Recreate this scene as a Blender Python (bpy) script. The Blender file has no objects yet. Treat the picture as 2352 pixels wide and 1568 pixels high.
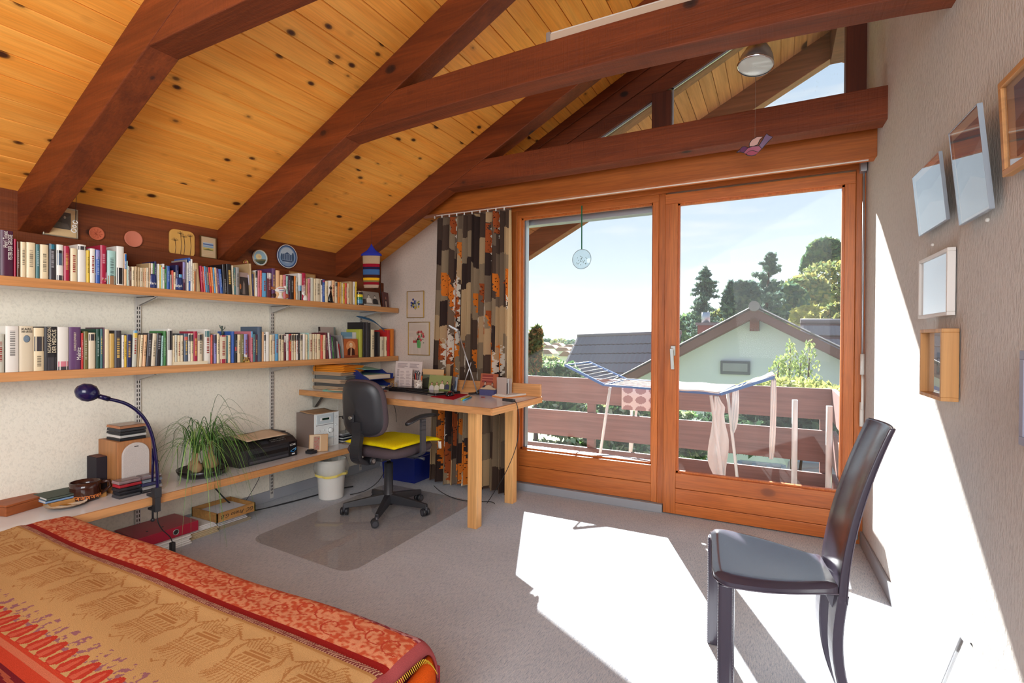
import bpy, bmesh, math, random
import numpy as np
from mathutils import Vector, Matrix
random.seed(7)
PI = math.pi
SC = bpy.context.scene
COL = SC.collection
# ---------------------------------------------------------------- camera, sky, sun, lights, exposure
FPX = 1166.25; CH = 1.2
_yaw, _pit, _rol = -.482913397, -.00698683636, .00631156753
_f = Vector((math.sin(_yaw)*math.cos(_pit), math.cos(_yaw)*math.cos(_pit), math.sin(_pit)))
_r = Vector((math.cos(_yaw), -math.sin(_yaw), 0)); _u = _r.cross(_f)
CR = _r*math.cos(_rol)+_u*math.sin(_rol); CU = -_r*math.sin(_rol)+_u*math.cos(_rol)
CC = Vector((0, 0, CH))
cam = bpy.data.cameras.new('camera'); camo = bpy.data.objects.new('camera', cam); COL.objects.link(camo)
cam.sensor_width = 36; cam.lens = FPX/2352*36; cam.clip_start = .02; cam.clip_end = 3000
camo.matrix_world = Matrix(((CR.x, CU.x, -_f.x, 0), (CR.y, CU.y, -_f.y, 0), (CR.z, CU.z, -_f.z, CH), (0, 0, 0, 1)))
SC.camera = camo
SC.view_settings.view_transform = 'Standard'; SC.view_settings.look = 'None'
SC.view_settings.gamma = 1; SC.view_settings.use_curve_mapping = False
SC.view_settings.exposure = 0.30
SC.cycles.max_bounces = 8; SC.cycles.diffuse_bounces = 4; SC.cycles.glossy_bounces = 3
SC.cycles.transmission_bounces = 6; SC.cycles.transparent_max_bounces = 12; SC.cycles.volume_bounces = 0
SC.cycles.use_denoising = True; SC.cycles.sample_clamp_indirect = 4
SC.cycles.caustics_reflective = False; SC.cycles.caustics_refractive = False

def L(r, g, b):
    f = lambda c: (c/255/12.92) if c/255 <= .04045 else ((c/255+.055)/1.055)**2.4
    return (f(r), f(g), f(b), 1)
def lg(o, ty, **k):
    n = o.nodes.new(ty)
    for a, v in k.items(): setattr(n, a, v)
    return n
W = bpy.data.worlds.new('sky'); SC.world = W; W.use_nodes = True
nt = W.node_tree; nt.nodes.clear()
tc = lg(nt, 'ShaderNodeTexCoord'); sx = lg(nt, 'ShaderNodeSeparateXYZ'); nt.links.new(tc.outputs['Generated'], sx.inputs[0])
rp = lg(nt, 'ShaderNodeValToRGB'); nt.links.new(sx.outputs[2], rp.inputs[0])
el = rp.color_ramp.elements
el[0].position = 0; el[0].color = L(240, 246, 250); el[1].position = .8; el[1].color = L(150, 190, 236)
e = el.new(.12); e.color = L(228, 240, 250); e = el.new(.35); e.color = L(214, 231, 249)
mp = lg(nt, 'ShaderNodeMapping'); mp.inputs['Scale'].default_value = (1.3, 1.3, 7); nt.links.new(tc.outputs['Generated'], mp.inputs[0])
nz = lg(nt, 'ShaderNodeTexNoise'); nz.inputs['Scale'].default_value = 3.2; nz.inputs['Detail'].default_value = 6; nt.links.new(mp.outputs[0], nz.inputs[0])
cr = lg(nt, 'ShaderNodeValToRGB'); cr.color_ramp.elements[0].position = .54; cr.color_ramp.elements[1].position = .74; nt.links.new(nz.outputs[0], cr.inputs[0])
mx = lg(nt, 'ShaderNodeMix', data_type='RGBA'); nt.links.new(cr.outputs[0], mx.inputs[0]); nt.links.new(rp.outputs[0], mx.inputs[6]); mx.inputs[7].default_value = L(250, 251, 252)
bg = lg(nt, 'ShaderNodeBackground'); bg.inputs[1].default_value = .82; nt.links.new(mx.outputs[2], bg.inputs[0])
wo = lg(nt, 'ShaderNodeOutputWorld'); nt.links.new(bg.outputs[0], wo.inputs[0])

SUNDIR = Vector((.443, -1, -.69)).normalized()          # way the light travels
sl = bpy.data.lights.new('sun', 'SUN'); sl.energy = 24.0; sl.angle = math.radians(.53); sl.color = (1, .965, .91)
so = bpy.data.objects.new('sun', sl); COL.objects.link(so); so.rotation_euler = SUNDIR.to_track_quat('-Z', 'Y').to_euler()
def area(name, loc, tgt, w, h, e, col):
    l = bpy.data.lights.new(name, 'AREA'); l.shape = 'RECTANGLE'; l.size = w; l.size_y = h; l.energy = e; l.color = col
    o = bpy.data.objects.new(name, l); COL.objects.link(o); o.location = loc
    o.rotation_euler = (Vector(tgt)-Vector(loc)).to_track_quat('-Z', 'Y').to_euler(); return o
area('rear_fill_light', (.1, -1.2, 1.8), (-3.2, 1.5, 1.3), 2.4, 1.8, 125, (.98, .985, 1))  # unseen fill light added behind the camera to brighten the room

# ---------------------------------------------------------------- helpers
def ray(u, v): return CR*((u-1176)/FPX)-CU*((v-784)/FPX)+_f
def at(u, v, **k):                                    # pixel of the photo to a point on a plane x=, y= or z=
    d = ray(u, v); (a, c), = k.items(); i = 'xyz'.index(a)
    return CC+d*((c-CC[i])/d[i])
def pr(p):
    d = Vector(p)-CC; z = d.dot(_f); return 1176+FPX*d.dot(CR)/z, 784-FPX*d.dot(CU)/z

def mat(name, col=(.8, .8, .8, 1), rough=.6, metal=0, spec=.5, **kw):
    m = bpy.data.materials.new(name); m.use_nodes = True
    b = m.node_tree.nodes['Principled BSDF']
    b.inputs['Base Color'].default_value = col; b.inputs['Roughness'].default_value = rough
    b.inputs['Metallic'].default_value = metal; b.inputs['Specular IOR Level'].default_value = spec
    for k, v in kw.items(): b.inputs[k.replace('_', ' ')].default_value = v
    return m
def nodes(m): return m.node_tree, m.node_tree.nodes['Principled BSDF']
def coords(t, scale=(1, 1, 1), rnd=0.0, kind='Object'):
    tc = lg(t, 'ShaderNodeTexCoord'); mp = lg(t, 'ShaderNodeMapping'); mp.inputs['Scale'].default_value = scale
    if rnd:
        oi = lg(t, 'ShaderNodeObjectInfo'); vm = lg(t, 'ShaderNodeVectorMath', operation='SCALE'); vm.inputs[3].default_value = rnd
        cb = lg(t, 'ShaderNodeCombineXYZ')
        for i in range(3): t.links.new(oi.outputs['Random'], cb.inputs[i])
        t.links.new(cb.outputs[0], vm.inputs[0])
        ad = lg(t, 'ShaderNodeVectorMath', operation='ADD'); t.links.new(tc.outputs[kind], ad.inputs[0]); t.links.new(vm.outputs[0], ad.inputs[1])
        t.links.new(ad.outputs[0], mp.inputs[0])
    else: t.links.new(tc.outputs[kind], mp.inputs[0])
    return mp.outputs[0]
def noise(t, vec, scale, detail=3, dist=0, rough=.5):
    n = lg(t, 'ShaderNodeTexNoise'); n.inputs['Scale'].default_value = scale; n.inputs['Detail'].default_value = detail
    n.inputs['Distortion'].default_value = dist; n.inputs['Roughness'].default_value = rough; t.links.new(vec, n.inputs[0]); return n.outputs[0]
def ramp(t, fac, *st):
    r = lg(t, 'ShaderNodeValToRGB'); e = r.color_ramp.elements
    while len(e) < len(st): e.new(.5)
    for i, (p, c) in enumerate(st): e[i].position = p; e[i].color = c if len(c) == 4 else (*c, 1)
    t.links.new(fac, r.inputs[0]); return r.outputs[0]
def mixc(t, fac, a, b, bt='MIX'):
    m = lg(t, 'ShaderNodeMix', data_type='RGBA', blend_type=bt)
    for i, v in ((0, fac), (6, a), (7, b)):
        if isinstance(v, (tuple, float, int)): m.inputs[i].default_value = v
        else: t.links.new(v, m.inputs[i])
    return m.outputs[2]
def bump(t, b, h, strength=.3, dist=.01):
    n = lg(t, 'ShaderNodeBump'); n.inputs['Strength'].default_value = strength; n.inputs['Distance'].default_value = dist
    t.links.new(h, n.inputs['Height']); t.links.new(n.outputs[0], b.inputs['Normal'])
def g(v): return (v, v, v, 1)

def wood(name, c1, c2, axis='y', rough=.5, fine=60, knots=0, rnd=20., saw=0, knotcol=None, spec=.4, vary=.18, con=.8, kd=.22):
    """grain runs along one axis of the object's own space"""
    m = mat(name, c1, rough, spec=spec); t, b = nodes(m)
    s = [fine, fine, fine]; s['xyz'.index(axis)] = fine*.04
    v = coords(t, tuple(s), rnd); n1 = noise(t, v, 1.0, 4, .6)
    s2 = [9, 9, 9]; s2['xyz'.index(axis)] = .7
    v2 = coords(t, tuple(s2), rnd); n2 = noise(t, v2, 1.0, 3, 1.2)
    base = ramp(t, n2, (.3, c1), (.7, c2))
    gr = ramp(t, n1, (.35, g(con)), (.62, g(1.05)))
    c = mixc(t, 1.0, base, gr, 'MULTIPLY')
    oi = lg(t, 'ShaderNodeObjectInfo'); pl = ramp(t, oi.outputs['Random'], (0, g(1-vary)), (1, g(1.0)))
    c = mixc(t, 1.0, c, pl, 'MULTIPLY')
    if knots:
        s3 = [knots*1.25, knots*1.25, knots*1.25]; s3['xyz'.index(axis)] = knots*.8
        v3 = coords(t, tuple(s3), rnd, 'Object')
        vo = lg(t, 'ShaderNodeTexVoronoi'); vo.inputs['Scale'].default_value = 1; t.links.new(v3, vo.inputs[0])
        sp = lg(t, 'ShaderNodeSeparateColor'); t.links.new(vo.outputs['Color'], sp.inputs[0])
        dm = lg(t, 'ShaderNodeMath', operation='MULTIPLY_ADD'); t.links.new(sp.outputs[0], dm.inputs[0]); dm.inputs[1].default_value = kd
        t.links.new(vo.outputs['Distance'], dm.inputs[2])
        k = ramp(t, dm.outputs[0], (.10, g(1)), (.145, g(.75)), (.17, g(.22)), (.26, g(0)))
        c = mixc(t, k, c, knotcol or (.06, .015, .004, 1))
    t.links.new(c, b.inputs['Base Color'])
    if saw:
        s4 = [2, 2, 2]; s4['xyz'.index(axis)] = 130
        n4 = noise(t, coords(t, tuple(s4), rnd), 1.0, 2); am = lg(t, 'ShaderNodeMath', operation='ADD')
        t.links.new(n4, am.inputs[0]); t.links.new(n1, am.inputs[1]); bump(t, b, am.outputs[0], saw, .004)
    else: bump(t, b, n1, .12, .002)
    return m

PINE = wood('pine_lining', L(252, 178, 82), L(244, 156, 58), 'y', .45, 120, knots=7.5, rnd=40., vary=.1, con=.9, kd=.055)
DARKX = wood('stained_beam_along_x', L(132, 60, 22), L(100, 42, 14), 'x', .62, 110, knots=5, saw=.5, knotcol=(.02, .006, .003, 1))
DARKY = wood('stained_beam_along_y', L(128, 64, 26), L(98, 46, 18), 'y', .6, 110, knots=5, saw=.25, knotcol=(.03, .01, .004, 1))
DARKZ = wood('stained_timber_upright', L(112, 50, 24), L(84, 34, 16), 'z', .6, 60)
FRX = wood('window_wood_along_x', L(206, 118, 56), L(186, 98, 42), 'x', .38, 130, knots=4, knotcol=(.2, .05, .012, 1))
FRZ = wood('window_wood_upright', L(204, 116, 54), L(184, 96, 40), 'z', .38, 130)
FASC = wood('fascia_wood', L(190, 104, 40), L(172, 88, 30), 'x', .45, 120)
BEEY = wood('beech_edge_along_y', L(214, 156, 100), L(202, 138, 80), 'y', .45, 80, vary=.06)
BEEX = wood('beech_edge_along_x', L(212, 154, 100), L(198, 138, 82), 'x', .45, 80, vary=.06)
BEEZ = wood('beech_leg_upright', L(232, 178, 116), L(216, 156, 92), 'z', .45, 80, vary=.06)
BOXW = wood('box_wood', L(170, 92, 44), L(140, 70, 32), 'y', .5, 60)
TRAYW = wood('drawer_wood', L(196, 146, 84), L(176, 124, 66), 'y', .55, 60)
CANO = wood('canopy_boards', L(190, 128, 84), L(168, 108, 66), 'y', .6, 50, knots=3)
CANB = wood('canopy_beam', L(120, 66, 46), L(98, 50, 34), 'x', .6, 50)
RAILW = wood('balcony_board', L(146, 106, 98), L(130, 94, 88), 'x', .7, 40)

def plaster(name, col, sx, sy, sz, st):
    m = mat(name, col, .9, spec=.2); t, b = nodes(m)
    v = coords(t, (sx, sy, sz)); n = noise(t, v, 1, 4, .3); n2 = noise(t, coords(t), 1.4, 2)
    c = mixc(t, 1.0, mixc(t, 1., col, ramp(t, n2, (.3, g(.95)), (.7, g(1.02))), 'MULTIPLY'), ramp(t, n, (.36, g(.90)), (.5, g(1.0))), 'MULTIPLY')
    t.links.new(c, b.inputs['Base Color']); bump(t, b, n, st, .006); return m
PLAS = plaster('cream_textured_plaster', L(232, 226, 210), 95, 95, 80, .3)
PLASR = plaster('rough_cream_plaster', L(208, 203, 197), 120, 120, 45, .6)
PLASG = plaster('gable_plaster', L(214, 196, 182), 90, 90, 80, .3)
WHITEW = mat('white_paint', L(228, 224, 218), .5)
def carpet():
    m = mat('grey_carpet', L(160, 158, 160), .98, spec=.05); t, b = nodes(m)
    tc = lg(t, 'ShaderNodeTexCoord'); mp = lg(t, 'ShaderNodeMapping'); mp.inputs['Rotation'].default_value = (0, 0, math.radians(-32)); mp.inputs['Scale'].default_value = (260, 40, 60)
    t.links.new(tc.outputs['Object'], mp.inputs[0]); n = noise(t, mp.outputs[0], 1, 4, .4, .6)
    n2 = noise(t, coords(t, (330, 330, 330)), 1, 3); n3 = noise(t, coords(t), 3, 3)
    c = ramp(t, n, (.33, L(118, 130, 152)), (.47, L(178, 184, 194)), (.66, L(212, 210, 208)))
    c = mixc(t, .5, c, ramp(t, n2, (.3, L(146, 150, 160)), (.7, L(216, 216, 216))))
    c = mixc(t, 1.0, c, ramp(t, n3, (.3, g(.93)), (.7, g(1.03))), 'MULTIPLY')
    t.links.new(c, b.inputs['Base Color']); bump(t, b, n2, .4, .004); return m
CARPET = carpet()
def attrmat(name, rough=.6, bmp=0, scale=300, spec=.4, trans=0):
    m = mat(name, g(.8), rough, spec=spec); t, b = nodes(m)
    a = lg(t, 'ShaderNodeVertexColor', layer_name='Col'); c = a.outputs[0]
    if bmp:
        n = noise(t, coords(t, (scale, scale, scale)), 1, 3); bump(t, b, n, bmp, .002)
        c = mixc(t, 1.0, c, ramp(t, n, (.3, g(.86)), (.7, g(1.08))), 'MULTIPLY')
    t.links.new(c, b.inputs['Base Color'])
    if trans:
        o = t.nodes['Material Output']; tr = lg(t, 'ShaderNodeBsdfTranslucent'); t.links.new(c, tr.inputs[0])
        ms = lg(t, 'ShaderNodeMixShader'); ms.inputs[0].default_value = trans
        t.links.new(b.outputs[0], ms.inputs[1]); t.links.new(tr.outputs[0], ms.inputs[2]); t.links.new(ms.outputs[0], o.inputs[0])
    return m
PAINT = attrmat('printed_surface', .45); PAPER = attrmat('paper_and_card', .75)
CLOTH = attrmat('woven_fabric', .95, .5, 420, .1); CURT = attrmat('curtain_fabric', .9, .35, 500, .1, .14)
SHINY = attrmat('glossy_paint', .16)
def fabric(name, col, sc=400, st=.5, rough=.95):
    m = mat(name, col, rough, spec=.1); t, b = nodes(m); n = noise(t, coords(t, (sc,)*3), 1, 3)
    t.links.new(mixc(t, 1., col, ramp(t, n, (.3, g(.8)), (.7, g(1.12))), 'MULTIPLY'), b.inputs['Base Color']); bump(t, b, n, st, .002); return m
def glassm(name, tint=(1, 1, 1, 1), veil=.0, gl=1.0, spots=0):
    m = bpy.data.materials.new(name); m.use_nodes = True; t = m.node_tree; t.nodes.clear()
    o = lg(t, 'ShaderNodeOutputMaterial'); tr = lg(t, 'ShaderNodeBsdfTransparent'); tr.inputs[0].default_value = tint
    gs = lg(t, 'ShaderNodeBsdfGlossy'); gs.inputs['Roughness'].default_value = .0
    fr = lg(t, 'ShaderNodeFresnel'); fr.inputs[0].default_value = 1.45
    fm = lg(t, 'ShaderNodeMath', operation='MULTIPLY'); fm.inputs[1].default_value = gl; ge = lg(t, 'ShaderNodeNewGeometry')
    bf = lg(t, 'ShaderNodeMath', operation='LESS_THAN'); t.links.new(ge.outputs['Backfacing'], bf.inputs[0]); bf.inputs[1].default_value = .5; bm_ = lg(t, 'ShaderNodeMath', operation='MULTIPLY'); t.links.new(bf.outputs[0], bm_.inputs[0]); t.links.new(fr.outputs[0], bm_.inputs[1])
    t.links.new(bm_.outputs[0], fm.inputs[0])
    m1 = lg(t, 'ShaderNodeMixShader'); t.links.new(fm.outputs[0], m1.inputs[0]); t.links.new(tr.outputs[0], m1.inputs[1]); t.links.new(gs.outputs[0], m1.inputs[2])
    last = m1
    if veil:
        tl = lg(t, 'ShaderNodeBsdfTranslucent'); tl.inputs[0].default_value = (.95, .97, 1, 1)
        m2 = lg(t, 'ShaderNodeMixShader'); t.links.new(m1.outputs[0], m2.inputs[1]); t.links.new(tl.outputs[0], m2.inputs[2])
        n = noise(t, coords(t, (2.5, 2.5, 1)), 1, 3)
        f = ramp(t, n, (.3, g(veil*.7)), (.75, g(veil*1.3)))
        if spots:
            vo = lg(t, 'ShaderNodeTexVoronoi'); vo.inputs['Scale'].default_value = 55; t.links.new(coords(t, (1, 1, .55)), vo.inputs[0])
            f = mixc(t, 1.0, f, ramp(t, vo.outputs['Distance'], (.06, g(spots)), (.12, g(0))), 'ADD')
        t.links.new(f, m2.inputs[0]); last = m2
    t.links.new(last.outputs[0], o.inputs[0]); return m
PANE = glassm('dusty_window_glass', (.94, .965, .98, 1), .006, .16)
PANEU = glassm('streaked_window_glass', (.95, .97, .98, 1), .012, .2, .14)
PGLASS = glassm('picture_glass', gl=2.4)
CLEAR = glassm('clear_plastic', (.93, .95, .95, 1), .04, 1.0)
FILM = glassm('bin_liner_film', (.93, .93, .9, 1), .3, .6)
MATF = glassm('floor_mat_plastic', (.93, .92, .91, 1), .0, .7)
BLACKP = mat('black_plastic', L(40, 40, 44), .42); DGREY = mat('dark_grey_plastic', L(66, 66, 72), .4)
GLOSSB = mat('glossy_black_plastic', L(22, 22, 25), .18); WHITEP = mat('white_plastic', L(226, 222, 214), .4)
STEEL = mat('brushed_steel', L(176, 176, 172), .35, .9); CHROME = mat('chrome', L(220, 220, 220), .12, 1)
ALU = mat('aluminium', L(190, 192, 196), .38, .7); BLUEP = mat('translucent_blue_plastic', L(24, 38, 116), .3)
NAVYG = mat('navy_enamel', L(24, 20, 66), .18); LAM = mat('grey_laminate', L(226, 222, 220), .18)
BASEB = mat('grey_skirting', L(150, 152, 158), .6); RUBBER = mat('cable_rubber', L(30, 30, 32), .6)

class MB:
    """collects shapes in world (or local) coordinates and builds ONE mesh object"""
    def __init__(s): s.v = []; s.f = []; s.c = []; s.col = (.8, .8, .8, 1); s.sm = []
    def add(s, vs, fs, smooth=False, cols=None):
        n = len(s.v); s.v += [tuple(p) for p in vs]
        for i, f in enumerate(fs): s.f.append(tuple(n+k for k in f)); s.c.append(cols[i] if cols else s.col); s.sm.append(smooth)
        return s
    def C(s, *c): s.col = L(*c) if max(c) > 1 or len(c) == 3 else c; return s
    def box(s, x0, y0, z0, x1, y1, z1, M=None):
        vs = [Vector((x, y, z)) for z in (z0, z1) for y in (y0, y1) for x in (x0, x1)]
        if M: vs = [M @ p for p in vs]
        return s.add(vs, [(0, 2, 3, 1), (4, 5, 7, 6), (0, 1, 5, 4), (2, 6, 7, 3), (0, 4, 6, 2), (1, 3, 7, 5)])
    def quad(s, a, b, c, d): return s.add([a, b, c, d], [(0, 1, 2, 3)])
    def bar(s, a, b, w, h, up=(0, 0, 1), cap=True):
        a = Vector(a); b = Vector(b); d = (b-a).normalized(); r = d.cross(Vector(up))
        if r.length < 1e-4: r = d.cross(Vector((1, 0, 0)))
        r.normalize(); u = r.cross(d)
        vs = [p+r*i*w/2+u*j*h/2 for p in (a, b) for i, j in ((-1, -1), (1, -1), (1, 1), (-1, 1))]
        return s.add(vs, [(0, 3, 2, 1), (4, 5, 6, 7), (0, 1, 5, 4), (1, 2, 6, 5), (2, 3, 7, 6), (3, 0, 4, 7)])
    def prism(s, pts, ax, lo, hi, M=None, smooth=False):
        """pts 2D in the two other axes, extruded along ax"""
        o = {'x': lambda p, t: (t, p[0], p[1]), 'y': lambda p, t: (p[0], t, p[1]), 'z': lambda p, t: (p[0], p[1], t)}[ax]
        n = len(pts); vs = [Vector(o(p, t)) for t in (lo, hi) for p in pts]
        if M: vs = [M @ p for p in vs]
        ar = sum(pts[i][0]*pts[(i+1) % n][1]-pts[(i+1) % n][0]*pts[i][1] for i in range(n))*(-1 if ax == 'y' else 1)
        fs = [tuple(range(n)), tuple(range(2*n-1, n-1, -1))]+[(i, i+n, (i+1) % n+n, (i+1) % n) for i in range(n)]
        if (ar > 0): fs = [tuple(reversed(f)) for f in fs]
        return s.add(vs, fs, smooth)
    def tube(s, pts, r, n=8, cap=True, smooth=True):
        pts = [Vector(p) for p in pts]; rs = r if isinstance(r, (list, tuple)) else [r]*len(pts); vs = []; up = None
        for i, p in enumerate(pts):
            d = (pts[min(i+1, len(pts)-1)]-pts[max(i-1, 0)]).normalized()
            if up is None: up = Vector((0, 0, 1)) if abs(d.z) < .9 else Vector((1, 0, 0))
            a = d.cross(up); a = a.normalized() if a.length > 1e-5 else d.orthogonal().normalized(); b = a.cross(d); up = b
            vs += [p+a*rs[i]*math.cos(2*PI*k/n)+b*rs[i]*math.sin(2*PI*k/n) for k in range(n)]
        fs = [(i*n+k, i*n+(k+1) % n, (i+1)*n+(k+1) % n, (i+1)*n+k) for i in range(len(pts)-1) for k in range(n)]
        s.add(vs, fs, smooth)
        if cap: m = len(s.v)-len(vs); s.f += [tuple(m+k for k in range(n-1, -1, -1)), tuple(m+len(vs)-n+k for k in range(n))]; s.c += [s.col]*2; s.sm += [False]*2
        return s
    def lathe(s, prof, n=24, M=None, smooth=True, sx=1, sy=1):
        vs = [Vector((r*math.cos(2*PI*k/n)*sx, r*math.sin(2*PI*k/n)*sy, z)) for r, z in prof for k in range(n)]
        if M: vs = [M @ p for p in vs]
        return s.add(vs, [(i*n+k, i*n+(k+1) % n, (i+1)*n+(k+1) % n, (i+1)*n+k) for i in range(len(prof)-1) for k in range(n)], smooth)
    def ball(s, c, r, n=12, sc=(1, 1, 1)):
        c = Vector(c); return s.lathe([(max(math.sin(PI*i/n), 1e-4)*r, -math.cos(PI*i/n)*r) for i in range(n+1)], n+4, Matrix.Translation(c) @ Matrix.Diagonal((*sc, 1)))
    def cyl(s, a, b, r, n=16): return s.tube([a, b], r, n, True, True)
    def grid(s, fn, nu, nv, cf=None, smooth=True):
        vs = [fn(i/nu, j/nv) for j in range(nv+1) for i in range(nu+1)]; w = nu+1
        fs = [(j*w+i, j*w+i+1, (j+1)*w+i+1, (j+1)*w+i) for j in range(nv) for i in range(nu)]
        return s.add(vs, fs, smooth, [cf((i+.5)/nu, (j+.5)/nv) for j in range(nv) for i in range(nu)] if cf else None)
    def build(s, name, m, parent=None, local=False, bev=0, label=None, sub=0, solid=0, seg=2, stuff=False, doub=False):
        me = bpy.data.meshes.new(name); vs = s.v
        if parent is not None and not local:
            Mi = INV.get(parent.name, Matrix.Identity(4)); vs = [Mi @ Vector(p) for p in vs]
        me.from_pydata([tuple(p) for p in vs], [], s.f)
        me.polygons.foreach_set('use_smooth', s.sm)
        mats = m if isinstance(m, (list, tuple)) else [m]
        for q in mats: me.materials.append(q)
        if any(q in (PAINT, PAPER, CLOTH, CURT, SHINY) for q in mats):
            at_ = me.color_attributes.new('Col', 'FLOAT_COLOR', 'CORNER')
            cnt = np.array([len(f) for f in s.f]); arr = np.repeat(np.array([c[:4] for c in s.c], dtype=np.float32), cnt, axis=0)
            at_.data.foreach_set('color', arr.ravel())
        me.validate(); me.update()
        if doub:
            bm = bmesh.new(); bm.from_mesh(me); bmesh.ops.remove_doubles(bm, verts=bm.verts, dist=1e-5); bm.to_mesh(me); bm.free()
        o = bpy.data.objects.new(name, me); COL.objects.link(o)
        if parent is not None: o.parent = parent; INV[o.name] = INV.get(parent.name, Matrix.Identity(4))
        else: INV[o.name] = Matrix.Identity(4)
        if bev: q = o.modifiers.new('bevel', 'BEVEL'); q.width = bev; q.segments = seg; q.limit_method = 'ANGLE'
        if solid: q = o.modifiers.new('solid', 'SOLIDIFY'); q.thickness = solid
        if sub: q = o.modifiers.new('sub', 'SUBSURF'); q.levels = q.render_levels = sub
        if label: o['label'] = label
        if stuff: o['kind'] = 'stuff'
        return o
INV = {}
def thing(name, label, cat, loc=(0, 0, 0), rotz=0, group=None):
    o = bpy.data.objects.new(name, None); COL.objects.link(o); o.empty_display_size = .05
    Mx = Matrix.Translation(Vector(loc)) @ Matrix.Rotation(rotz, 4, 'Z'); o.location = loc; o.rotation_euler = (0, 0, rotz)
    INV[o.name] = Mx.inverted(); o['label'] = label; o['category'] = cat
    if group: o['group'] = group
    return o
def tag(o, label, cat, group=None):
    o['label'] = label; o['category'] = cat
    if group: o['group'] = group
    return o
def struct(o): o['kind'] = 'structure'; return o
def text(s, name, M, size, m, parent, ext=.0003, align='LEFT', shear=0, sx=1):
    cu = bpy.data.curves.new(name, 'FONT'); cu.body = s; cu.size = size; cu.extrude = ext; cu.align_x = align; cu.align_y = 'CENTER'; cu.shear = shear; cu.resolution_u = 2
    tmp = bpy.data.objects.new('tmp', cu); COL.objects.link(tmp); bpy.context.view_layer.update()
    me = bpy.data.meshes.new_from_object(tmp.evaluated_get(bpy.context.evaluated_depsgraph_get()))
    bpy.data.objects.remove(tmp); bpy.data.curves.remove(cu)
    o = bpy.data.objects.new(name, me); COL.objects.link(o); me.materials.clear(); me.materials.append(m)
    Mi = INV.get(parent.name, Matrix.Identity(4)); me.transform(Mi @ M @ Matrix.Diagonal((sx, 1, 1, 1))); o.parent = parent; return o
def frame(o, x, y, z=None):                         # matrix from origin and two axes
    x = Vector(x).normalized(); y = Vector(y).normalized(); z = x.cross(y)
    return Matrix(((x.x, y.x, z.x, o[0]), (x.y, y.y, z.y, o[1]), (x.z, y.z, z.z, o[2]), (0, 0, 0, 1)))
INK = mat('black_ink', L(32, 30, 30), .6); WINK = mat('white_ink', L(236, 232, 222), .6); RINK = mat('red_ink', L(196, 80, 60), .6); CINK = mat('cream_ink', L(226, 214, 184), .6)
GOLD = mat('gold_paint', L(206, 168, 96), .3, .8); BRONZE = mat('bronze', L(120, 96, 60), .35, .7)

# ---------------------------------------------------------------- shell
XL, YW, TS = -3.28, 3.62, .524                       # left wall, window wall, roof slope
def zc(x): return 1.897+TS*(x-XL)                    # underside of the boards
def xr(y): return .447+(3.594-y)*.038                # right wall, not quite square
XR = .46; ZR = zc(XR)
struct(MB().box(-3.4, -2.6, -.12, .9, 3.66, 0).build('floor', CARPET))
struct(MB().box(-3.42, -2.6, 0, XL, 3.75, 1.72).build('wall_left', PLAS))
mb = MB(); mb.prism([(xr(3.9), 3.9), (xr(-2.6), -2.6), (xr(-2.6)+.15, -2.6), (xr(3.9)+.15, 3.9)], 'z', 0, 4.0)
struct(mb.build('wall_right', PLASR))
# window wall: plastered part left of the window
struct(MB().prism([(XL, 0), (-1.9, 0), (-1.9, zc(-1.9)), (XL, zc(XL))], 'y', YW, 3.75).build('wall_window', PLASG))
mb = MB(); mb.box(XL, -2.6, 0, XL+.012, YW, .078)
struct(mb.build('baseboard_left', BASEB, bev=.003))
mb = MB(); mb.prism([(xr(3.6), 3.6), (xr(-2.6), -2.6), (xr(-2.6)-.014, -2.6), (xr(3.6)-.014, 3.6)], 'z', 0, .078)
struct(mb.build('baseboard_right', BASEB, bev=.003))
struct(MB().box(XL, YW-.012, 0, -1.86, YW, .078).build('baseboard_window', BASEB, bev=.003))
# ceiling: one backing board and a part per plank
ceil_ = MB().prism([(XL-.1, zc(XL-.1)+.02), (XR, ZR+.02), (XR, ZR+.14), (XL-.1, zc(XL-.1)+.14)], 'y', -2.6, 3.75).build('ceiling', DARKZ)
struct(ceil_)
cs = 1/math.sqrt(1+TS*TS); sn = TS*cs
def plank(y0, y1, k, parent, m, name, off=0):
    a = k*.1122+.0008; b = (k+1)*.1122-.0008
    mb = MB()
    def P(s_, t_): return (XL+s_*cs-t_*sn, zc(XL)+s_*sn+t_*cs+off)
    mb.prism([P(a, .006), P(a+.0025, 0), P(b-.0025, 0), P(b, .006), P(b, .018), P(a, .018)], 'y', y0, y1)
    return mb.build(name, m, parent)
for k in range(37): plank(-.4, 3.64, k, ceil_, PINE, 'ceiling_plank')
# wall plate of dark stained boards above the top shelf
t = thing('wall_plate', 'dark stained boards running between the top shelf and the sloping ceiling', 'wall plate', (XL, 2, 1.5))
MB().box(XL-.02, -1, 1.47, XL+.035, YW, 1.70).build('lower_board', DARKY, t, bev=.002)
MB().box(XL-.02, -1, 1.702, XL+.003, YW, 1.93).build('upper_board', DARKY, t, bev=.001)
# rafters
RG = 'stained rafters under the boarded ceiling'
def rafter(y0, y1, lab):
    d = .195
    mb = MB().prism([(XL, zc(XL)-d+.0), (XL+.05, zc(XL+.05)-d), (XR, ZR-d), (XR, ZR), (XL, zc(XL))], 'y', y0, y1)
    return tag(mb.build('rafter', DARKR, bev=.004), lab, 'rafter', RG)
DARKR = wood('stained_rafter', L(134, 62, 22), L(102, 44, 14), 'x', .6, 110, knots=5, saw=.3, knotcol=(.03, .008, .004, 1))
rafter(1.07, 1.185, 'dark stained rafter nearest the bed, at the upper left')
rafter(2.063, 2.183, 'dark stained rafter meeting the wall left of the blue wall plates')
rafter(3.07, 3.19, 'dark stained rafter nearest the window, above the knitted hanging')
rafter(.05, .165, 'dark stained rafter above the bed, beyond the picture top left')
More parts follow.
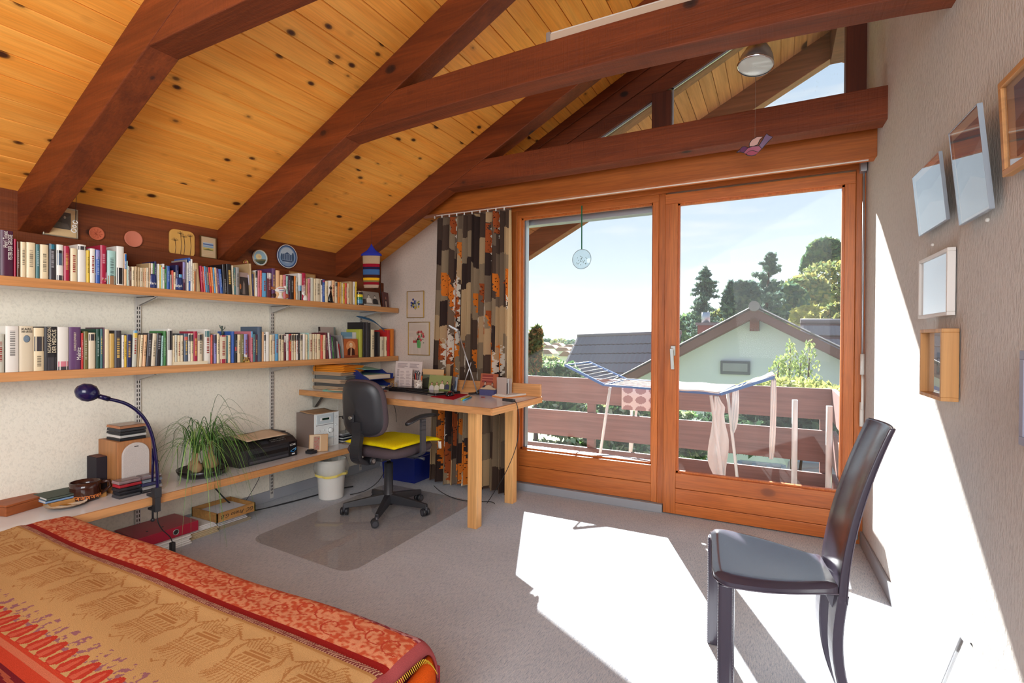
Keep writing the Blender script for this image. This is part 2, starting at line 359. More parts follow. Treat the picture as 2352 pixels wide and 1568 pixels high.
# tie beams
def tie(name, y0, y1, zb, zt, x1, lab, camber=0):
    n = 14; top = []; bot = []
    xs0 = XL+(zb-(zc(XL)-.195))/TS; xt0 = XL+(zt-(zc(XL)-.195))/TS
    for i in range(n+1):
        q = i/n; bot.append((xs0+(x1-xs0)*q, zb+camber*math.sin(PI*q)**.8 if 0 < q < 1 else zb)); top.append((xt0+(x1-xt0)*q, zt+camber*.5*math.sin(PI*q) if 0 < q < 1 else zt))
    mb = MB().prism(bot+top[::-1], 'y', y0, y1); return tag(mb.build(name, DARKX, bev=.004), lab, 'beam')
tie('tie_beam', 2.064, 2.182, 2.302, 2.488, xr(2.1)+.06, 'nearer horizontal tie beam, slightly arched, crossing above the room', .05)
tie('tie_beam', 1.071, 1.184, 2.302, 2.470, xr(1.1)+.06, 'tie beam joined to the rafter nearest the bed, cut by the picture top')
tie('tie_beam', 3.071, 3.189, 2.288, 2.455, xr(3.1)+.012, 'horizontal tie beam just in front of the window wall')
# curtain fascia
t = thing('curtain_fascia', 'orange-brown wooden pelmet board above the window doors', 'pelmet', (-1, 3.35, 2.2))
MB().box(-2.60, 3.30, 2.182, xr(3.3), 3.325, 2.37).build('front_board', FASC, t, bev=.002)
MB().box(-2.60, 3.325, 2.182, xr(3.35), 3.395, 2.20).build('bottom_board', FRX, t, bev=.001)
MB().box(-2.45, 3.345, 2.178, xr(3.36)-.03, 3.357, 2.184).build('curtain_track', WHITEP, t, label='thin white curtain track')
# ---------------------------------------------------------------- window wall
def sroot(name, loc):
    o = bpy.data.objects.new(name, None); COL.objects.link(o); o.location = loc; o['kind'] = 'structure'
    INV[o.name] = Matrix.Translation(-Vector(loc)); return o
YF = 3.60
wf = sroot('door_frame', (-.7, YF, 0))
for nm, m, b in (('frame_head', FRX, (-1.90, YF-.005, 2.205, .447, 3.74, 2.27)), ('frame_jamb', FRZ, (-1.90, YF-.005, 0, -1.845, 3.74, 2.205)),
                 ('frame_jamb', FRZ, (.398, YF-.012, 0, .447, 3.74, 2.205)), ('frame_mullion', FRZ, (-.742, YF+.004, 0.0, -.697, 3.74, 2.205))):
    MB().box(*b).build(nm, m, wf, bev=.003)
MB().box(-1.90, YF-.03, 0, -.70, YF+.03, .058).build('threshold', BASEB, wf, bev=.003, label='grey metal threshold under the fixed pane')
w1 = sroot('window_1', (-1.3, YF, .06))
x0, x1, z0, z1 = -1.822, -.783, .315, 2.153
for nm, m, b in (('top_rail', FRX, (-1.845, YF, z1, -.742, 3.70, 2.205)), ('stile', FRZ, (-1.845, YF, .06, x0, 3.70, z1)), ('stile', FRZ, (x1, YF, .06, -.742, 3.70, z1)),
                 ('bottom_board', FRX, (x0, YF, .19, x1, 3.70, z0)), ('bottom_board', FRX, (x0, YF, .062, x1, 3.70, .187))):
    MB().box(*b).build(nm, m, w1, bev=.0025)
mb = MB()
for b in ((x0, 3.635, z0, x0+.012, 3.66, z1), (x1-.012, 3.635, z0, x1, 3.66, z1), (x0, 3.635, z0, x1, 3.66, z0+.012), (x0, 3.635, z1-.012, x1, 3.66, z1)): mb.box(*b)
mb.build('glazing_bead', FRZ, w1)
MB().box(x0+.004, 3.664, z0+.004, x1-.004, 3.67, z1-.004).build('glass_pane', PANE, w1)
mb = MB()
for b in ((x0, 3.671, z0, x0+.022, 3.72, z1), (x0, 3.671, z0, x1, 3.72, z0+.012), (x1-.006, 3.671, z0, x1, 3.72, z1)): mb.box(*b)
mb.build('outer_frame', ALU, w1, label='pale metal outer frame')
w2 = sroot('door_1', (-.1, YF-.02, 0))
x0, x1, z0, z1 = -.612, .342, .287, 2.122; yd = YF-.022
for nm, m, b in (('top_rail', FRX, (-.694, yd, z1, .396, 3.665, 2.19)), ('stile', FRZ, (-.694, yd, .008, x0, 3.665, z1)), ('stile', FRZ, (x1, yd, .008, .396, 3.665, z1)),
                 ('bottom_board', FRX, (x0, yd, .185, x1, 3.665, z0)), ('bottom_board', FRX, (x0, yd, .085, x1, 3.665, .182)), ('bottom_board', FRX, (x0, yd, .008, x1, 3.665, .082))):
    MB().box(*b).build(nm, m, w2, bev=.0025)
mb = MB()
for b in ((x0, yd+.02, z0, x0+.012, yd+.05, z1), (x1-.012, yd+.02, z0, x1, yd+.05, z1), (x0, yd+.02, z0, x1, yd+.05, z0+.012), (x0, yd+.02, z1-.012, x1, yd+.05, z1)): mb.box(*b)
mb.build('glazing_bead', FRZ, w2)
MB().box(x0+.004, 3.634, z0+.004, x1-.004, 3.64, z1-.004).build('glass_pane', PANE, w2)
h = at(1546, 805, y=yd); hx, hz = h.x, h.z
mb = MB(); mb.box(hx-.016, yd-.012, hz-.035, hx+.016, yd, hz+.035)
hd = mb.build('handle_plate', STEEL, w2, bev=.004)
mb = MB(); mb.cyl((hx, yd-.012, hz+.006), (hx, yd-.05, hz+.006), .009, 12); mb.bar((hx-.002, yd-.05, hz+.016), (hx+.006, yd-.05, hz-.125), .022, .016, up=(0, 1, 0))
mb.build('lever_handle', STEEL, w2, bev=.003)
MB().box(.405, YF-.03, .03, .425, YF-.012, .12).build('floor_latch', STEEL, wf, bev=.003)
# awning crank
t = thing('awning_crank', 'slim metal crank rod hanging in the corner right of the sliding door', 'crank rod', (.432, 3.55, .6))
MB().box(.412, 3.535, 2.175, .445, 3.59, 2.26).build('bracket', ALU, t, bev=.003)
mb = MB(); mb.tube([(.43, 3.55, 2.2), (.4325, 3.55, 1.12)], .006); mb.build('rod', ALU, t)
mb = MB(); mb.tube([(.4325, 3.55, 1.12), (.4325, 3.55, 1.0)], .011); mb.tube([(.4325, 3.55, 1.0), (.4325, 3.53, .97), (.4325, 3.53, .82), (.4325, 3.55, .79)], .007); mb.tube([(.4325, 3.55, .84), (.4325, 3.55, .70)], .011)
mb.build('crank_handle', WHITEP, t)
# glazing under the gable
w3 = sroot('window_2', (-.3, 3.62, 2.5))
ze = lambda x: 2.672+.492*(x+1.214)
def pl(x0, x1, o0, o1, top=None):
    a = [(x0, ze(x0)+o0), (x1, ze(x1)+o0)]
    return a+([(x1, zc(x1)), (x0, zc(x0))] if top else [(x1, ze(x1)+o1), (x0, ze(x0)+o1)])
MB().prism(pl(-1.9, .36, .0, .115), 'y', 3.625, 3.70).build('sloping_board', DARKX, w3, bev=.002)
MB().prism(pl(-1.9, .36, .117, .232), 'y', 3.615, 3.70).build('sloping_board', DARKX, w3, bev=.002)
MB().prism(pl(-1.9, .36, .234, 0, True), 'y', 3.605, 3.70).build('sloping_board', DARKX, w3, bev=.002)
MB().box(-1.9, 3.62, 2.27, .447, 3.74, 2.44).build('sill_beam', DARKX, w3, bev=.002)
MB().prism([(-1.9, 2.44), (-1.68, 2.44), (-1.60, ze(-1.60)), (-1.9, ze(-1.9))], 'y', 3.63, 3.70).build('corner_board', DARKX, w3)
MB().box(-.799, 3.61, 2.44, -.668, 3.70, ze(-.72)).build('post', DARKZ, w3, bev=.003)
MB().box(.344, 3.61, 2.27, .447, 3.72, zc(.447)).build('post', DARKZ, w3, bev=.003)
for a, b in ((-1.6, -.80), (-.667, .343)):
    MB().prism([(a, 2.44), (b, 2.44), (b, ze(b)), (a, max(ze(a), 2.44))], 'y', 3.655, 3.661).build('glass_pane', PANEU, w3)
    MB().prism([(a, ze(a)-.014), (b, ze(b)-.014), (b, ze(b)), (a, ze(a))], 'y', 3.645, 3.655).build('glass_seal', ALU, w3)
    if a > -1: MB().box(a, 3.645, 2.44, a+.01, 3.655, ze(a)).build('glass_seal', ALU, w3)
# blind box outside over the fixed pane
tag(MB().box(-1.86, 3.745, 2.118, -.75, 3.83, 2.23).build('blind_box', ALU, bev=.004), 'pale metal blind box across the top outside the left pane', 'blind box')
# roof overhang beyond the wall
cr_ = struct(MB().prism([(XL-.9, zc(XL-.9)+.03), (.42, zc(.42)+.03), (.42, zc(.42)+.16), (XL-.9, zc(XL-.9)+.16)], 'y', 3.75, 5.2).build('roof_overhang', CANB))
for k in range(-7, 37): plank(3.745, 5.08, k, cr_, CANO, 'overhang_plank', .012)
RX = .42; RZ = zc(RX)
struct(MB().prism([(RX, RZ+.02), (RX+1.6, RZ-.84+.02), (RX+1.6, RZ-.70), (RX, RZ+.16)], 'y', 3.75, 5.2).build('roof_overhang_far_side', CANO))
CR_M = wood('overhang_rafter', L(150, 92, 60), L(120, 70, 42), 'x', .6, 50)
mb = MB().prism([(XL-.9, zc(XL-.9)-.18), (RX, RZ-.18), (RX, RZ+.012), (XL-.9, zc(XL-.9)+.012)], 'y', 3.93, 4.05); mb.build('overhang_rafter', CR_M, cr_, bev=.003)
tb = thing('barge_board', 'brown barge board along the edge of the roof overhang outside', 'barge board', (RX, 5.14, RZ))
MB().prism([(XL-.9, zc(XL-.9)-.225), (RX, RZ-.225), (RX, RZ+.16), (XL-.9, zc(XL-.9)+.16)], 'y', 5.08, 5.2).build('sloping_board', CR_M, tb, bev=.004)
MB().prism([(RX, RZ-.225), (RX+1.6, RZ-.84-.225), (RX+1.6, RZ-.84+.16), (RX, RZ+.16)], 'y', 5.08, 5.2).build('sloping_board', CR_M, tb, bev=.004)
MB().box(RX-.05, 3.75, RZ-.30, RX+.11, 5.08, RZ+.02).build('ridge_beam', CANB, cr_)

# ---------------------------------------------------------------- balcony
DECKM = mat('pale_deck', L(190, 186, 180), .8)
struct(MB().box(-3.6, 3.76, -.25, .62, 5.02, -.09).build('balcony_floor', DECKM))
t = thing('balcony_railing', 'brown horizontal boards of the balcony railing outside the doors', 'railing', (-1.5, 5.0, -.1))
for a, b in ((.53, .79), (.17, .437), (-.2, .075)):
    MB().box(-4.2, 4.985, a, .40, 5.02, b).build('railing_board', RAILW, t, bev=.003)
    MB().box(.40, 3.9, a, .435, 5.02, b).build('railing_board', RAILW, t, bev=.003)
for x in (-3.6, -1.75, .32): MB().box(x, 5.025, -.3, x+.08, 5.085, .76).build('railing_post', RAILW, t, bev=.003)
WPL = mat('white_lacquered_tube', L(232, 234, 232), .35)
for u, vt, y, lb in ((1826, 918, 4.62, 'white round post standing on the balcony behind the laundry'), (1905, 932, 4.45, 'white round post at the right end of the balcony')):
    a = at(u, vt, y=y); mb = MB().tube([(a.x, a.y, -.09), tuple(a)], .021, 12); o = mb.build('metal_post', WPL); tag(o, lb, 'post')
# clothes airer
AB = mat('blue_plastic_joint', L(52, 96, 158), .4); AW = mat('white_wire', L(236, 238, 236), .4)
za = .785
p0 = at(1388, 884, z=za); p1 = at(1440, 871, z=za); q0 = at(1655, 905, z=za); q1 = at(1690, 888, z=za)
p0, p1, q0, q1 = [Vector(p) for p in (p0, p1, q0, q1)]
t = thing('clothes_airer', 'folding clothes airer with blue wings standing on the balcony', 'clothes airer', ((p0.x+q0.x)/2, (p0.y+p1.y)/2, -.09))
mb = MB()
for a, b in ((p0, q0), (p1, q1), (p0, p1), (q0, q1)): mb.bar(a, b, .018, .018)
mb.build('centre_frame', AB, t)
mb = MB()
for k in range(9): f = (k+.5)/9; mb.tube([p0.lerp(p1, f), q0.lerp(q1, f)], .0025, 5)
mb.build('centre_wires', AW, t)
w0 = Vector(at(1298, 838, y=p0.y)); w1_ = Vector(at(1353, 831, y=p1.y))
mb = MB(); mb.bar(p0, w0, .02, .022); mb.bar(p1, w1_, .018, .018); mb.bar(w0, w1_, .012, .012); mb.build('left_wing', AB, t)
mb = MB()
for k in range(7): f = (k+.6)/7.3; mb.tube([p0.lerp(w0, f), p1.lerp(w1_, f)], .003, 5)
mb.build('left_wing_wires', AW, t)
v0 = Vector(at(1778, 866, y=q0.y)); v1 = Vector(at(1772, 858, y=q1.y))
mb = MB(); mb.bar(q0, v0, .02, .022); mb.bar(q1, v1, .018, .018); mb.bar(v0, v1, .012, .012); mb.build('right_wing', AB, t)
mb = MB()
for k in range(7): f = (k+.6)/7.3; mb.tube([q0.lerp(v0, f), q1.lerp(v1, f)], .003, 5)
mb.build('right_wing_wires', AW, t)
def leg(a, u, v):
    b = Vector(at(u, v, z=-.09)) if v else a; MB().tube([tuple(a-Vector((0, 0, .02))), (b.x, b.y, -.088)], .012, 8).build('leg', WPL, t)
pl0 = p0.lerp(q0, .06); pl1 = p1.lerp(q1, .06); pr0 = p0.lerp(q0, .93); pr1 = p1.lerp(q1, .93)
for a, dx in ((pl0, -.12), (pl1, -.02), (p1.lerp(q1, .14), -.10), (pr0, .12), (pr1, .10)):
    MB().tube([(a.x, a.y, a.z-.015), (a.x+dx, a.y-.02, -.088)], .013, 8).build('leg', WPL, t)
def clothp(name, pts, y, lab, cat, cf=None, y2=None, group=None, col=(238, 236, 232), thick=.006):
    """cloth hanging in a near-vertical plane, softly folded; pts = rows of (u_left, u_right, v)"""
    mb = MB().C(*col); rows = []
    for (ua, ub, v) in pts:
        a = at(ua, v, y=y); b = at(ub, v, y=y)
        rows.append([a.lerp(b, i/8)+Vector((0, .012*math.sin(i*2.1+v*.03), 0)) for i in range(9)])
    vs = [p for r in rows for p in r]; fs = [(j*9+i, j*9+i+1, j*9+i+10, j*9+i+9) for j in range(len(rows)-1) for i in range(8)]
    mb.add(vs, fs, True); o = mb.build(name, CURT, solid=thick, sub=1); return tag(o, lab, cat, group)
yl = pr0.y
clothp('white_garment', [(1641, 1650, 908), (1641, 1656, 925), (1640, 1668, 935), (1637, 1660, 948), (1634, 1668, 985), (1628, 1677, 1010), (1622, 1673, 1050), (1630, 1668, 1075), (1640, 1668, 1094)], yl, 'white garment hanging down from the middle joint of the clothes airer', 'laundry', group=None)
clothp('white_garment', [(1684, 1697, 890), (1681, 1697, 930), (1678, 1695, 965), (1680, 1690, 985), (1682, 1685, 995)], yl+.12, 'short white garment hanging beside the middle joint of the airer', 'laundry')
clothp('white_garment', [(1771, 1783, 866), (1770, 1783, 930), (1767, 1782, 1000), (1766, 1780, 1040), (1766, 1776, 1055)], yl+.05, 'long narrow white garment hanging from the raised right wing', 'laundry')
mb = MB().C(240, 240, 240)
mb.grid(lambda a, b: q0.lerp(v0, .42+.6*a).lerp(q1.lerp(v1, .42+.6*a), b)+Vector((0, 0, .012+.006*math.sin(a*9))), 12, 4); tag(mb.build('white_towel', CURT, solid=.006), 'white cloth laid over the raised right wing of the airer', 'laundry')
mb = MB().C(236, 236, 234)
mb.grid(lambda a, b: p0.lerp(q0, .50+.49*a).lerp(p1.lerp(q1, .50+.49*a), -.02+1.04*b)+Vector((0, 0, .014+.004*math.sin(a*11+b*3))), 16, 5); tag(mb.build('white_towel', CURT, solid=.006), 'white cloth laid flat over the right half of the airer middle', 'laundry')
# towel with discs over the middle
def tcf(a, b):
    u_ = (a*4.3) % 1-.5; v_ = (b*2.6) % 1-.5
    return L(176, 142, 140) if u_*u_+v_*v_ < .16 else L(226, 210, 206)
ty = p0.y-.012; A = at(1428, 884, y=ty); B = at(1560, 893, y=ty); zb = at(1460, 942, y=ty).z
mb = MB(); mb.grid(lambda a, b: Vector((A.x+(B.x-A.x)*a, ty+.006*math.sin(a*14), za+.012-(za+.012-zb)*b)), 64, 34, tcf); tag(mb.build('spotted_towel', CURT, solid=.005), 'pinkish towel with brown discs hanging over the middle of the airer', 'laundry')

# ---------------------------------------------------------------- outside
def foliage(n, ells, size, cols, seed, mb=None):
    rng = np.random.default_rng(seed); mb = MB(); 
    w = np.array([max(e[3]*e[4], e[3]*e[5]) for e in ells]); w = w/w.sum()
    idx = rng.choice(len(ells), n, p=w)
    for i in idx:
        cx, cy, cz, rx, ry, rz = ells[i]; d = rng.normal(size=3); d /= np.linalg.norm(d); r = rng.uniform(.72, 1.04)
        c = np.array([cx+d[0]*rx*r, cy+d[1]*ry*r, cz+d[2]*rz*r]); a = rng.normal(size=3); a /= np.linalg.norm(a); b = np.cross(a, rng.normal(size=3)); b /= np.linalg.norm(b)
        s = size*rng.uniform(.6, 1.4); mb.col = L(*cols[rng.integers(len(cols))])
        mb.add([c-a*s, c+b*s*.5, c+a*s, c-b*s*.5], [(0, 1, 2, 3)])
    return mb
LEAF = attrmat('leaves', .7, trans=.35)
_old = MB.build
def lbuild(mb, name, parent=None):
    me = bpy.data.meshes.new(name); Mi = INV.get(parent.name, Matrix.Identity(4)) if parent else Matrix.Identity(4)
    me.from_pydata([tuple(Mi @ Vector(p)) for p in mb.v], [], mb.f); me.materials.append(LEAF)
    a = me.color_attributes.new('Col', 'FLOAT_COLOR', 'CORNER'); cnt = np.array([len(f) for f in mb.f])
    a.data.foreach_set('color', np.repeat(np.array([c[:4] for c in mb.c], dtype=np.float32), cnt, axis=0).ravel())
    o = bpy.data.objects.new(name, me); COL.objects.link(o); o.parent = parent; return o
BARK = mat('bark', L(86, 66, 52), .9)
def tree(name, lab, cat, base, ells, n, size, cols, seed, group=None, tr=.12, fol='foliage'):
    t = thing(name, lab, cat, base, 0, group)
    lbuild(foliage(n, ells, size, cols, seed), fol, t)
    top = max(ells, key=lambda e: e[2])
    MB().tube([base, ((base[0]+top[0])/2+.05, base[1], (base[2]+top[2])/2), (top[0], top[1], top[2])], [tr, tr*.7, tr*.2], 7).build('trunk', BARK, t)
    return t
def conifer(name, lab, u, vtop, vbot, y, wpx, n, cols, seed, skew=0, group=None):
    a = at(u, vtop, y=y); b = at(u, vbot, y=y); h = a.z-b.z; wd = wpx/2*(y*1.02)/FPX; ells = []
    rng = random.Random(seed)
    for k in range(54):
        f = (k/54)**.9; rr = wd*(1-f)**.75*rng.uniform(.45, 1.15)+.15; an = rng.uniform(0, 2*PI)
        for q in (.25, .5, .75, 1): ells.append((b.x+math.cos(an)*rr*q+skew*f, y+math.sin(an)*rr*q, b.z+h*f+(.35*q*q*rr if skew else -.25*q*rr)*(1 if q < .9 else .7), .11+.08*(1-q), .11+.08*(1-q), .05+.04*(1-q)))
    ells.append((a.x+skew, y, a.z-.1, .08, .08, .35))
    return tree(name, lab, 'tree', (b.x, y, b.z-3), ells, int(n*.8), .10, cols, seed, group, .14)
GR = ((92, 114, 104), (108, 128, 112), (82, 104, 96), (122, 138, 118))
GY = ((150, 156, 92), (126, 140, 84), (168, 166, 104), (112, 130, 86), (186, 168, 96))
GM = ((86, 116, 84), (104, 130, 88), (76, 104, 80), (130, 146, 98))
conifer('spruce_tree', 'dark ragged conifer left of the neighbouring gable roof', 1620, 618, 800, 26, 95, 5200, GR, 1)
conifer('conifer_tree', 'tall spreading conifer rising behind the neighbouring roof ridge', 1742, 585, 760, 27, 105, 4200, GR, 2, .5)
def blob(u, v, y, ru, rv, ry=None):
    c = at(u, v, y=y); k = y*1.05/FPX; return (c.x, y, c.z, ru*k, ry or ru*k*.8, rv*k)
def gz(x, y): return -4.2
tree('fir_tree', 'low dark fir to the left of the tall conifer', 'tree', (at(1695, 720, y=25).x, 25, -4), [blob(1685, 700, 25, 22, 40), (blob(1700, 672, 25, 16, 24)), blob(1722, 690, 25, 20, 38), blob(1678, 670, 25, 6, 22)], 3600, .14, GR, 3)
tree('deciduous_tree', 'green tree with outstretched crown on the skyline at the far right', 'tree', (at(1890, 700, y=44).x, 44, -4), [blob(1895, 575, 44, 28, 22), blob(1868, 600, 44, 18, 18), blob(1905, 602, 44, 22, 18), blob(1852, 618, 44, 10, 12)], 3600, .24, GM, 4)
for i, (u, v, y, ru, rv, c, lb) in enumerate((
    (1905, 655, 40, 55, 45, GY, 'yellow-green autumn tree on the slope below the skyline tree'), (1850, 680, 36, 45, 40, GY, 'olive autumn tree on the slope left of the yellow-green one'),
    (1800, 695, 32, 42, 38, GM, 'mid green tree on the slope just right of the tall conifer'), (1860, 728, 24, 32, 22, ((206, 196, 108), (190, 182, 90), (170, 170, 92)), 'bright yellow shrub above the neighbouring side roof'),
    (1925, 730, 22, 26, 26, GY, 'leafy shrub at the right edge of the sliding door view'), (1790, 745, 26, 60, 24, GM, 'green trees close behind the right roof slope'),
    (1600, 745, 30, 46, 22, GM, 'green treetops behind the chimney'), (1660, 740, 28, 30, 26, GY, 'pale autumn treetop beside the chimney'))):
    tree('deciduous_tree', lb, 'tree', (at(u, v, y=y).x, y, -4.5), [blob(u, v, y, ru, rv), blob(u-ru*.5, v+rv*.4, y+1, ru*.6, rv*.6), blob(u+ru*.45, v+rv*.3, y-1, ru*.6, rv*.6), blob(u, v+rv*1.2, y, ru*1.1, rv)], 4200, .2 if y > 28 else .13, c, 20+i, 'trees on the slope behind the neighbouring house')
# shrubs near the balcony
HB = ((84, 120, 72), (110, 144, 86), (64, 98, 60), (150, 166, 110), (196, 206, 170))
def shrub(name, lab, els, n, size, cols, seed, base): tree(name, lab, 'shrub', base, els, n, size, cols, seed, 'shrubs below the balcony', .05)
shrub('leafy_shrub', 'glossy-leaved bush topping the railing behind the left pane', [blob(1250, 870, 8.5, 70, 40), blob(1290, 860, 8.5, 45, 26), blob(1225, 850, 8.6, 40, 30)], 4200, .075, HB, 31, (at(1250, 900, y=8.5).x, 8.5, -3.5))
shrub('pine_bush', 'reddish-green pine at the left edge of the left pane', [blob(1222, 800, 7.5, 24, 36), blob(1232, 770, 7.5, 14, 22), blob(1215, 830, 7.5, 30, 26)], 2600, .06, ((150, 138, 82), (120, 130, 76), (176, 130, 84), (96, 110, 66)), 32, (at(1215, 880, y=7.5).x, 7.5, -3.5))
for i, (u, v, y, ru, rv) in enumerate(((1300, 960, 8, 90, 40), (1420, 950, 8.5, 90, 36), (1250, 1080, 7.5, 90, 70), (1420, 1060, 8, 110, 60), (1560, 1010, 9, 60, 60), (1580, 1100, 8, 60, 40))):
    shrub('garden_hedge', ['dark garden hedge seen through the upper railing gap at left', 'sunlit hedge seen through the upper railing gap behind the airer', 'garden hedge seen low through the left railing gaps', 'garden hedge seen low behind the airer legs', 'leafy bush seen through the railing at the sliding door edge', 'low green bush at the bottom left of the sliding door view'][i],
          [blob(u, v, y, ru, rv), blob(u+ru*.5, v-8, y+.3, ru*.6, rv*.8)], 3600, .075, HB, 40+i, (at(u, v, y=y).x, y, -4.2))
shrub('clipped_hedge', 'rounded yellow-green hedge behind the railing under the neighbouring gable', [blob(1815, 915, 8.2, 105, 38), blob(1760, 930, 8.2, 70, 30)], 5200, .05, ((196, 196, 120), (170, 176, 100), (150, 160, 96)), 50, (at(1815, 950, y=8.2).x, 8.2, -3.5))
shrub('clipped_hedge', 'dark green hedge seen between the railing boards behind the white garments', [blob(1730, 990, 7.8, 120, 40), blob(1850, 985, 7.8, 70, 40)], 4600, .055, ((70, 96, 70), (84, 110, 78), (60, 84, 62)), 51, (at(1760, 1020, y=7.8).x, 7.8, -3.5))
def sapling(u, v0, v1, y, lab, seed):
    a = at(u, v1, y=y); b = at(u+4, v0, y=y); rng = random.Random(seed); t = thing('young_sapling', lab, 'sapling', (a.x, y, a.z), 0, 'thin saplings before the neighbouring wall')
    MB().tube([tuple(a), tuple(b)], [.02, .004], 5).build('stem', BARK, t); mb = MB()
    for k in range(150):
        f = rng.random(); p = a.lerp(b, f); r = .22*(1-f*.8); q = p+Vector((rng.uniform(-r, r), rng.uniform(-r, r), rng.uniform(0, .12))); s = .035
        mb.C(*rng.choice(((150, 166, 96), (120, 140, 84), (172, 180, 110)))); w = Vector((rng.uniform(-1, 1), rng.uniform(-1, 1), 1)).normalized()*s; z = Vector((rng.uniform(-1, 1), .3, .2)).normalized()*s*.5
        mb.add([q-w, q+z, q+w, q-z], [(0, 1, 2, 3)])
    lbuild(mb, 'foliage', t)
for i, (u, v0, v1, lb) in enumerate(((1785, 830, 885, 'leftmost thin sapling before the neighbouring wall'), (1812, 795, 880, 'tallest pale sapling before the neighbouring wall'), (1836, 820, 880, 'sapling between the two tallest ones'), (1856, 795, 882, 'tall sapling at the right before the neighbouring wall'))): sapling(u, v0, v1, 9.5, lb, i)
# neighbouring house
NW = mat('neighbour_render', L(196, 204, 208), .9); NB = mat('neighbour_verge_boards', L(112, 76, 70), .8); TM = mat('weathered_roof_tile', L(132, 122, 122), .9)
yh = 12.
ap = at(1733, 706, y=yh); lf = at(1430, 865, y=yh); rt_ = at(1928, 800, y=yh)
th = thing('neighbour_house', 'neighbouring house with pale gable wall and brown tiled roof', 'house', (ap.x, yh, -4.5))
sl_l = (ap.z-lf.z)/(ap.x-lf.x); sl_r = (ap.z-rt_.z)/(rt_.x-ap.x)
xl_, xr_ = ap.x-3.6, ap.x+2.7
zl_, zr2 = ap.z-3.6*sl_l, ap.z-2.7*sl_r
wl, wr_ = ap.x-2.75, ap.x+2.2
MB().prism([(wl, -4.5), (wr_, -4.5), (wr_, ap.z-2.2*sl_r-.18), (ap.x, ap.z-.18), (wl, ap.z-2.75*sl_l-.18)], 'y', yh+.3, yh+.6).build('gable_wall', NW, th)
MB().box(wl, yh+.6, -4.5, wl+.3, 19, ap.z-2.75*sl_l-.2).build('side_wall', NW, th)
for (xa, za_, sl_, lb) in ((xl_, zl_, sl_l, 0), (xr_, zr2, sl_r, 1)):
    d = .0; a = [(xa, za_), (ap.x, ap.z)]
    pts = [(xa, za_-.20), (ap.x, ap.z-.20), (ap.x, ap.z-.02), (xa, za_-.02)] if not lb else [(ap.x, ap.z-.20), (xa, za_-.20), (xa, za_-.02), (ap.x, ap.z-.02)]
    MB().prism(pts, 'y', yh-.12, yh-.06).build('verge_board', NB, th)
    pts = [(p[0], p[1]-.02) for p in pts]
    MB().prism(pts, 'y', yh-.06, 19).build('roof_slope', NB, th)
tl = MB(); 
for k in range(5): 
    pass
tl.prism([(0, 0), (.30, 0), (.30, .012), (.22, .03), (.15, .012), (.07, .03), (0, .012)], 'y', 0, .40)
tme = None
def tile_at(o, ex, ey, parent, proto=[None]):
    ez = ex.cross(ey)
    Mx = Matrix(((ex.x, ey.x, ez.x, o.x), (ex.y, ey.y, ez.y, o.y), (ex.z, ey.z, ez.z, o.z), (0, 0, 0, 1)))
    if proto[0] is None:
        ob = tl.build('roof_tile', TM); proto[0] = ob
    else: ob = proto[0].copy(); COL.objects.link(ob)
    ob.parent = parent; ob.matrix_local = INV[parent.name] @ Mx
# tiles along both verges
for side, sl_, n_ in ((-1, sl_l, 13), (1, sl_r, 10)):
    L_ = math.sqrt(1+sl_*sl_)
    for i in range(n_):
        for r in range(2):
            s_ = .06+i*.30
            if side < 0: ey = Vector((1, 0, sl_)).normalized(); o = Vector((ap.x, yh-.2+r*.3, ap.z))-ey*(s_+.3)+Vector((0, 0, .02)); ex = Vector((0, 1, 0)); tile_at(o+Vector((0, .3, 0)), -ex, ey, th)
            else: ey = Vector((-1, 0, sl_)).normalized(); o = Vector((ap.x, yh-.2+r*.3, ap.z))-ey*(s_+.3)+Vector((0, 0, .02)); tile_at(o, Vector((0, 1, 0)), ey, th)
MB().tube([(ap.x, yh-.25, ap.z+.02), (ap.x, 18, ap.z+.02)], .11, 10).build('ridge_tiles', TM, th)
MB().box(ap.x-.09, yh-.05, ap.z-.5, ap.x+.09, yh+.35, ap.z-.2).build('ridge_beam_end', CANB, th)
wa = at(1655, 828, y=yh+.28); wb = at(1723, 861, y=yh+.28)
mb = MB(); mb.box(wa.x, yh+.24, wb.z, wb.x, yh+.3, wa.z); fr_ = mb.build('window_frame', mat('grey_window_frame', L(88, 92, 98), .6), th, bev=.01)
MB().box(wa.x+.05, yh+.225, wb.z+.07, wb.x-.05, yh+.239, wa.z-.05).build('window_glass', mat('neighbour_glass', L(120, 134, 138), .1), fr_)
# its long roof behind, turned towards us, tile by tile where it shows
def roofplane(u0, v0, u1, v1, yr, ye, n, rows, parent, slope):
    a = at(u0, v0, y=yr); b = at(u1, v1, y=yr); ex = (Vector(b)-Vector(a)).normalized(); dn = Vector((0, -1, -slope)).normalized()
    Lw = (Vector(b)-Vector(a)).length; D = (yr-ye)*math.sqrt(1+slope*slope)
    P = [Vector(a), Vector(b), Vector(b)+dn*D, Vector(a)+dn*D]
    mb = MB(); mb.add(P+[p-Vector((0, 0, .15)) for p in P], [(0, 3, 2, 1), (4, 5, 6, 7), (0, 4, 7, 3), (3, 7, 6, 2)]); mb.build('roof_slope', NB, parent)
    for r in range(rows):
        for c in range(n):
            o = Vector(a)+ex*(c*Lw/n)+dn*(.02+(r+1)*D/rows)+Vector((0, 0, .035)); tile_at(o, ex, -dn, parent)
    MB().tube([tuple(Vector(a)+Vector((0, 0, .05))), tuple(Vector(b)+Vector((0, 0, .05)))], .07, 8).build('ridge_tiles', TM, parent)
roofplane(1327, 775, 1565, 768, 15.5, 13.0, 11, 7, th, .75)
roofplane(1838, 742, 1960, 743, 15.5, 13.2, 5, 5, th, .75)
ch = at(1630, 760, y=14.5)
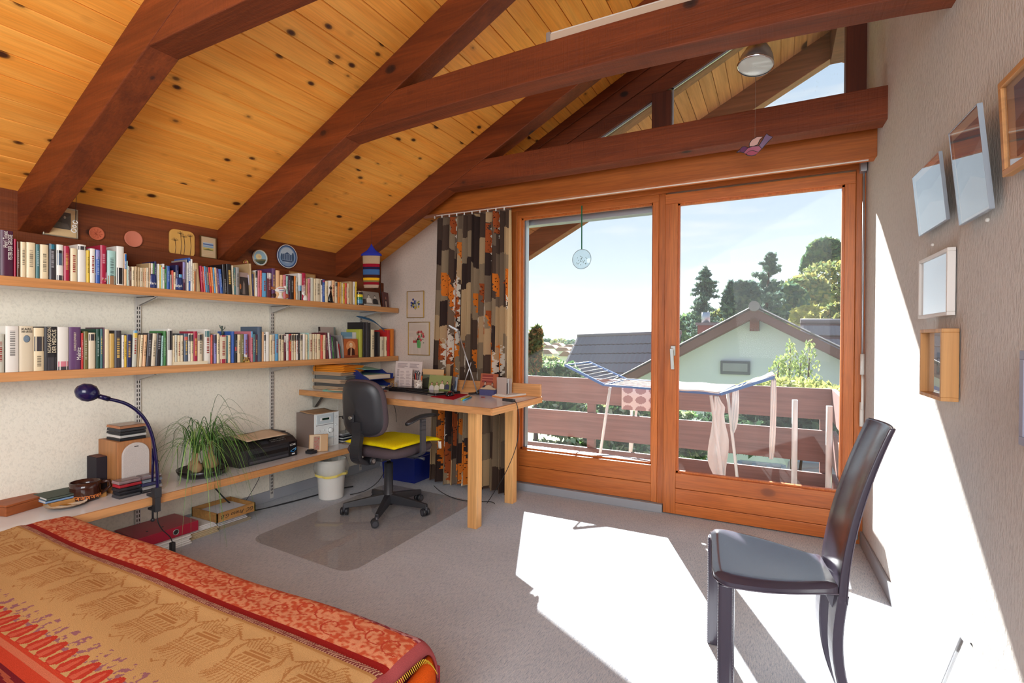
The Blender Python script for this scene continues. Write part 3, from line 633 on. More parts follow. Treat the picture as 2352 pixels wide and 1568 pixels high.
MB().box(ch.x-.28, 14.3, ch.z-1.5, ch.x+.28, 14.8, ch.z+.15).build('chimney', mat('chimney_brick_red', L(150, 92, 82), .9), th); MB().box(ch.x-.33, 14.25, ch.z+.15, ch.x+.33, 14.85, ch.z+.22).build('chimney_cap', TM, th)
MB().tube([(ch.x-.1, 14.5, ch.z+.2), (ch.x-.1, 14.5, ch.z+.5)], .11, 10).build('chimney_pot', ALU, th)
# lower sunlit roof with skylight beside the balcony
tr_ = thing('garden_roof', 'low sunlit tiled roof with a skylight below the balcony', 'roof', (1.2, 9, -2.6))
def lr(u, v, z): return Vector(at(u, v, z=z))
A = lr(1790, 1125, -1.35); B = lr(1835, 985, -1.45); C_ = lr(1990, 960, -1.45); D_ = lr(1990, 1125, -1.35)
GT = mat('sunlit_pale_tile', L(200, 180, 168), .8)
mb = MB(); mb.add([A, B, C_, D_]+[p-Vector((0, 0, .15)) for p in (A, B, C_, D_)], [(0, 3, 2, 1), (4, 5, 6, 7), (0, 4, 5, 1), (3, 0, 4, 7), (1, 5, 6, 2)]); mb.build('roof_slope', GT, tr_)
for r in range(7):
    p = A.lerp(B, (r+.5)/7); q = D_.lerp(C_, (r+.5)/7); MB().bar(p+Vector((0, 0, .02)), q+Vector((0, 0, .02)), .05, .03).build('tile_course', GT, tr_)
S = [lr(1690, 1100, -1.3), lr(1700, 1060, -1.1), lr(1800, 1070, -1.1), lr(1800, 1115, -1.3)]
mb = MB()
for i in range(4): mb.bar(S[i], S[(i+1) % 4], .08, .06)
mb.bar(S[0].lerp(S[3], .33), S[1].lerp(S[2], .33), .06, .05); mb.bar(S[0].lerp(S[3], .66), S[1].lerp(S[2], .66), .06, .05); mb.build('skylight_frame', ALU, tr_)
mb = MB(); mb.add([p-Vector((0, 0, .02)) for p in S], [(0, 1, 2, 3)]); mb.build('skylight_glass', mat('skylight_glass', L(70, 84, 80), .15), tr_)
# distant hills and ground
GRD = mat('meadow_ground', L(112, 128, 84), .95); t_, b_ = nodes(GRD)
t_.links.new(ramp(t_, noise(t_, coords(t_), .2, 4), (.35, L(86, 106, 66)), (.65, L(140, 146, 96))), b_.inputs['Base Color'])
struct(MB().grid(lambda a, b: Vector((-160+320*a, 5.2+(b**2)*420, -4.6-min(b*60, 9)+(max(0, (-160+320*a)-8)*.35 if b < .35 else 0)*min(1, b*5))), 40, 40).build('garden_ground', GRD))
HM = mat('hazed_wooded_hills', L(96, 116, 96), .95); t_, b_ = nodes(HM)
t_.links.new(ramp(t_, noise(t_, coords(t_), .09, 5, 0, .7), (.35, L(62, 98, 104)), (.5, L(92, 124, 124)), (.68, L(124, 138, 122))), b_.inputs['Base Color'])  # bluish distance haze mixed into the woodland colours
def hill(name, y, pts, lab, amp, seed):
    rng = np.random.default_rng(seed); us = np.linspace(pts[0][0], pts[-1][0], 170); vv = np.interp(us, [p[0] for p in pts], [p[1] for p in pts])+rng.normal(size=170)*amp
    mb = MB(); vs = []
    for u, v in zip(us, vv):
        p = at(u, v, y=y); q = at(u, v, y=y); vs += [(p.x, p.y, p.z), (p.x, p.y-y*.12, p.z-(p.z+14)*.4), (p.x, p.y-y*.3, -14), (p.x, p.y+30, -14)]
    fs = [(i*4+k, i*4+k+1, i*4+k+5, i*4+k+4) for i in range(169) for k in range(2)]+[(i*4+3, i*4, i*4+4, i*4+7) for i in range(169)]
    mb.add(vs, fs, True); return tag(mb.build(name, HM), lab, 'hill')
hill('distant_hill', 700, [(900, 748), (1215, 727), (1300, 737), (1400, 752), (1600, 760), (2100, 770)], 'farthest hazy blue hill on the horizon at left', .15, 1)
hill('wooded_hill', 420, [(900, 772), (1215, 752), (1270, 752), (1310, 744), (1350, 746), (1400, 742), (1500, 745), (1620, 740), (1800, 745), (2100, 735)], 'nearer wooded hill across the valley', .5, 2)
VW = mat('village_wall', L(226, 222, 214), .9); VR = mat('village_roof', L(150, 112, 96), .9)
rng = random.Random(5)
for i, (u, v) in enumerate(((1245, 792), (1262, 800), (1278, 795), (1292, 806), (1308, 799), (1250, 812), (1300, 818), (1318, 812))):
    y = 150-(v-790)*2.4; p = at(u, v, y=y); w = rng.uniform(2.2, 3.6); hh = 1.5
    t = thing('village_house', ['leftmost', 'second leftmost', 'upper middle', 'nearer middle', 'upper right', 'lowest left', 'lower right', 'rightmost'][i]+' of the tiny pale houses in the valley below the hill', 'house', (p.x, y, p.z-hh), 0, 'distant village houses')
    MB().box(p.x-w/2, y, p.z-hh, p.x+w/2, y+3, p.z).build('wall', VW, t); MB().prism([(p.x-w/2-.3, p.z), (p.x+w/2+.3, p.z), (p.x+w/2-.8, p.z+.9), (p.x-w/2+.8, p.z+.9)], 'y', y-.3, y+3.3).build('roof', VR, t)
for i, (u, v, y, ru, rv, c) in enumerate(((1255, 785, 175, 16, 8, GM), (1285, 786, 170, 22, 9, GY), (1315, 790, 160, 20, 10, GM), (1235, 803, 130, 18, 9, GY), (1275, 812, 120, 18, 8, GM), (1320, 822, 100, 20, 10, GM), (1262, 828, 90, 26, 9, GY), (1230, 822, 95, 16, 9, GM))):
    tree('valley_tree', ['green', 'autumn yellow'][c is GY]+' rounded valley tree, '+['uppermost left', 'uppermost in the middle', 'nearest the roof ridge', 'just behind the pine', 'in the middle of the houses', 'nearest, beside the roof edge', 'nearest, above the glossy bush', 'low beside the pine'][i], 'tree', (at(u, v, y=y).x, y, -14), [blob(u, v, y, ru, rv), blob(u+ru*.7, v+3, y, ru*.6, rv*.8)], 500, .5, c, 70+i, ['green', 'yellow'][c is GY]+' valley trees', .2)
hz = bpy.data.materials.new('valley_haze'); hz.use_nodes = True; t_ = hz.node_tree; t_.nodes.clear(); o_ = lg(t_, 'ShaderNodeOutputMaterial'); vs_ = lg(t_, 'ShaderNodeVolumeScatter'); vs_.inputs['Density'].default_value = .0004; vs_.inputs['Color'].default_value = (.86, .93, 1, 1); vs_.inputs['Anisotropy'].default_value = .2
t_.links.new(vs_.outputs[0], o_.inputs['Volume'])
o = MB().box(-400, 60, -14, 300, 900, 34).build('valley_haze', hz); o['kind'] = 'stuff'; o['label'] = 'thin blue haze lying in the valley before the hills'; o['category'] = 'haze'
# ---------------------------------------------------------------- wall shelving
XF = -3.05; XS = XF-.012; Z1 = 1.463; Z2 = 1.031; Z3 = .36; XB = -2.875
def shelf(z, xf, y0, y1, th, lab):
    t = thing('wall_shelf', lab, 'shelf', (XL, (y0+y1)/2, z-th), 0, 'wall shelves on slotted uprights')
    MB().box(XL+.002, y0, z-th, xf-.016, y1-.012, z).build('shelf_board', LAM, t, label='grey laminated board')
    mb = MB().box(xf-.016, y0, z-th, xf, y1, z).box(XL+.002, y1-.012, z-th, xf-.016, y1, z)
    mb.build('beech_lipping', BEEY, t, bev=.0015, label='beech front edge'); return t
shelf(Z1, XF, -.3, 3.60, .043, 'upper beech-edged wall shelf filled with books under the dark boards')
shelf(Z2, XF, -.3, 3.60, .042, 'middle beech-edged wall shelf filled with books')
shelf(Z3, XB, -.2, 2.92, .042, 'deep low beech-edged shelf carrying printer and plant')
UPM = mat('grey_painted_steel', L(200, 196, 190), .4, .2); SLOT = mat('dark_slot', L(40, 36, 34), .9)
for y, lb in ((1.592, 'slotted wall upright above the red ring binder'), (2.467, 'slotted wall upright left of the stereo'), (3.356, 'slotted wall upright near the room corner'), (.7, 'slotted wall upright left of the picture edge')):
    t = thing('shelf_upright', lb, 'upright', (XL, y, .02), 0, 'slotted shelf uprights')
    MB().box(XL+.0, y-.014, .02, XL+.014, y+.014, 1.46).build('rail', UPM, t, bev=.001)
    mb = MB()
    for k in range(56):
        z = .05+k*.025
        for s in (-.006, .006): mb.box(XL+.0138, y+s-.0022, z, XL+.0146, y+s+.0022, z+.016)
    mb.build('slots', SLOT, t)
    for zz, xx, dp in ((Z1-.043, XF-.04, .05), (Z2-.042, XF-.04, .045), (Z3-.042, XB-.06, .06)):
        if xx > XB-.1 and y > 3: continue
        MB().prism([(XL+.014, zz), (xx, zz), (xx, zz-.008), (XL+.014, zz-dp)], 'y', y-.009, y-.005).prism([(XL+.014, zz), (xx, zz), (xx, zz-.008), (XL+.014, zz-dp)], 'y', y+.005, y+.009).box(XL+.014, y-.009, zz-.003, xx, y+.009, zz).build('bracket', UPM, t)

# ---------------------------------------------------------------- books
PAL = dict(cream=(226, 208, 170), white=(226, 222, 212), ivory=(214, 200, 172), tan=(186, 158, 116), pale=(196, 196, 180), teal=(74, 118, 120), aqua=(164, 204, 196), blue=(52, 92, 168),
  sky=(92, 156, 196), navy=(34, 38, 84), black=(30, 26, 30), charcoal=(58, 54, 58), brown=(92, 58, 40), maroon=(98, 34, 44), crimson=(166, 30, 62), red=(196, 46, 44), coral=(214, 92, 74), orange=(220, 124, 46),
  yellow=(222, 186, 60), ochre=(196, 160, 84), olive=(116, 108, 56), lime=(176, 178, 70), green=(60, 124, 62), dkgreen=(28, 70, 54), plum=(76, 32, 56), purple=(96, 62, 104), lilac=(140, 136, 190), pink=(206, 120, 132), grey=(150, 146, 142), slate=(76, 92, 112), peach=(226, 180, 134))
WORD = dict(sky='light blue', dkgreen='dark green', pale='grey-green', aqua='pale aqua', lime='yellow-green', teal='dull teal', slate='slate blue', ochre='ochre yellow')
ORD = ['first', 'second', 'third', 'fourth', 'fifth', 'sixth', 'seventh', 'eighth', 'ninth', 'tenth', 'eleventh', 'twelfth', 'thirteenth', 'fourteenth', 'fifteenth', 'sixteenth', 'seventeenth', 'eighteenth', 'nineteenth', 'twentieth']
_pw = {}
def book(sh, u0, u1, vt, col, land, n, lean=0, bands=(), marks=None, xoff=0, desc='', name='book', depth=None, rightof=True):
    """land = landmark phrase, n = how many books away from it"""
    zs = (Z1, Z2)[sh]; xs = XS-xoff; z0 = zs+.0005
    vb = pr((xs, at(u0, 700, x=xs).y, zs))[1]
    y0 = at(u0, vb, x=xs).y; y1 = at(u1, vb, x=xs).y; zt = at((u0+u1)/2, vt, x=xs).z; h = max(zt-zs, .05); w = max(y1-y0-.0008, .004)
    d = min(depth or (.13 if h < .17 else .15 if h < .2 else .185), xs-XL-.045 if sh == 0 else xs-XL-.01)
    c = PAL[col]; rng = random.Random(int(u0*10)+sh); mb = MB(); e = .0015 if w < .02 else .0025
    mb.C(*c)
    # cover: spine (slightly rounded) and two boards
    rr = min(w*.22, .006); sp = [(0, 0), (-rr*.3, w*.15), (-rr*0, w*.5), (-rr*.3, w*.85), (0, w)]
    sp = [(-rr, 0), (-rr*.25, w*.2), (0, w*.5), (-rr*.25, w*.8), (-rr, w)]
    vs = []; 
    for z in (0, h): vs += [Vector((p[0], p[1], z)) for p in sp]
    mb.add(vs, [(i, i+1, i+6, i+5) for i in range(4)], True)
    mb.box(-d, 0, 0, -rr, e, h); mb.box(-d, w-e, 0, -rr, w, h)
    mb.add([Vector((-rr, 0, 0)), Vector((-rr, w, 0)), Vector((0, w*.5, 0)), Vector((-rr, 0, h)), Vector((-rr, w, h)), Vector((0, w*.5, h))], [(0, 2, 1), (3, 4, 5)])
    mb.C(214, 200, 170); mb.box(-d+.003, e, .002, -rr-.0005, w-e, h-.003 if h > .12 else h-.001)
    def band(za, zb, cc, ya=.04, yb=.96):
        mb.C(*cc) ; q = .0004
        mb.add([Vector((-rr*.9*abs(2*y_-1)**2+q, w*y_, h*z_)) for z_ in (za, zb) for y_ in (ya, .3, .5, .7, yb)], [(i, i+1, i+6, i+5) for i in range(4)])
    for b in bands: band(b[0], b[1], PAL[b[2]] if isinstance(b[2], str) else b[2])
    lum = sum(c)/3
    if marks is None: marks = (.25, .8, 1)
    if marks and w > .007:
        ink = tuple(int(q*.62) for q in c) if lum > 130 else tuple(int(q*.45+120) for q in c)
        if rng.random() < .18: ink = (150, 60, 50) if lum > 130 else (214, 176, 90)
        z = marks[0]+rng.uniform(0, .12)
        while z < marks[1]:
            l_ = rng.uniform(.012, .05); wd = .07 if w > .02 else .12
            band(z, min(z+l_, marks[1]), ink, .5-wd, .5+wd); z += l_+rng.uniform(.008, .03)
    w_ = WORD.get(col, col); size = ('thick ' if w > .026 else 'slim ' if w < .012 else '')
    tall = 'tall ' if h > .215 else 'small ' if h < .15 else ''
    lab = f"{tall}{size}{w_} book{(' '+desc) if desc else ''}, "
    lab += land if n == 0 else f"{ORD[n-1] if n <= 20 else 'NTH%d' % n} {'right' if rightof else 'left'} of {land}"
    ob = thing(name, lab, 'book', (xs, y0, z0), 0, 'books on the upper shelf' if sh == 0 else 'books on the middle shelf')
    if lean:
        if lean > 0: ob.rotation_euler = (lean, 0, 0)
        else: ob.location = (xs, y0+w*(1-math.cos(lean)), z0+w*math.sin(-lean)) ; ob.rotation_euler = (lean, 0, 0)
        if lean > 0: ob.location = (xs, y0, z0+0.0)
    mb.build('cover', SHINYB, ob, local=True)
    return ob, w, h, d, y0
SHINYB = attrmat('book_cover_print', .34)
_b = MB.build
def build2(s, name, m, parent=None, **k):
    if m is SHINYB:
        o = _b(s, name, PAINT, parent, **k); o.data.materials[0] = SHINYB; return o
    return _b(s, name, m, parent, **k)
MB.build = build2
def spine_text(ob, s, w, h, m, size, yf=.5, zf=.1, sx=1, up=True):
    # lettering running up the spine
    M = frame((.0008, w*yf, h*zf), (0, 0, 1), (0, -1, 0)) if up else frame((.0008, w*yf, h*zf), (0, 0, -1), (0, 1, 0))
    cu = text(s, 'lettering', M, size, m, ob, sx=sx)
    cu.data.transform(INV[ob.name].inverted()); return cu
# upper shelf: (u0, u1, top, colour, options)
def run(sh, items, segs):
    """segs: list of (index, landmark, first-n, right) so that each label counts from a thing one can find"""
    out = []; cur = None
    for i, it in enumerate(items):
        for s_ in segs:
            if s_[0] == i: cur = [s_[1], s_[2], s_[3] if len(s_) > 3 else True, s_[0]]
        o = it[4] if len(it) > 4 else {}
        n = abs(i-cur[1])
        out.append(book(sh, it[0], it[1], it[2], it[3], cur[0], n, rightof=cur[2], **o))
    return out
NM = dict(marks=False)
S1 = [(-14, 1, 557, 'teal', dict(desc='cut off')),
 (2, 32, 529.5, 'plum', dict(marks=False, desc='with big white lettering')), (33, 38, 549, 'crimson'), (39.5, 46, 555, 'brown'), (48, 61, 555.7, 'cream', dict(desc='with pink edge')),
 (62, 83, 557, 'cream'), (83.5, 92, 561, 'teal'), (93, 113, 562, 'cream', dict(marks=(.12, .75), desc='with orange title')), (114, 129, 560, 'charcoal', dict(bands=((.85, .98, (40, 110, 130)),), desc='with blue label')),
 (131, 147, 562, 'white', dict(bands=((.42, .76, 'slate'), (.76, .84, 'black'), (0, .14, 'charcoal')), marks=False, desc='with blue picture')), (147.5, 161, 565, 'crimson', dict(bands=((0, 1, 'crimson'),), desc='with a gold line')),
 (163, 178.5, 570.6, 'cream', dict(desc='with black title')), (180, 199, 562, 'white', dict(bands=((.86, .96, 'charcoal'),), marks=False, desc='with black lettering on top')), (199.5, 207, 575, 'yellow'),
 (208, 220, 571, 'white'), (221, 231, 573.6, 'blue', dict(bands=((.72, .98, 'lilac'),))), (231.5, 246, 563.6, 'crimson', dict(desc='with rounded spine', marks=(.5, .8))),
 (248, 267, 576, 'aqua', dict(bands=((0, .26, (150, 110, 80)),))), (269, 286, 566, 'white', dict(bands=((.03, .45, 'black'),), marks=False, desc='with a black panel')),
 (286.2, 291.5, 582, 'peach', dict(bands=((.52, .98, (30, 110, 180)),), marks=False, desc='with blue top label')), (291.6, 293.4, 599, 'aqua'), (293.5, 297.5, 611, 'pale'), (298, 302.5, 614, 'brown'), (303, 310.5, 612.5, 'cream'),
 (311, 316.5, 612, 'tan'), (317, 322.5, 614, 'tan', dict(desc='with darker spine')), (323, 327.5, 615, 'ivory'), (328, 332, 615, 'tan'), (332.4, 336.6, 615.5, 'peach'), (337, 342, 615, 'ivory'), (342.5, 347, 604, 'tan'),
 (347.5, 352, 604.5, 'white'), (352.5, 355.2, 605, 'green'), (355.5, 360, 600.5, 'navy'), (360.5, 362.8, 606, 'pale'), (363, 366.8, 606, 'white'), (367, 370.2, 609, 'yellow'), (370.5, 373.6, 613, 'aqua'),
 (374, 378.4, 606, 'white', dict(bands=((.8, .86, 'red'),))), (378.6, 382, 618, 'green'), (382.2, 383.8, 610, 'teal'), (384, 391, 611, 'blue'), (391.5, 395, 631, 'grey'), (395.3, 399, 621, 'coral'), (399.5, 404, 625, 'cream'),
 (404.5, 411.5, 609, 'navy'), (412, 419.5, 630, 'sky'), (420, 427, 601, 'plum', dict(bands=((.4, .98, 'lilac'),))), (427.5, 430, 596, 'grey'), (430.3, 433.8, 603, 'white'), (434, 438, 592, 'blue', dict(bands=((.3, .9, 'white'),))), (438.3, 443, 595, 'white'),
 (443.3, 447, 604.5, 'cream'), (447.2, 449.2, 623, 'orange'), (449.5, 451.5, 618, 'brown'), (452, 462, 604.6, 'tan', dict(lean=.09, desc='leaning', marks=False)),
 (464, 469, 611, 'crimson', dict(lean=.075)), (469.5, 473, 613, 'coral', dict(lean=.075)), (473.3, 477, 612, 'sky', dict(lean=.075)), (477.5, 482.5, 614, 'slate', dict(lean=.075)), (483, 487.5, 614.5, 'red', dict(lean=.075)), (488, 492.5, 614, 'orange', dict(lean=.075)),
 (493, 496.5, 615, 'sky', dict(lean=.075)), (497, 501, 615, 'peach', dict(lean=.075)), (501.5, 506.5, 617, 'purple', dict(lean=.085)), (507, 513.5, 618.5, 'blue', dict(lean=.085)), (515, 523, 608, 'black', dict(lean=.06, marks=(.05, .5))),
 (524, 535, 607, 'black', dict(lean=.05, desc='with white title')), (535.5, 538.5, 610, 'ivory', dict(lean=.04)), (539, 542.5, 615, 'teal', dict(lean=.03)), (543, 551, 614, 'grey', dict(lean=.01, desc='with rounded spine')),
 (577, 580.5, 606, 'tan', dict(lean=.05, desc='taller than its neighbours', marks=False)), (581, 584, 629, 'navy', dict(lean=.04)), (584.4, 586, 625, 'tan'), (586.5, 592.5, 621, 'white', dict(bands=((.72, .98, 'black'),), desc='with black label')), (593, 597, 621, 'pink'),
 (597.5, 602.5, 621, 'coral', dict(desc='with cream spine stripe')), (603, 613.5, 627, 'sky', dict(marks=(.2, .7))), (614.5, 624.5, 626, 'maroon', dict(bands=((.76, .98, 'white'),), desc='with white label')), (625.5, 633.5, 616.5, 'purple', dict(desc='with rounded spine')),
 (634.5, 643.5, 621, 'peach', dict(bands=((.0, .02, 'crimson'),), marks=False)), (645, 651, 631.5, 'peach', dict(desc='with orange edge')), (651.5, 657.8, 631.5, 'pink'), (658.3, 662, 634, 'aqua'), (663, 667.3, 632, 'plum'), (668, 676, 633, 'black', dict(desc='with pink title')),
 (676.5, 680, 634, 'orange'), (680.5, 685, 637, 'pale'), (686, 694.5, 628, 'white', dict(bands=((.35, .55, 'sky'), (0, .35, 'black')), marks=False, desc='with dark foot')), (695, 703, 627, 'crimson', dict(bands=((.2, .55, 'white'),), desc='with white middle')), (704, 707.5, 640, 'tan'),
 (708, 714, 640, 'pink'), (714.5, 721.5, 638, 'pale', dict(marks=False)), (722, 726, 640, 'cream'), (726.5, 737.3, 640, 'ivory'), (737.8, 741, 641, 'white', dict(bands=((.74, .97, 'black'),))), (741.5, 747.3, 642, 'blue', dict(bands=((.88, .97, 'crimson'),))),
 (748, 754.8, 646, 'cream'), (755.3, 763, 645, 'white'), (763.5, 770, 644, 'peach', dict(desc='with orange edge')), (770.5, 776.5, 647, 'ivory', dict(bands=((.78, .96, 'charcoal'),))), (777, 781, 648, 'orange'), (781.4, 785, 648, 'ochre'), (785.5, 788.8, 650, 'cream'), (789.2, 792.4, 651, 'yellow'), (793, 798, 650, 'coral'),
 (798.5, 803, 651, 'cream'), (803.5, 812, 646.5, 'tan', dict(marks=False)), (812.5, 816.4, 647, 'white'), (816.8, 820.5, 647, 'yellow')]
ix = {round(b[0], 1): i for i, b in enumerate(S1)}
B1 = run(0, S1, [(0, 'at the left end of the upper shelf', 0), (1, 'the upper shelf\'s left end', 0), (2, 'the big plum book', 1),
  (ix[114], 'the small glass bowl', ix[231.5], False), (ix[231.5], 'directly behind the small glass bowl', ix[231.5]), (ix[248], 'the small glass bowl', ix[231.5]),
  (ix[303], 'the left navy mug', ix[342.5], False), (ix[342.5], 'peeping over the left navy mug', ix[342.5]), (ix[347.5], 'the tan book above the left navy mug', ix[342.5]), (ix[360.5], 'the left navy mug', ix[355.5]),
  (ix[399.5], 'behind the right navy mug', ix[399.5]), (ix[404.5], 'the cream book behind the right navy mug', ix[399.5]), (ix[420], 'the right navy mug', ix[412]), (ix[452], 'below the small landscape picture', ix[452]),
  (ix[464], 'the leaning tan book', ix[452]), (ix[577], 'just right of the leaning magazine', ix[577]), (ix[581], 'the leaning magazine', ix[577]-1), (ix[625.5], 'directly behind the striped bird', ix[625.5]),
  (ix[634.5], 'the purple book behind the striped bird', ix[625.5]), (ix[704], 'the rooster figurine', ix[695]), (ix[748], 'just left of the cat figurine', ix[748]), (ix[755.3], 'directly behind the cat figurine', ix[755.3]), (ix[763.5], 'the cat figurine', ix[755.3])])
o, w, h, d, y0 = B1[1]; spine_text(o, 'PETER DER GROSSE', w, h, WINK, .021, .74, .36, sx=.62); spine_text(o, 'Henri Troyat', w, h, WINK, .022, .36, .62, sx=.62)
for i, s_, m_, z_, fs, sx_ in ((ix[93], 'Utta Danella  Tanzmusik', RINK, .1, .012, .8), (ix[286.2], 'ENGLAND', WINK, .54, .009, .9), (ix[269], 'Sigrid Undset', WINK, .05, .009, .9)):
    o, w, h, d, y0 = B1[i]
    if i != ix[93] and i != ix[269]: spine_text(o, s_, w, h, m_, fs, .5, z_, sx=sx_)
S2 = [(-8, 11, 767, 'pale', dict(desc='cut off')), (14, 44.5, 749, 'white', dict(marks=(.35, .9))), (45.5, 77.5, 749, 'ivory', dict(marks=False, desc='with emperor emblem')), (78.5, 102.5, 753, 'cream', dict(bands=((.46, .8, 'charcoal'),), marks=(.1, .35), desc='with dark picture band')),
 (103.5, 132, 750, 'black', dict(marks=False, bands=((0, .3, 'charcoal'),), desc='with two title lines')), (133.5, 159, 751, 'white', dict(bands=((0, .08, 'charcoal'), (.08, .2, 'pink')), marks=False, desc='with a pink landscape')), (160, 187, 751, 'purple', dict(marks=False, desc='with small landscape print')),
 (187.5, 192, 765, 'red'), (193, 203, 761, 'olive'), (204.5, 221, 764, 'ivory', dict(bands=((.78, .96, 'charcoal'),), marks=False, desc='with dark top label')), (222, 230.5, 755, 'dkgreen'), (231, 236.5, 755, 'teal'), (237, 240.5, 752, 'plum'), (241, 252, 756, 'cream', NM), (252.5, 264, 766, 'ochre', NM), (264.5, 280, 759, 'charcoal', dict(desc='with rounded spine')),
 (280.5, 286, 769, 'white'), (286.3, 291.3, 770, 'yellow'), (291.8, 303.5, 768, 'navy'), (304.5, 315, 759, 'pale', dict(bands=((.8, .93, 'yellow'), (.93, 1, 'sky')), lean=-.03, desc='with yellow label')), (316, 319, 769, 'tan', dict(lean=-.04)), (320, 326.5, 769, 'cream', dict(lean=-.05, marks=(.4, .9))), (328, 335, 769, 'peach', dict(lean=-.05)),
 (337, 347, 766, 'charcoal', dict(lean=-.05)), (348, 357.5, 766, 'ivory', dict(lean=-.05)), (358.5, 370, 765, 'black', dict(lean=-.04, marks=(.4, .95))), (370.6, 374.5, 771, 'aqua', dict(lean=-.02)), (376.5, 382, 760, 'green'), (386.5, 398, 755, 'white', dict(bands=((.42, .95, 'black'),), marks=False, desc='with black title panel')), (398.5, 402, 771, 'cream'),
 (402.5, 408, 769, 'pale'), (408.5, 415, 770, 'cream'), (415.4, 422, 770, 'ivory'), (424, 433, 766, 'slate', dict(bands=((.78, .9, 'coral'),))), (433.4, 438.6, 766, 'white', dict(bands=((.75, .97, 'charcoal'),))), (439, 445, 766, 'cream', dict(bands=((.75, .97, 'charcoal'),))), (445.6, 454.6, 761, 'crimson'), (455.4, 467, 766, 'ivory', dict(bands=((.76, .97, 'charcoal'),), desc='with dark square')),
 (471, 485, 756, 'white', dict(bands=((.78, .95, 'teal'),), desc='with teal picture')), (485.5, 488.7, 769, 'coral'), (489, 491.3, 769, 'plum'), (491.8, 498.4, 768, 'lilac', dict(bands=((.7, .98, 'charcoal'),))), (499, 505, 766, 'cream'), (506.5, 521.4, 770, 'ivory', dict(bands=((0, .15, 'crimson'), (.95, 1, 'crimson')), desc='with magenta foot')), (521.8, 524, 771, 'teal'),
 (524.4, 530.5, 770, 'cream'), (533, 539, 761, 'blue', NM), (540, 545.8, 768, 'black', dict(bands=((.42, .56, 'red'),))), (546.4, 554, 768, 'cream'), (554.6, 561, 767, 'olive'), (561.6, 570, 767, 'lilac', dict(bands=((.0, .3, 'white'),))), (576.5, 582, 761, 'pink', dict(bands=((.8, 1, 'sky'),), desc='with blue top')), (582.4, 587, 767, 'teal'), (587.5, 592.4, 768, 'plum'),
 (593, 602.6, 750, 'slate', dict(marks=False)), (603, 606.3, 762, 'peach', NM), (606.6, 611.4, 767, 'white', dict(bands=((.75, .97, 'charcoal'),), desc='with dark label')), (612, 620, 762, 'white', dict(marks=False, desc='with rounded spine')), (620.5, 626, 768, 'cream'), (626.5, 632.4, 768, 'ivory', dict(bands=((.75, .97, 'grey'),))), (633, 640.4, 767, 'sky'),
 (641, 646.6, 768, 'ivory', dict(bands=((.82, .98, 'charcoal'),))), (647, 652.8, 768, 'cream', dict(bands=((.8, .98, 'charcoal'),))), (653.2, 658, 768, 'maroon', dict(bands=((.7, .95, 'white'),))), (658.4, 664, 767, 'white'), (665, 670, 767, 'red', dict(bands=((.72, .95, 'charcoal'),))), (670.4, 675.3, 767, 'ivory', dict(bands=((.74, .96, 'black'),))),
 (675.7, 680.6, 767, 'cream', dict(bands=((.74, .96, 'black'),))), (681, 685.8, 767, 'white', dict(bands=((.74, .96, 'black'),))), (686.2, 689.4, 764, 'black'), (690, 696, 767, 'ivory', dict(bands=((.74, .96, 'charcoal'),))), (696.6, 702.6, 766, 'white', dict(marks=False)), (703, 707.4, 768, 'cream'), (708, 710, 764, 'aqua'), (710.6, 719, 767, 'ivory'), (719.4, 723.4, 767, 'cream'),
 (723.8, 728.2, 767, 'ivory', dict(desc='with creased spine')), (728.6, 737.4, 767, 'cream'), (738, 743, 769, 'coral'), (743.4, 749, 769, 'cream'), (751, 757, 764, 'maroon', dict(lean=.09)), (758, 761.8, 764, 'white', dict(lean=.10)), (762.2, 764.8, 768, 'purple', dict(lean=.10)), (765.2, 768.4, 774, 'green', dict(lean=.10)), (769, 775, 773, 'charcoal', dict(lean=.09, marks=False)),
 (790, 794, 770, 'grey', dict(lean=.17, marks=False, desc='leaning far left')), (826, 834, 756, 'lime', dict(marks=False, depth=.15)), (835, 841, 740, 'black', dict(marks=False)), (841.4, 846.4, 740, 'charcoal', dict(marks=False)), (846.8, 852, 741, 'black', dict(marks=False)), (853, 861, 757, 'cream'), (862, 873.5, 762, 'black', NM), (874.5, 883, 773, 'ivory', dict(desc='with cracked brown spine')), (885, 890, 773, 'cream'), (890.4, 897, 758, 'red', NM), (898, 906, 755, 'orange', dict(marks=False, depth=.14))]
jx = {round(b[0], 1): i for i, b in enumerate(S2)}
B2 = run(1, S2, [(0, 'at the left end of the middle shelf', 0), (1, 'the middle shelf\'s left end', 0), (3, 'the emperor emblem book', 2), (5, 'the two-title black book', 4), (7, 'the tall purple book', 6), (jx[304.5], 'just before the left upright', jx[304.5]), (jx[316], 'the yellow-labelled book at the left upright', jx[304.5]),
  (jx[386.5], 'above the cream book lying flat', jx[386.5]), (jx[398.5], 'the black-panelled book over the flat book', jx[386.5]), (jx[471], 'the flat lying cream book', jx[455.4]), (jx[506.5], 'under the small dark statuette', jx[506.5]), (jx[521.8], 'the magenta-footed book', jx[506.5]),
  (jx[561.6], 'directly behind the gold trinket', jx[561.6]), (jx[576.5], 'the gold trinket', jx[561.6]), (jx[633], 'at the middle upright', jx[633]), (jx[641], 'the light blue book at the middle upright', jx[633]), (jx[751], 'the sepia portrait', jx[790], False), (jx[826], 'the sepia portrait', jx[790])])
o, w, h, d, y0 = B2[2]; text_y = w/2
M_ = frame((.0008, w*.5, h*.91), (0, 1, 0), (0, 0, 1))
for s_, zf, sz in (('KARL', .93, .016), ('DER GROSSE', .875, .011)):
    cu = text(s_, 'lettering', frame((.0010, w*.5, h*zf), (0, 1, 0), (0, 0, 1)), sz, INK, o, align='CENTER', sx=.62 if sz < .015 else 1); cu.data.transform(INV[o.name].inverted())
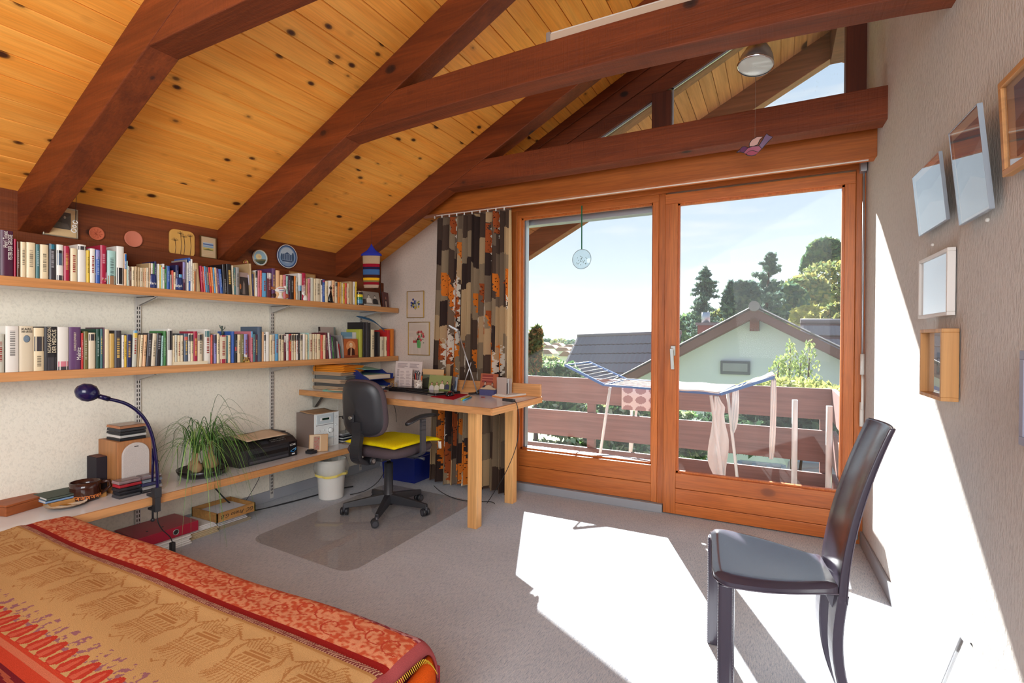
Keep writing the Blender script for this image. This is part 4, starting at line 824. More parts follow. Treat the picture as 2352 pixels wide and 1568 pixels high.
MB().C(110, 126, 140).lathe([(.001, 0), (.012, 0), (.010, .0006), (.001, .0006)], 14, Matrix.Translation((.0006, w*.5, h*.72)) @ Matrix.Rotation(PI/2, 4, 'Y'), sx=1.4).build('emblem', PAINT, o, local=True)
o, w, h, d, y0 = B2[4]; spine_text(o, 'NOAH GORDON', w, h, CINK, .020, .36, .40, sx=.78); spine_text(o, 'DER MEDICUS', w, h, CINK, .022, .76, .40, sx=.80)
o, w, h, d, y0 = B2[6]; spine_text(o, 'CHARLES LEWINSKY', w, h, CINK, .0125, .46, .44, sx=.80); spine_text(o, 'Melnitz', w, h, WINK, .025, .80, .22, sx=.85)
# ---------------------------------------------------------------- things on and above the upper shelf
XW_ = XL+.004
CLAY = mat('terracotta', L(190, 98, 66), .85); CLAYP = mat('pale_terracotta', L(196, 116, 92), .9)
def disc(name, u, v, ru, m, lab, cat, x=XW_, depth=.012, rim=True, sy=1., parts=None):
    c = at(u, v, x=x); r = abs(at(u+ru, v, x=x).y-c.y)
    t = thing(name, lab, cat, tuple(c)); Mx = Matrix.Translation(c) @ Matrix.Rotation(PI/2, 4, 'Y')
    MB().lathe([(.0005, .0), (r*.9, .0), (r, depth*.5), (r*.98, depth), (r*.86, depth*.72), (.0005, depth*.68)], 32, Mx, sy=sy).build('body', m, t)
    return t, c, r
t, c, r = disc('clay_relief', 220.5, 536.5, 17.5, CLAY, 'round terracotta relief disc right of the framed portrait', 'wall plaque')
mb = MB(); rng = random.Random(3)
for k in range(9): a = k*.7; mb.tube([(c.x+.0085, c.y+math.cos(a)*r*.7, c.z+math.sin(a)*r*.7), (c.x+.010, c.y+math.cos(a)*r*.35, c.z+math.sin(a)*r*.3), (c.x+.0085, c.y+math.cos(a+.5)*r*.1, c.z+math.sin(a+.5)*r*.1)], .002, 5)
mb.build('relief_figure', CLAY, t)
disc('clay_relief', 305, 549, 20.5, CLAYP, 'plain round pinkish clay disc left of the painted tile', 'wall plaque')
# painted tile with seed heads
a = at(387, 560, x=XW_); b = at(445, 560, x=XW_); zt = at(416, 529, x=XW_).z; zb = at(416, 589, x=XW_).z; y0, y1 = a.y, b.y
t = thing('painted_tile', 'yellow-brown rounded square tile painted with seed heads', 'wall plaque', (XW_, (y0+y1)/2, zb))
def rrect(y0, z0, y1, z1, r, n=6): return [(cy+r*math.cos(q), cz+r*math.sin(q)) for cy, cz, s in ((y1-r, z1-r, 0), (y0+r, z1-r, PI/2), (y0+r, z0+r, PI), (y1-r, z0+r, 1.5*PI)) for q in [s+PI/2*i/n for i in range(n+1)]]
MB().prism(rrect(y0, zb, y1, zt, .032), 'x', XW_, XW_+.012).build('body', mat('yellow_glaze', L(204, 158, 84), .25), t, bev=.003)
mb = MB()
for q, hh in ((.2, .62), (.42, .9), (.55, .8), (.8, .86)):
    yy = y0+(y1-y0)*q; z9 = zb+(zt-zb)*hh; mb.tube([(XW_+.0125, yy, zb+.006), (XW_+.0125, yy+.006, (zb+z9)/2), (XW_+.0125, yy, z9)], .0016, 5)
    for k in range(7): an = PI*k/6; mb.tube([(XW_+.0125, yy, z9-.01), (XW_+.0125, yy+.02*math.cos(an), z9-.006+.014*math.sin(an))], .0009, 4)
mb.build('painted_stems', mat('brown_glaze', L(84, 56, 34), .4), t)
def picframe(name, lab, P, X, Y, w, h, bw, dp, fm, art, mt=None, gl=True, cat='picture', group=None, mat_col=(232, 222, 200), inset=.0, back=.004):
    """P lower-left corner, X and Y unit axes of the picture, normal X x Y faces the viewer; art(mb, q) paints in 0..1 space"""
    X = Vector(X).normalized(); Y = Vector(Y).normalized(); N = X.cross(Y); P = Vector(P)
    t = thing(name, lab, cat, tuple(P), 0, group); q = lambda a, b, c=0: P+X*(a*w)+Y*(b*h)+N*c
    if bw:
        mb = MB(); e1, e2 = bw/w, bw/h
        for (a0, b0, a1, b1) in ((0, 0, 1, e2), (0, 1-e2, 1, 1), (0, e2, e1, 1-e2), (1-e1, e2, 1, 1-e2)):
            V = [q(a, b, c) for c in (0, dp) for b in (b0, b1) for a in (a0, a1)]
            mb.add(V, [(0, 2, 3, 1), (4, 5, 7, 6), (0, 1, 5, 4), (2, 6, 7, 3), (0, 4, 6, 2), (1, 3, 7, 5)])
        mb.build('frame', fm, t, bev=min(.0015, bw*.25))
    dd = dp*.45 if bw else dp*.8
    mb = MB().C(*mat_col); V = [q(a, b, c) for c in (0.0005, dd) for b in (.0+bw/h*.6, 1-bw/h*.6) for a in (bw/w*.6, 1-bw/w*.6)]
    mb.add(V, [(0, 2, 3, 1), (4, 5, 7, 6), (0, 1, 5, 4), (2, 6, 7, 3), (0, 4, 6, 2), (1, 3, 7, 5)])
    mb.build('mount', PAPER, t)
    if art:
        mb = MB(); art(mb, lambda a, b, c=0: q(a, b, dd+.0006+c*.0005)); mb.build('picture_sheet', PAINT, t)
    if gl:
        gz_ = dd+.004; mb = MB(); V = [q(a, b, c) for c in (gz_, gz_+.0015) for b in (bw/h*.8, 1-bw/h*.8) for a in (bw/w*.8, 1-bw/w*.8)]
        mb.add(V, [(0, 2, 3, 1), (4, 5, 7, 6), (0, 1, 5, 4), (2, 6, 7, 3), (0, 4, 6, 2), (1, 3, 7, 5)]); mb.build('glass', PGLASS, t)
    return t
def rect(mb, q, a0, b0, a1, b1, c, lv=0): mb.C(*c); mb.add([q(a0, b0, lv), q(a1, b0, lv), q(a1, b1, lv), q(a0, b1, lv)], [(0, 1, 2, 3)])
def ell(mb, q, a, b, ra, rb, c, lv=1, n=16): mb.C(*c); mb.add([q(a+ra*math.cos(2*PI*k/n), b+rb*math.sin(2*PI*k/n), lv) for k in range(n)], [tuple(range(n))])
def poly(mb, q, pts, c, lv=1): mb.C(*c); mb.add([q(a, b, lv) for a, b in pts], [tuple(range(len(pts)))])
def person(mb, q, a, b, s, skin, cloth, hair, lv=1, r=1.0):
    poly(mb, q, [(a-.9*s, b-1.9*s*r), (a+.9*s, b-1.9*s*r), (a+.8*s, b-.5*s*r), (a+.25*s, b-.15*s*r), (a-.25*s, b-.15*s*r), (a-.8*s, b-.5*s*r)], cloth, lv)
    ell(mb, q, a, b+.42*s*r, .36*s, .5*s*r, hair, lv+1); ell(mb, q, a, b+.28*s*r, .29*s, .42*s*r, skin, lv+2)
def onledge(name, lab, u0, u1, vt, vb, art, fm, bw, mat_col, x=XL+.030, lean=.02, group='pictures on the ledge of the wall plate', **k):
    zb = 1.702 if 'zb' not in k else k.pop('zb'); a = at(u0, vb, x=x); b = at(u1, vb, x=x); zt = at((u0+u1)/2, vt, x=x).z
    w = b.y-a.y; h = zt-zb
    return picframe(name, lab, (x-.016, a.y, zb), (0, 1, 0), (-lean, 0, 1), w, h, bw, .012, fm, art, mat_col=mat_col, group=group, **k)
SILV = mat('silver_frame', L(170, 160, 140), .35, .6)
def art_couple(mb, q):
    rect(mb, q, .22, .28, .8, .84, (70, 66, 62)); person(mb, q, .42, .66, .13, (176, 164, 148), (52, 50, 48), (40, 38, 36)); person(mb, q, .62, .64, .12, (170, 158, 142), (60, 58, 56), (46, 44, 42)); poly(mb, q, [(.3, .3), (.78, .3), (.7, .46), (.4, .5)], (92, 86, 80), 2)
onledge('framed_portrait', 'framed old photograph of a seated couple, partly behind the rafter', 100, 181, 474, 548, art_couple, SILV, .006, (222, 190, 142))
def art_land(mb, q):
    rect(mb, q, .18, .36, .82, .72, (176, 190, 200)); rect(mb, q, .18, .60, .82, .66, (76, 110, 160), 1); rect(mb, q, .18, .50, .82, .56, (140, 170, 186), 1); rect(mb, q, .18, .36, .82, .48, (196, 176, 96), 1); poly(mb, q, [(.2, .37), (.5, .44), (.8, .38), (.8, .36), (.2, .36)], (120, 120, 66), 2)
onledge('framed_landscape', 'small framed landscape picture standing left of the middle rafter', 462, 499, 543, 595, art_land, BRONZE, .004, (206, 180, 142))
# hanging cord with glass drops
t = thing('hanging_ornament', 'dark cord with a pale glass ornament hanging before the framed portrait', 'ornament', tuple(at(175, 455, x=-3.18)))
a = at(176, 421, x=-3.18); b = at(173, 510, x=-3.18)
MB().tube([(a.x, a.y, zc(a.x)), (a.x, a.y, a.z), (b.x, b.y, b.z)], .0012, 5).build('cord', RUBBER, t)
mb = MB()
for k, (dz, rr) in enumerate(((0, .012), (-.022, .010), (-.044, .013))): mb.lathe([(rr-.003, -.003), (rr, 0), (rr-.003, .003), (rr-.006, 0), (rr-.003, -.003)], 16, Matrix.Translation((b.x, b.y-.003*k, b.z+dz)) @ Matrix.Rotation(PI/2-.3, 4, 'Y'))
mb.build('glass_rings', WHITEP, t)
# plates
def plate_paint(u, v, ru, rv, lab, kind):
    t, c, r = disc('wall_plate_dish', u, v, ru, mat('porcelain_'+kind, L(214, 216, 214) if kind == 'pale' else L(70, 96, 142), .12), lab, 'wall plate', depth=.016)
    mb = MB(); X = Vector((0, 1, 0)); Z = Vector((0, 0, 1)); q = lambda a, b, l=0: c+X*(a*r)+Z*(b*r)+Vector((.0125+.0005*l, 0, 0))
    if kind == 'pale':
        ell(mb, q, 0, 0, .84, .84, (150, 186, 204), 0); ell(mb, q, -.2, .1, .42, .36, (226, 210, 160), 1); ell(mb, q, -.1, .12, .2, .16, (226, 190, 140), 2)
        poly(mb, q, [(-.74, -.3), (-.2, -.24), (.3, -.14), (.8, -.12), (.6, -.56), (0, -.8), (-.6, -.56)], (108, 104, 70), 2); poly(mb, q, [(-.5, -.6), (.0, -.4), (.7, -.3), (.4, -.72), (0, -.8)], (66, 76, 62), 3)
    else:
        ell(mb, q, 0, 0, .84, .84, (128, 154, 186), 0, 28); ell(mb, q, 0, .1, .7, .66, (176, 192, 206), 1, 28); poly(mb, q, [(-.5, -.5), (.5, -.5), (.55, .1), (.5, .2), (-.45, .2), (-.55, .1)], (120, 138, 160), 2)
        poly(mb, q, [(-.3, .2), (.3, .2), (0, .36)], (70, 88, 116), 3)
        for k in range(5): rect(mb, q, -.4+k*.17, -.3, -.32+k*.17, .16, (60, 78, 108), 3)
        rect(mb, q, -.5, -.44, .5, -.36, (58, 74, 104), 3); ell(mb, q, .56, .0, .12, .4, (72, 92, 116), 3); ell(mb, q, -.56, -.1, .1, .3, (76, 96, 120), 3)
    mb.build('painting', SHINY, t)
    MB().lathe([(r*.97, .0145), (r*1.005, .016), (r*1.0, .0175), (r*.95, .0165)], 32, Matrix.Translation(c) @ Matrix.Rotation(PI/2, 4, 'Y')).build('rim', GOLD if kind == 'pale' else WHITEP, t)
plate_paint(595, 592, 16.5, 19, 'small wall plate painted with a hazy landscape', 'pale')
plate_paint(657, 589, 22.5, 26, 'larger blue wall plate painted with a building', 'blue')
t, c, r = disc('round_badge', 563, 602.5, 5.5, GOLD, 'tiny round gilt badge left of the small painted plate', 'badge')
MB().ball((c.x+.009, c.y, c.z), r*.45, 8).build('relief_head', CLAYP, t)
# tan double frame behind the books
def art_ov(mb, q): ell(mb, q, .25, .62, .17, .26, (78, 62, 48)); ell(mb, q, .75, .62, .17, .26, (96, 84, 70)); ell(mb, q, .25, .62, .12, .2, (150, 120, 90), 2); ell(mb, q, .75, .62, .12, .2, (132, 116, 96), 2)
a = at(664, 640, x=-3.20); b = at(724, 646, x=-3.20); zt = at(690, 626, x=-3.20).z
picframe('double_frame', 'tan double portrait frame standing behind the books near the blue plate', (-3.205, a.y, Z1+.001), (0, 1, 0), (0, 0, 1), b.y-a.y, zt-Z1, .006, .01, TRAYW, art_ov, gl=False, mat_col=(186, 150, 100))
# knitted hanging
c = at(853, 600, y=3.0); KX = Vector((CR.x, CR.y, 0)).normalized(); KY = Vector((-KX.y, KX.x, 0)); kt = thing('knitted_hanging', 'knitted striped hanging with pointed blue top near the room corner', 'hanging', (c.x, c.y, c.z))
hw = (at(870.5, 600, y=3.0)-at(835.5, 600, y=3.0)).dot(KX)/2
v2z = lambda v: at(853, v, y=3.0).z
def ring(z, w, d): return [tuple(Vector((c.x, c.y, z))+KX*w*math.cos(2*PI*k/20)+KY*d*math.sin(2*PI*k/20)) for k in range(20)]
def sock(vs, cols, name, parent):
    mb = MB()
    for (v0, w0), (v1, w1), cc in zip(vs[:-1], vs[1:], cols):
        mb.C(*cc); n = 6
        for i in range(n):
            f0, f1 = i/n, (i+1)/n; za, zb_ = v2z(v0+(v1-v0)*f0), v2z(v0+(v1-v0)*f1); wa_, wb_ = w0+(w1-w0)*f0, w0+(w1-w0)*f1
            r0, r1 = ring(za, hw*wa_, .022*wa_), ring(zb_, hw*wb_, .022*wb_); mb.add(r0+r1, [(k, k+20, (k+1) % 20+20, (k+1) % 20) for k in range(20)], True)
    mb.build(name, CLOTH, parent, doub=True)
sock([(560, .02), (567, .2), (575, .5), (583, 1.12), (587, 1.2), (588, .9)], [(44, 52, 150)]*5, 'pointed_top', kt)
sk = [(587, 1.0), (606, .96), (613, .96), (619, .95), (631, .94), (638, .93), (644, .9), (648, .9), (654, .88), (661, .8)]
sock(sk, [(172, 146, 116), (140, 20, 40), (38, 30, 60), (62, 96, 142), (60, 32, 34), (222, 166, 30), (120, 104, 62), (132, 24, 36), (168, 142, 120)], 'striped_body', kt)
ztop = zc(c.x)-.195 if 3.07 < c.y < 3.19 else zc(c.x)
MB().tube([(c.x, c.y, v2z(560)), (c.x, c.y, ztop)], .001, 4).build('cord', RUBBER, kt)
o = MB().tube([tuple(at(866, 650, x=-3.2)), tuple(at(873, 651, x=-3.2)), tuple(at(874, 668, x=-3.2)), (-3.2, at(874, 668, x=-3.2).y, Z1)], .003, 6).build('wire_stand', BLACKP); tag(o, 'thin black wire stand behind the photographs at the shelf end', 'stand')
# mugs
NAVYM = mat('navy_speckled_glaze', L(38, 52, 104), .25)
def mug(u0, u1, vt, word, sz, lab, x=-3.085):
    zs = Z1; uc = (u0+u1)/2; a = at(u0, vt+20, x=x); b = at(u1, vt+20, x=x); r = (b.y-a.y)/2*.97; cy = (a.y+b.y)/2; zt = at(uc, vt, x=x).z; cx = x-.0
    t = thing('mug', lab, 'mug', (cx, cy, zs+.0005), 0, 'navy mugs on the upper shelf'); h = zt-zs
    MB().lathe([(.001, 0), (r*.92, 0), (r, .004), (r*.98, h*.5), (r*.92, h*.9), (r*.9, h), (r*.84, h), (r*.86, .01), (.001, .008)], 28, Matrix.Translation((cx, cy, zs+.0005))).build('body', NAVYM, t)
    vd = Vector((cx, cy, 0)).normalized()
    n = -vd; ang0 = math.atan2(n.y, n.x)
    # curved lettering on the wall of the mug
    M = frame((0, 0, 0), (1, 0, 0), (0, 1, 0)); cu = text(word, 'lettering', Matrix.Identity(4), sz, WINK, t, align='CENTER', shear=.25)
    me = cu.data; 
    for v in me.vertices:
        w_ = v.co+Vector(t.location) if False else (INV[t.name].inverted() @ v.co)
        an = ang0+.15+w_.x/(r*1.0); rr = r*.985+.0008+w_.z; v.co = INV[t.name] @ Vector((cx+rr*math.cos(an), cy+rr*math.sin(an), zs+h*.34+w_.y))
    return t, cx, cy, r, h, ang0
t, cx, cy, r, h, an = mug(333.5, 360.5, 630, 'Marc', .021, 'left navy speckled mug with a small star before the name')
st = [(cx+(r+.001)*math.cos(an-.75+.1*math.sin(k*PI/5)*(1 if k % 2 else .45)), cy+(r+.001)*math.sin(an-.75+.1*math.sin(k*PI/5)*(1 if k % 2 else .45)), Z1+h*.38+.006*math.cos(k*PI/5)*(1 if k % 2 else .45)) for k in range(10)]
MB().add(st, [tuple(range(10))]).build('star', WINK, t)
mug(393.5, 420, 638, 'Ralph', .019, 'right navy speckled mug with white name lettering')
# glass bowl before a small dark box
a = at(214, 621, x=-3.075); b = at(226, 621, x=-3.075); bt = thing('card_box', 'small dark plum box standing on the upper shelf edge', 'box', (a.x, a.y, Z1+.0005))
MB().box(-3.105, a.y, Z1+.0005, -3.068, b.y+.012, a.z).build('body', mat('plum_card', L(84, 52, 70), .5), bt, bev=.002); MB().box(-3.0678, a.y+.006, a.z-.022, -3.0672, a.y+.02, a.z-.012).build('label', mat('olive_print', L(150, 150, 100), .6), bt)
a = at(226, 624, x=-3.075); b = at(249, 624, x=-3.075); r = (b.y-a.y)/2; cy = (a.y+b.y)/2; h = a.z-Z1
t = thing('glass_bowl', 'small pinkish glass bowl with flower decoration on the upper shelf', 'bowl', (-3.085, cy, Z1)); Mx = Matrix.Translation((-3.085, cy, Z1+.0005))
MB().lathe([(.001, 0), (r*.5, 0), (r*.62, .006), (r*.95, h*.45), (r, h*.75), (r*.96, h), (r*.9, h), (r*.9, h*.5), (r*.5, .01), (.001, .008)], 24, Mx).build('body', mat('pink_glass', L(190, 140, 160), .1), t)
mb = MB()
for k in range(9): mb.C(*((214, 110, 130), (180, 190, 120), (230, 220, 220))[k % 3]); mb.ball((-3.085+r*.93, cy-.012+.004*(k % 5)+.003*(k//3), Z1+.014+.008*(k % 3)), .0032, 6)
mb.build('flower_decoration', PAINT, t)
# magazine standing among the books
a = at(549, 640, x=-3.09); b = at(571, 640, x=-3.09); zt = at(562, 627, x=-3.09).z
def art_mag(mb, q): rect(mb, q, 0, 0, 1, 1, (150, 128, 120)); rect(mb, q, .04, 0, 1, .8, (44, 34, 34), 1); poly(mb, q, [(.3, .05), (.6, .05), (.55, .5), (.45, .66), (.36, .5)], (110, 96, 90), 2); ell(mb, q, .1, .38, .08, .12, (186, 110, 60), 2)
picframe('magazine', 'dark-covered magazine leaning open among the upper shelf books', (-3.088, a.y, Z1+.002), (0, 1, 0), (0, -.02, 1), b.y-a.y, zt-Z1, 0, .004, None, art_mag, gl=False, cat='magazine', mat_col=(206, 200, 196))
mb = MB()
for k in range(4): mb.C(*((206, 200, 214), (226, 222, 216), (190, 180, 176), (214, 210, 204))[k]); y9 = b.y+.003+k*.0055; mb.box(-3.22, y9, Z1+.001, -3.075, y9+.002, Z1+.14, Matrix.Translation((0, y9, Z1)) @ Matrix.Rotation(.10, 4, 'X') @ Matrix.Translation((0, -y9, -Z1)))
tag(mb.build('loose_brochures', PAPER), 'thin white brochures leaning right beside the dark magazine', 'brochures')
tag(MB().C(206, 198, 190).box(-3.2, at(541, 690, x=XS).y+.01, Z1+.0003, -3.06, at(581, 692, x=XS).y, Z1+.002).build('flat_card', PAPER), 'flat pale card lying under the dark magazine', 'card')
# figurines
FP = SHINY
def fig(name, lab, u, v, x=-3.07, z=Z1, cat='figurine'):
    p = at(u, v, x=x); t = thing(name, lab, cat, (x, p.y, z)); return t, Vector((x, p.y, z+.0005))
s1 = abs(at(660, 670, x=-3.07).y-at(626, 670, x=-3.07).y)          # length of the bird
t, p = fig('bird_figurine', 'white bird figurine with red and blue stripes', 643, 675)
mb = MB().C(232, 226, 216); mb.lathe([(.001, 0), (s1*.26, 0), (s1*.22, .004), (s1*.12, s1*.22), (s1*.14, s1*.34), (.001, s1*.4)], 18, Matrix.Translation(p), sx=.7); mb.build('foot', FP, t)
mb = MB().C(236, 230, 222); B_ = Matrix.Translation(p+Vector((0, 0, s1*.52)))
mb.lathe([(.001, -s1*.46), (s1*.05, -s1*.36), (s1*.16, -s1*.2), (s1*.21, 0), (s1*.17, s1*.2), (s1*.12, s1*.3), (.001, s1*.38)], 16, B_ @ Matrix.Rotation(-PI/2+.15, 4, 'X')); mb.ball(p+Vector((0, s1*.33, s1*.66)), s1*.14, 10); mb.build('body', FP, t)
mb = MB().C(160, 96, 60).lathe([(.001, -s1*.2), (s1*.08, 0), (s1*.1, s1*.16), (.001, s1*.2)], 10, Matrix.Translation(p+Vector((0, -s1*.42, s1*.56))) @ Matrix.Rotation(PI/2-.1, 4, 'X')); mb.build('tail', FP, t, label='brown tail')
mb = MB(); mb.C(206, 50, 36); mb.tube([p+Vector((s1*.19, -s1*.25, s1*.56)), p+Vector((s1*.215, 0, s1*.58)), p+Vector((s1*.18, s1*.2, s1*.62))], .0016, 6); mb.ball(p+Vector((0, s1*.34, s1*.82)), s1*.05, 6); mb.C(40, 60, 170); mb.tube([p+Vector((s1*.19, -s1*.22, s1*.47)), p+Vector((s1*.21, 0, s1*.46)), p+Vector((s1*.18, s1*.2, s1*.52))], .0016, 6)
mb.C(30, 120, 80); mb.ball(p+Vector((s1*.11, s1*.38, s1*.66)), s1*.05, 6); mb.build('stripes', FP, t, label='red, blue and green painted marks')
mb = MB().C(70, 34, 26).ball(p+Vector((0, -s1*.42, s1*.16)), s1*.16, 8, (.6, 1, 1)); mb.C(168, 88, 56).ball(p+Vector((0, s1*.42, s1*.17)), s1*.17, 8, (.6, 1, 1)); tag(mb.build('round_fruits', PAINT), 'two small brown round ornaments on either side of the striped bird', 'ornament')
t, p = fig('rooster_figurine', 'small white rooster figurine with red comb', 700, 686); s = s1*.42
mb = MB().C(234, 230, 224); mb.lathe([(.001, 0), (s*.42, 0), (s*.46, s*.2), (s*.4, s*.6), (.001, s*.95)], 14, Matrix.Translation(p), sx=.6); mb.ball(p+Vector((0, -s*.34, s*1.05)), s*.24, 8); mb.tube([p+Vector((0, -s*.2, s*.7)), p+Vector((0, -s*.33, s*1.05))], s*.2, 8); mb.build('body', FP, t)
mb = MB().C(200, 40, 40); mb.ball(p+Vector((0, -s*.36, s*1.32)), s*.13, 6, (.5, 1, 1)); mb.ball(p+Vector((0, -s*.5, s*.9)), s*.07, 6)
for k in range(4): mb.C(*((200, 40, 40), (40, 110, 70), (230, 190, 60), (40, 60, 130))[k]); mb.tube([p+Vector((0, s*.3, s*.5)), p+Vector((0, s*(.62+.05*k), s*(1.0-.17*k)))], s*.06, 5)
mb.build('comb_and_tail', FP, t)
t, p = fig('cat_figurine', 'slim black seated cat figurine', 758, 690); s = abs(at(758, 654, x=-3.07).z-Z1)
mb = MB(); Mx = Matrix.Translation(p); mb.lathe([(.001, 0), (s*.16, 0), (s*.17, s*.12), (s*.12, s*.4), (s*.085, s*.62), (s*.07, s*.74), (.001, s*.78)], 14, Mx, sx=.8); mb.ball(p+Vector((.004, 0, s*.82)), s*.1, 9, (1, 1, .9))
for sy_ in (-1, 1): mb.lathe([(s*.035, 0), (.0005, s*.1)], 6, Matrix.Translation(p+Vector((0, sy_*s*.06, s*.88)))); mb.tube([p+Vector((s*.1, sy_*s*.05, .004)), p+Vector((s*.09, sy_*s*.04, s*.4))], s*.03, 6)
mb.tube([p+Vector((0, s*.14, .006)), p+Vector((s*.1, s*.17, .006)), p+Vector((s*.15, s*.05, .006))], s*.025, 6); mb.build('body', GLOSSB, t)
mb = MB().C(214, 196, 60)
for sy_ in (-1, 1): mb.ball(p+Vector((s*.10, sy_*s*.04, s*.84)), s*.018, 5)
mb.build('eyes', PAINT, t)
# photos at the right end
def photo(lab, u0, u1, vt, art, x=-3.07, z=Z1, yaw=0., lean=.2, gl=False, fr=0, name='photograph', group='photographs on the upper shelf'):
    a = at(u0, vt+20, x=x); b = at(u1, vt+20, x=x); zt = at((u0+u1)/2, vt, x=x).z; w = (b.y-a.y); h = (zt-z)/math.cos(lean)
    return picframe(name, lab, (x, a.y, z+.001), (math.sin(yaw), math.cos(yaw), 0), (-math.sin(lean), 0, math.cos(lean)), w, h, fr, .004, BRONZE, art, gl=gl, cat='photograph', mat_col=(60, 50, 60), group=group)
def art_p1(mb, q): rect(mb, q, 0, 0, 1, 1, (52, 42, 92)); rect(mb, q, .45, .3, 1, .8, (170, 180, 210), 1); person(mb, q, .55, .42, .2, (206, 160, 150), (110, 120, 150), (70, 44, 40), 2, 1.3); person(mb, q, .84, .26, .13, (200, 156, 140), (90, 90, 120), (60, 40, 36), 2, 1.3)
photo('colour photograph with a dark violet background and two people', 781, 816, 672, art_p1)
tag(MB().C(86, 176, 130).box(-3.1, at(776, 690, x=-3.07).y, Z1+.001, -3.068, at(778, 690, x=-3.07).y, Z1+.085).build('green_card', PAPER), 'thin green card upright left of the violet photograph', 'card')
def art_p2(mb, q): rect(mb, q, 0, 0, 1, 1, (150, 140, 128)); person(mb, q, .36, .6, .17, (216, 206, 190), (226, 220, 206), (40, 36, 34), 1, 1.2); person(mb, q, .72, .56, .18, (206, 196, 180), (34, 32, 32), (50, 46, 42), 1, 1.2); rect(mb, q, 0, 0, 1, .1, (190, 180, 164), 4); rect(mb, q, 0, .1, .16, .45, (60, 56, 52), 2)
photo('black and white photograph of a standing couple', 835, 874, 670, art_p2, lean=.22)
def art_p3(mb, q): rect(mb, q, 0, 0, 1, 1, (92, 34, 32)); person(mb, q, .5, .55, .28, (178, 112, 86), (44, 20, 22), (60, 26, 22), 1, .9); poly(mb, q, [(.42, .02), (.58, .02), (.6, .4), (.4, .4)], (206, 170, 150), 3); rect(mb, q, .36, .68, .64, .70, (40, 20, 20), 4)
photo('dark red portrait photograph of a man at the right shelf end', 879, 904, 671, art_p3, yaw=-.35, lean=.1)
p = at(826, 690, x=-3.08); r = abs(at(833, 690, x=-3.08).y-at(819, 690, x=-3.08).y)/2; h = at(826, 671, x=-3.08).z-Z1
t = thing('striped_pot', 'little yellow, green and blue banded pot between the photographs', 'pot', (-3.09, p.y, Z1)); Mx = Matrix.Translation((-3.09, p.y, Z1+.0005))
for i, (z0_, z1_, cc) in enumerate(((0, .12, (60, 60, 70)), (.12, .42, (84, 140, 170)), (.42, .62, (50, 120, 80)), (.62, .82, (230, 206, 50)), (.82, 1, (60, 50, 50)))):
    MB().C(*cc).lathe([(r*.96, h*z0_), (r, h*(z0_+z1_)/2), (r*.96, h*z1_)], 18, Mx).build('band', SHINY, t)
MB().C(196, 170, 140).ball((-3.09, p.y, Z1+h*1.0), r*.8, 8, (1, 1, .5)).build('lid', PAPER, t)

# ---------------------------------------------------------------- things on the middle shelf
a = at(398, 842, x=XS+.010); b = at(477, 838, x=XS+.010); t = thing('flat_book', 'cream book lying flat along the middle shelf edge', 'book', (-3.05, a.y, Z2))
MB().C(226, 212, 180).box(-3.19, a.y, Z2+.0005, XS+.010, b.y, Z2+.0025).box(-3.19, a.y, Z2+.0175, XS+.010, b.y, Z2+.0195).box(XS+.0085, a.y, Z2+.0025, XS+.010, b.y, Z2+.0175).build('cover', PAPER, t); MB().C(206, 186, 150).box(-3.187, a.y+.003, Z2+.0025, XS+.0085, b.y-.003, Z2+.0175).build('pages', PAPER, t)
p = at(567, 826, x=-3.055); mb = MB(); rng = random.Random(8)
for k in range(26): mb.ball((p.x+rng.uniform(-.010, .004), p.y+rng.uniform(-.018, .018), Z2+.008+rng.uniform(0, .024)), rng.uniform(.003, .0065), 6, (1, 1, rng.uniform(.5, 1)))
mb.box(p.x-.012, p.y-.016, Z2+.0005, p.x+.006, p.y+.016, Z2+.008); tag(mb.build('gold_trinket', GOLD), 'small knobbly gold trinket before the middle shelf books', 'ornament')
p = at(511, 765, x=-3.13); q_ = at(511, 770, x=-3.10).z
zt_ = at(514, 771, x=XS).z+.001
mb = MB(); mb.tube([(p.x, p.y, zt_), (p.x, p.y+.002, zt_+.02), (p.x, p.y-.004, zt_+.036), (p.x, p.y-.002, zt_+.05)], [.006, .008, .006, .003], 8); mb.ball((p.x, p.y-.003, zt_+.056), .007, 7); mb.tube([(p.x, p.y, zt_+.035), (p.x, p.y+.014, zt_+.046), (p.x, p.y+.016, zt_+.058)], .0025, 6); mb.tube([(p.x, p.y, zt_+.035), (p.x, p.y-.014, zt_+.05), (p.x, p.y-.018, zt_+.066)], .0025, 6); mb.box(p.x-.008, p.y-.01, zt_-.0005, p.x+.008, p.y+.01, zt_+.003)
tag(mb.build('small_statuette', mat('verdigris', L(70, 84, 76), .5)), 'small dark greenish statuette standing on top of the books', 'figurine')
def art_sep(mb, q):
    rect(mb, q, 0, 0, 1, 1, (182, 98, 52)); ell(mb, q, .5, .6, .34, .3, (220, 150, 96), 1); person(mb, q, .5, .56, .3, (236, 196, 150), (70, 36, 26), (238, 214, 180), 2, .8); poly(mb, q, [(.42, .1), (.5, .1), (.54, .5), (.46, .5)], (226, 180, 136), 6); rect(mb, q, 0, 0, 1, .14, (140, 70, 40), 5)
photo('sepia portrait photograph of an old man standing on the middle shelf', 790, 822, 778, art_sep, x=-3.06, z=Z2, lean=.06, name='sepia_portrait', group=None)
def art_bl(mb, q): rect(mb, q, 0, 0, 1, 1, (150, 178, 196)); rect(mb, q, 0, .82, .8, 1, (110, 150, 170), 1); rect(mb, q, .6, 0, 1, 1, (206, 206, 204), 2); rect(mb, q, .8, 0, .84, 1, (170, 170, 172), 3)
photo('pale blue picture book standing behind the sepia portrait', 784, 825, 763, art_bl, x=-3.10, z=Z2, lean=.03, name='picture_book', group=None)
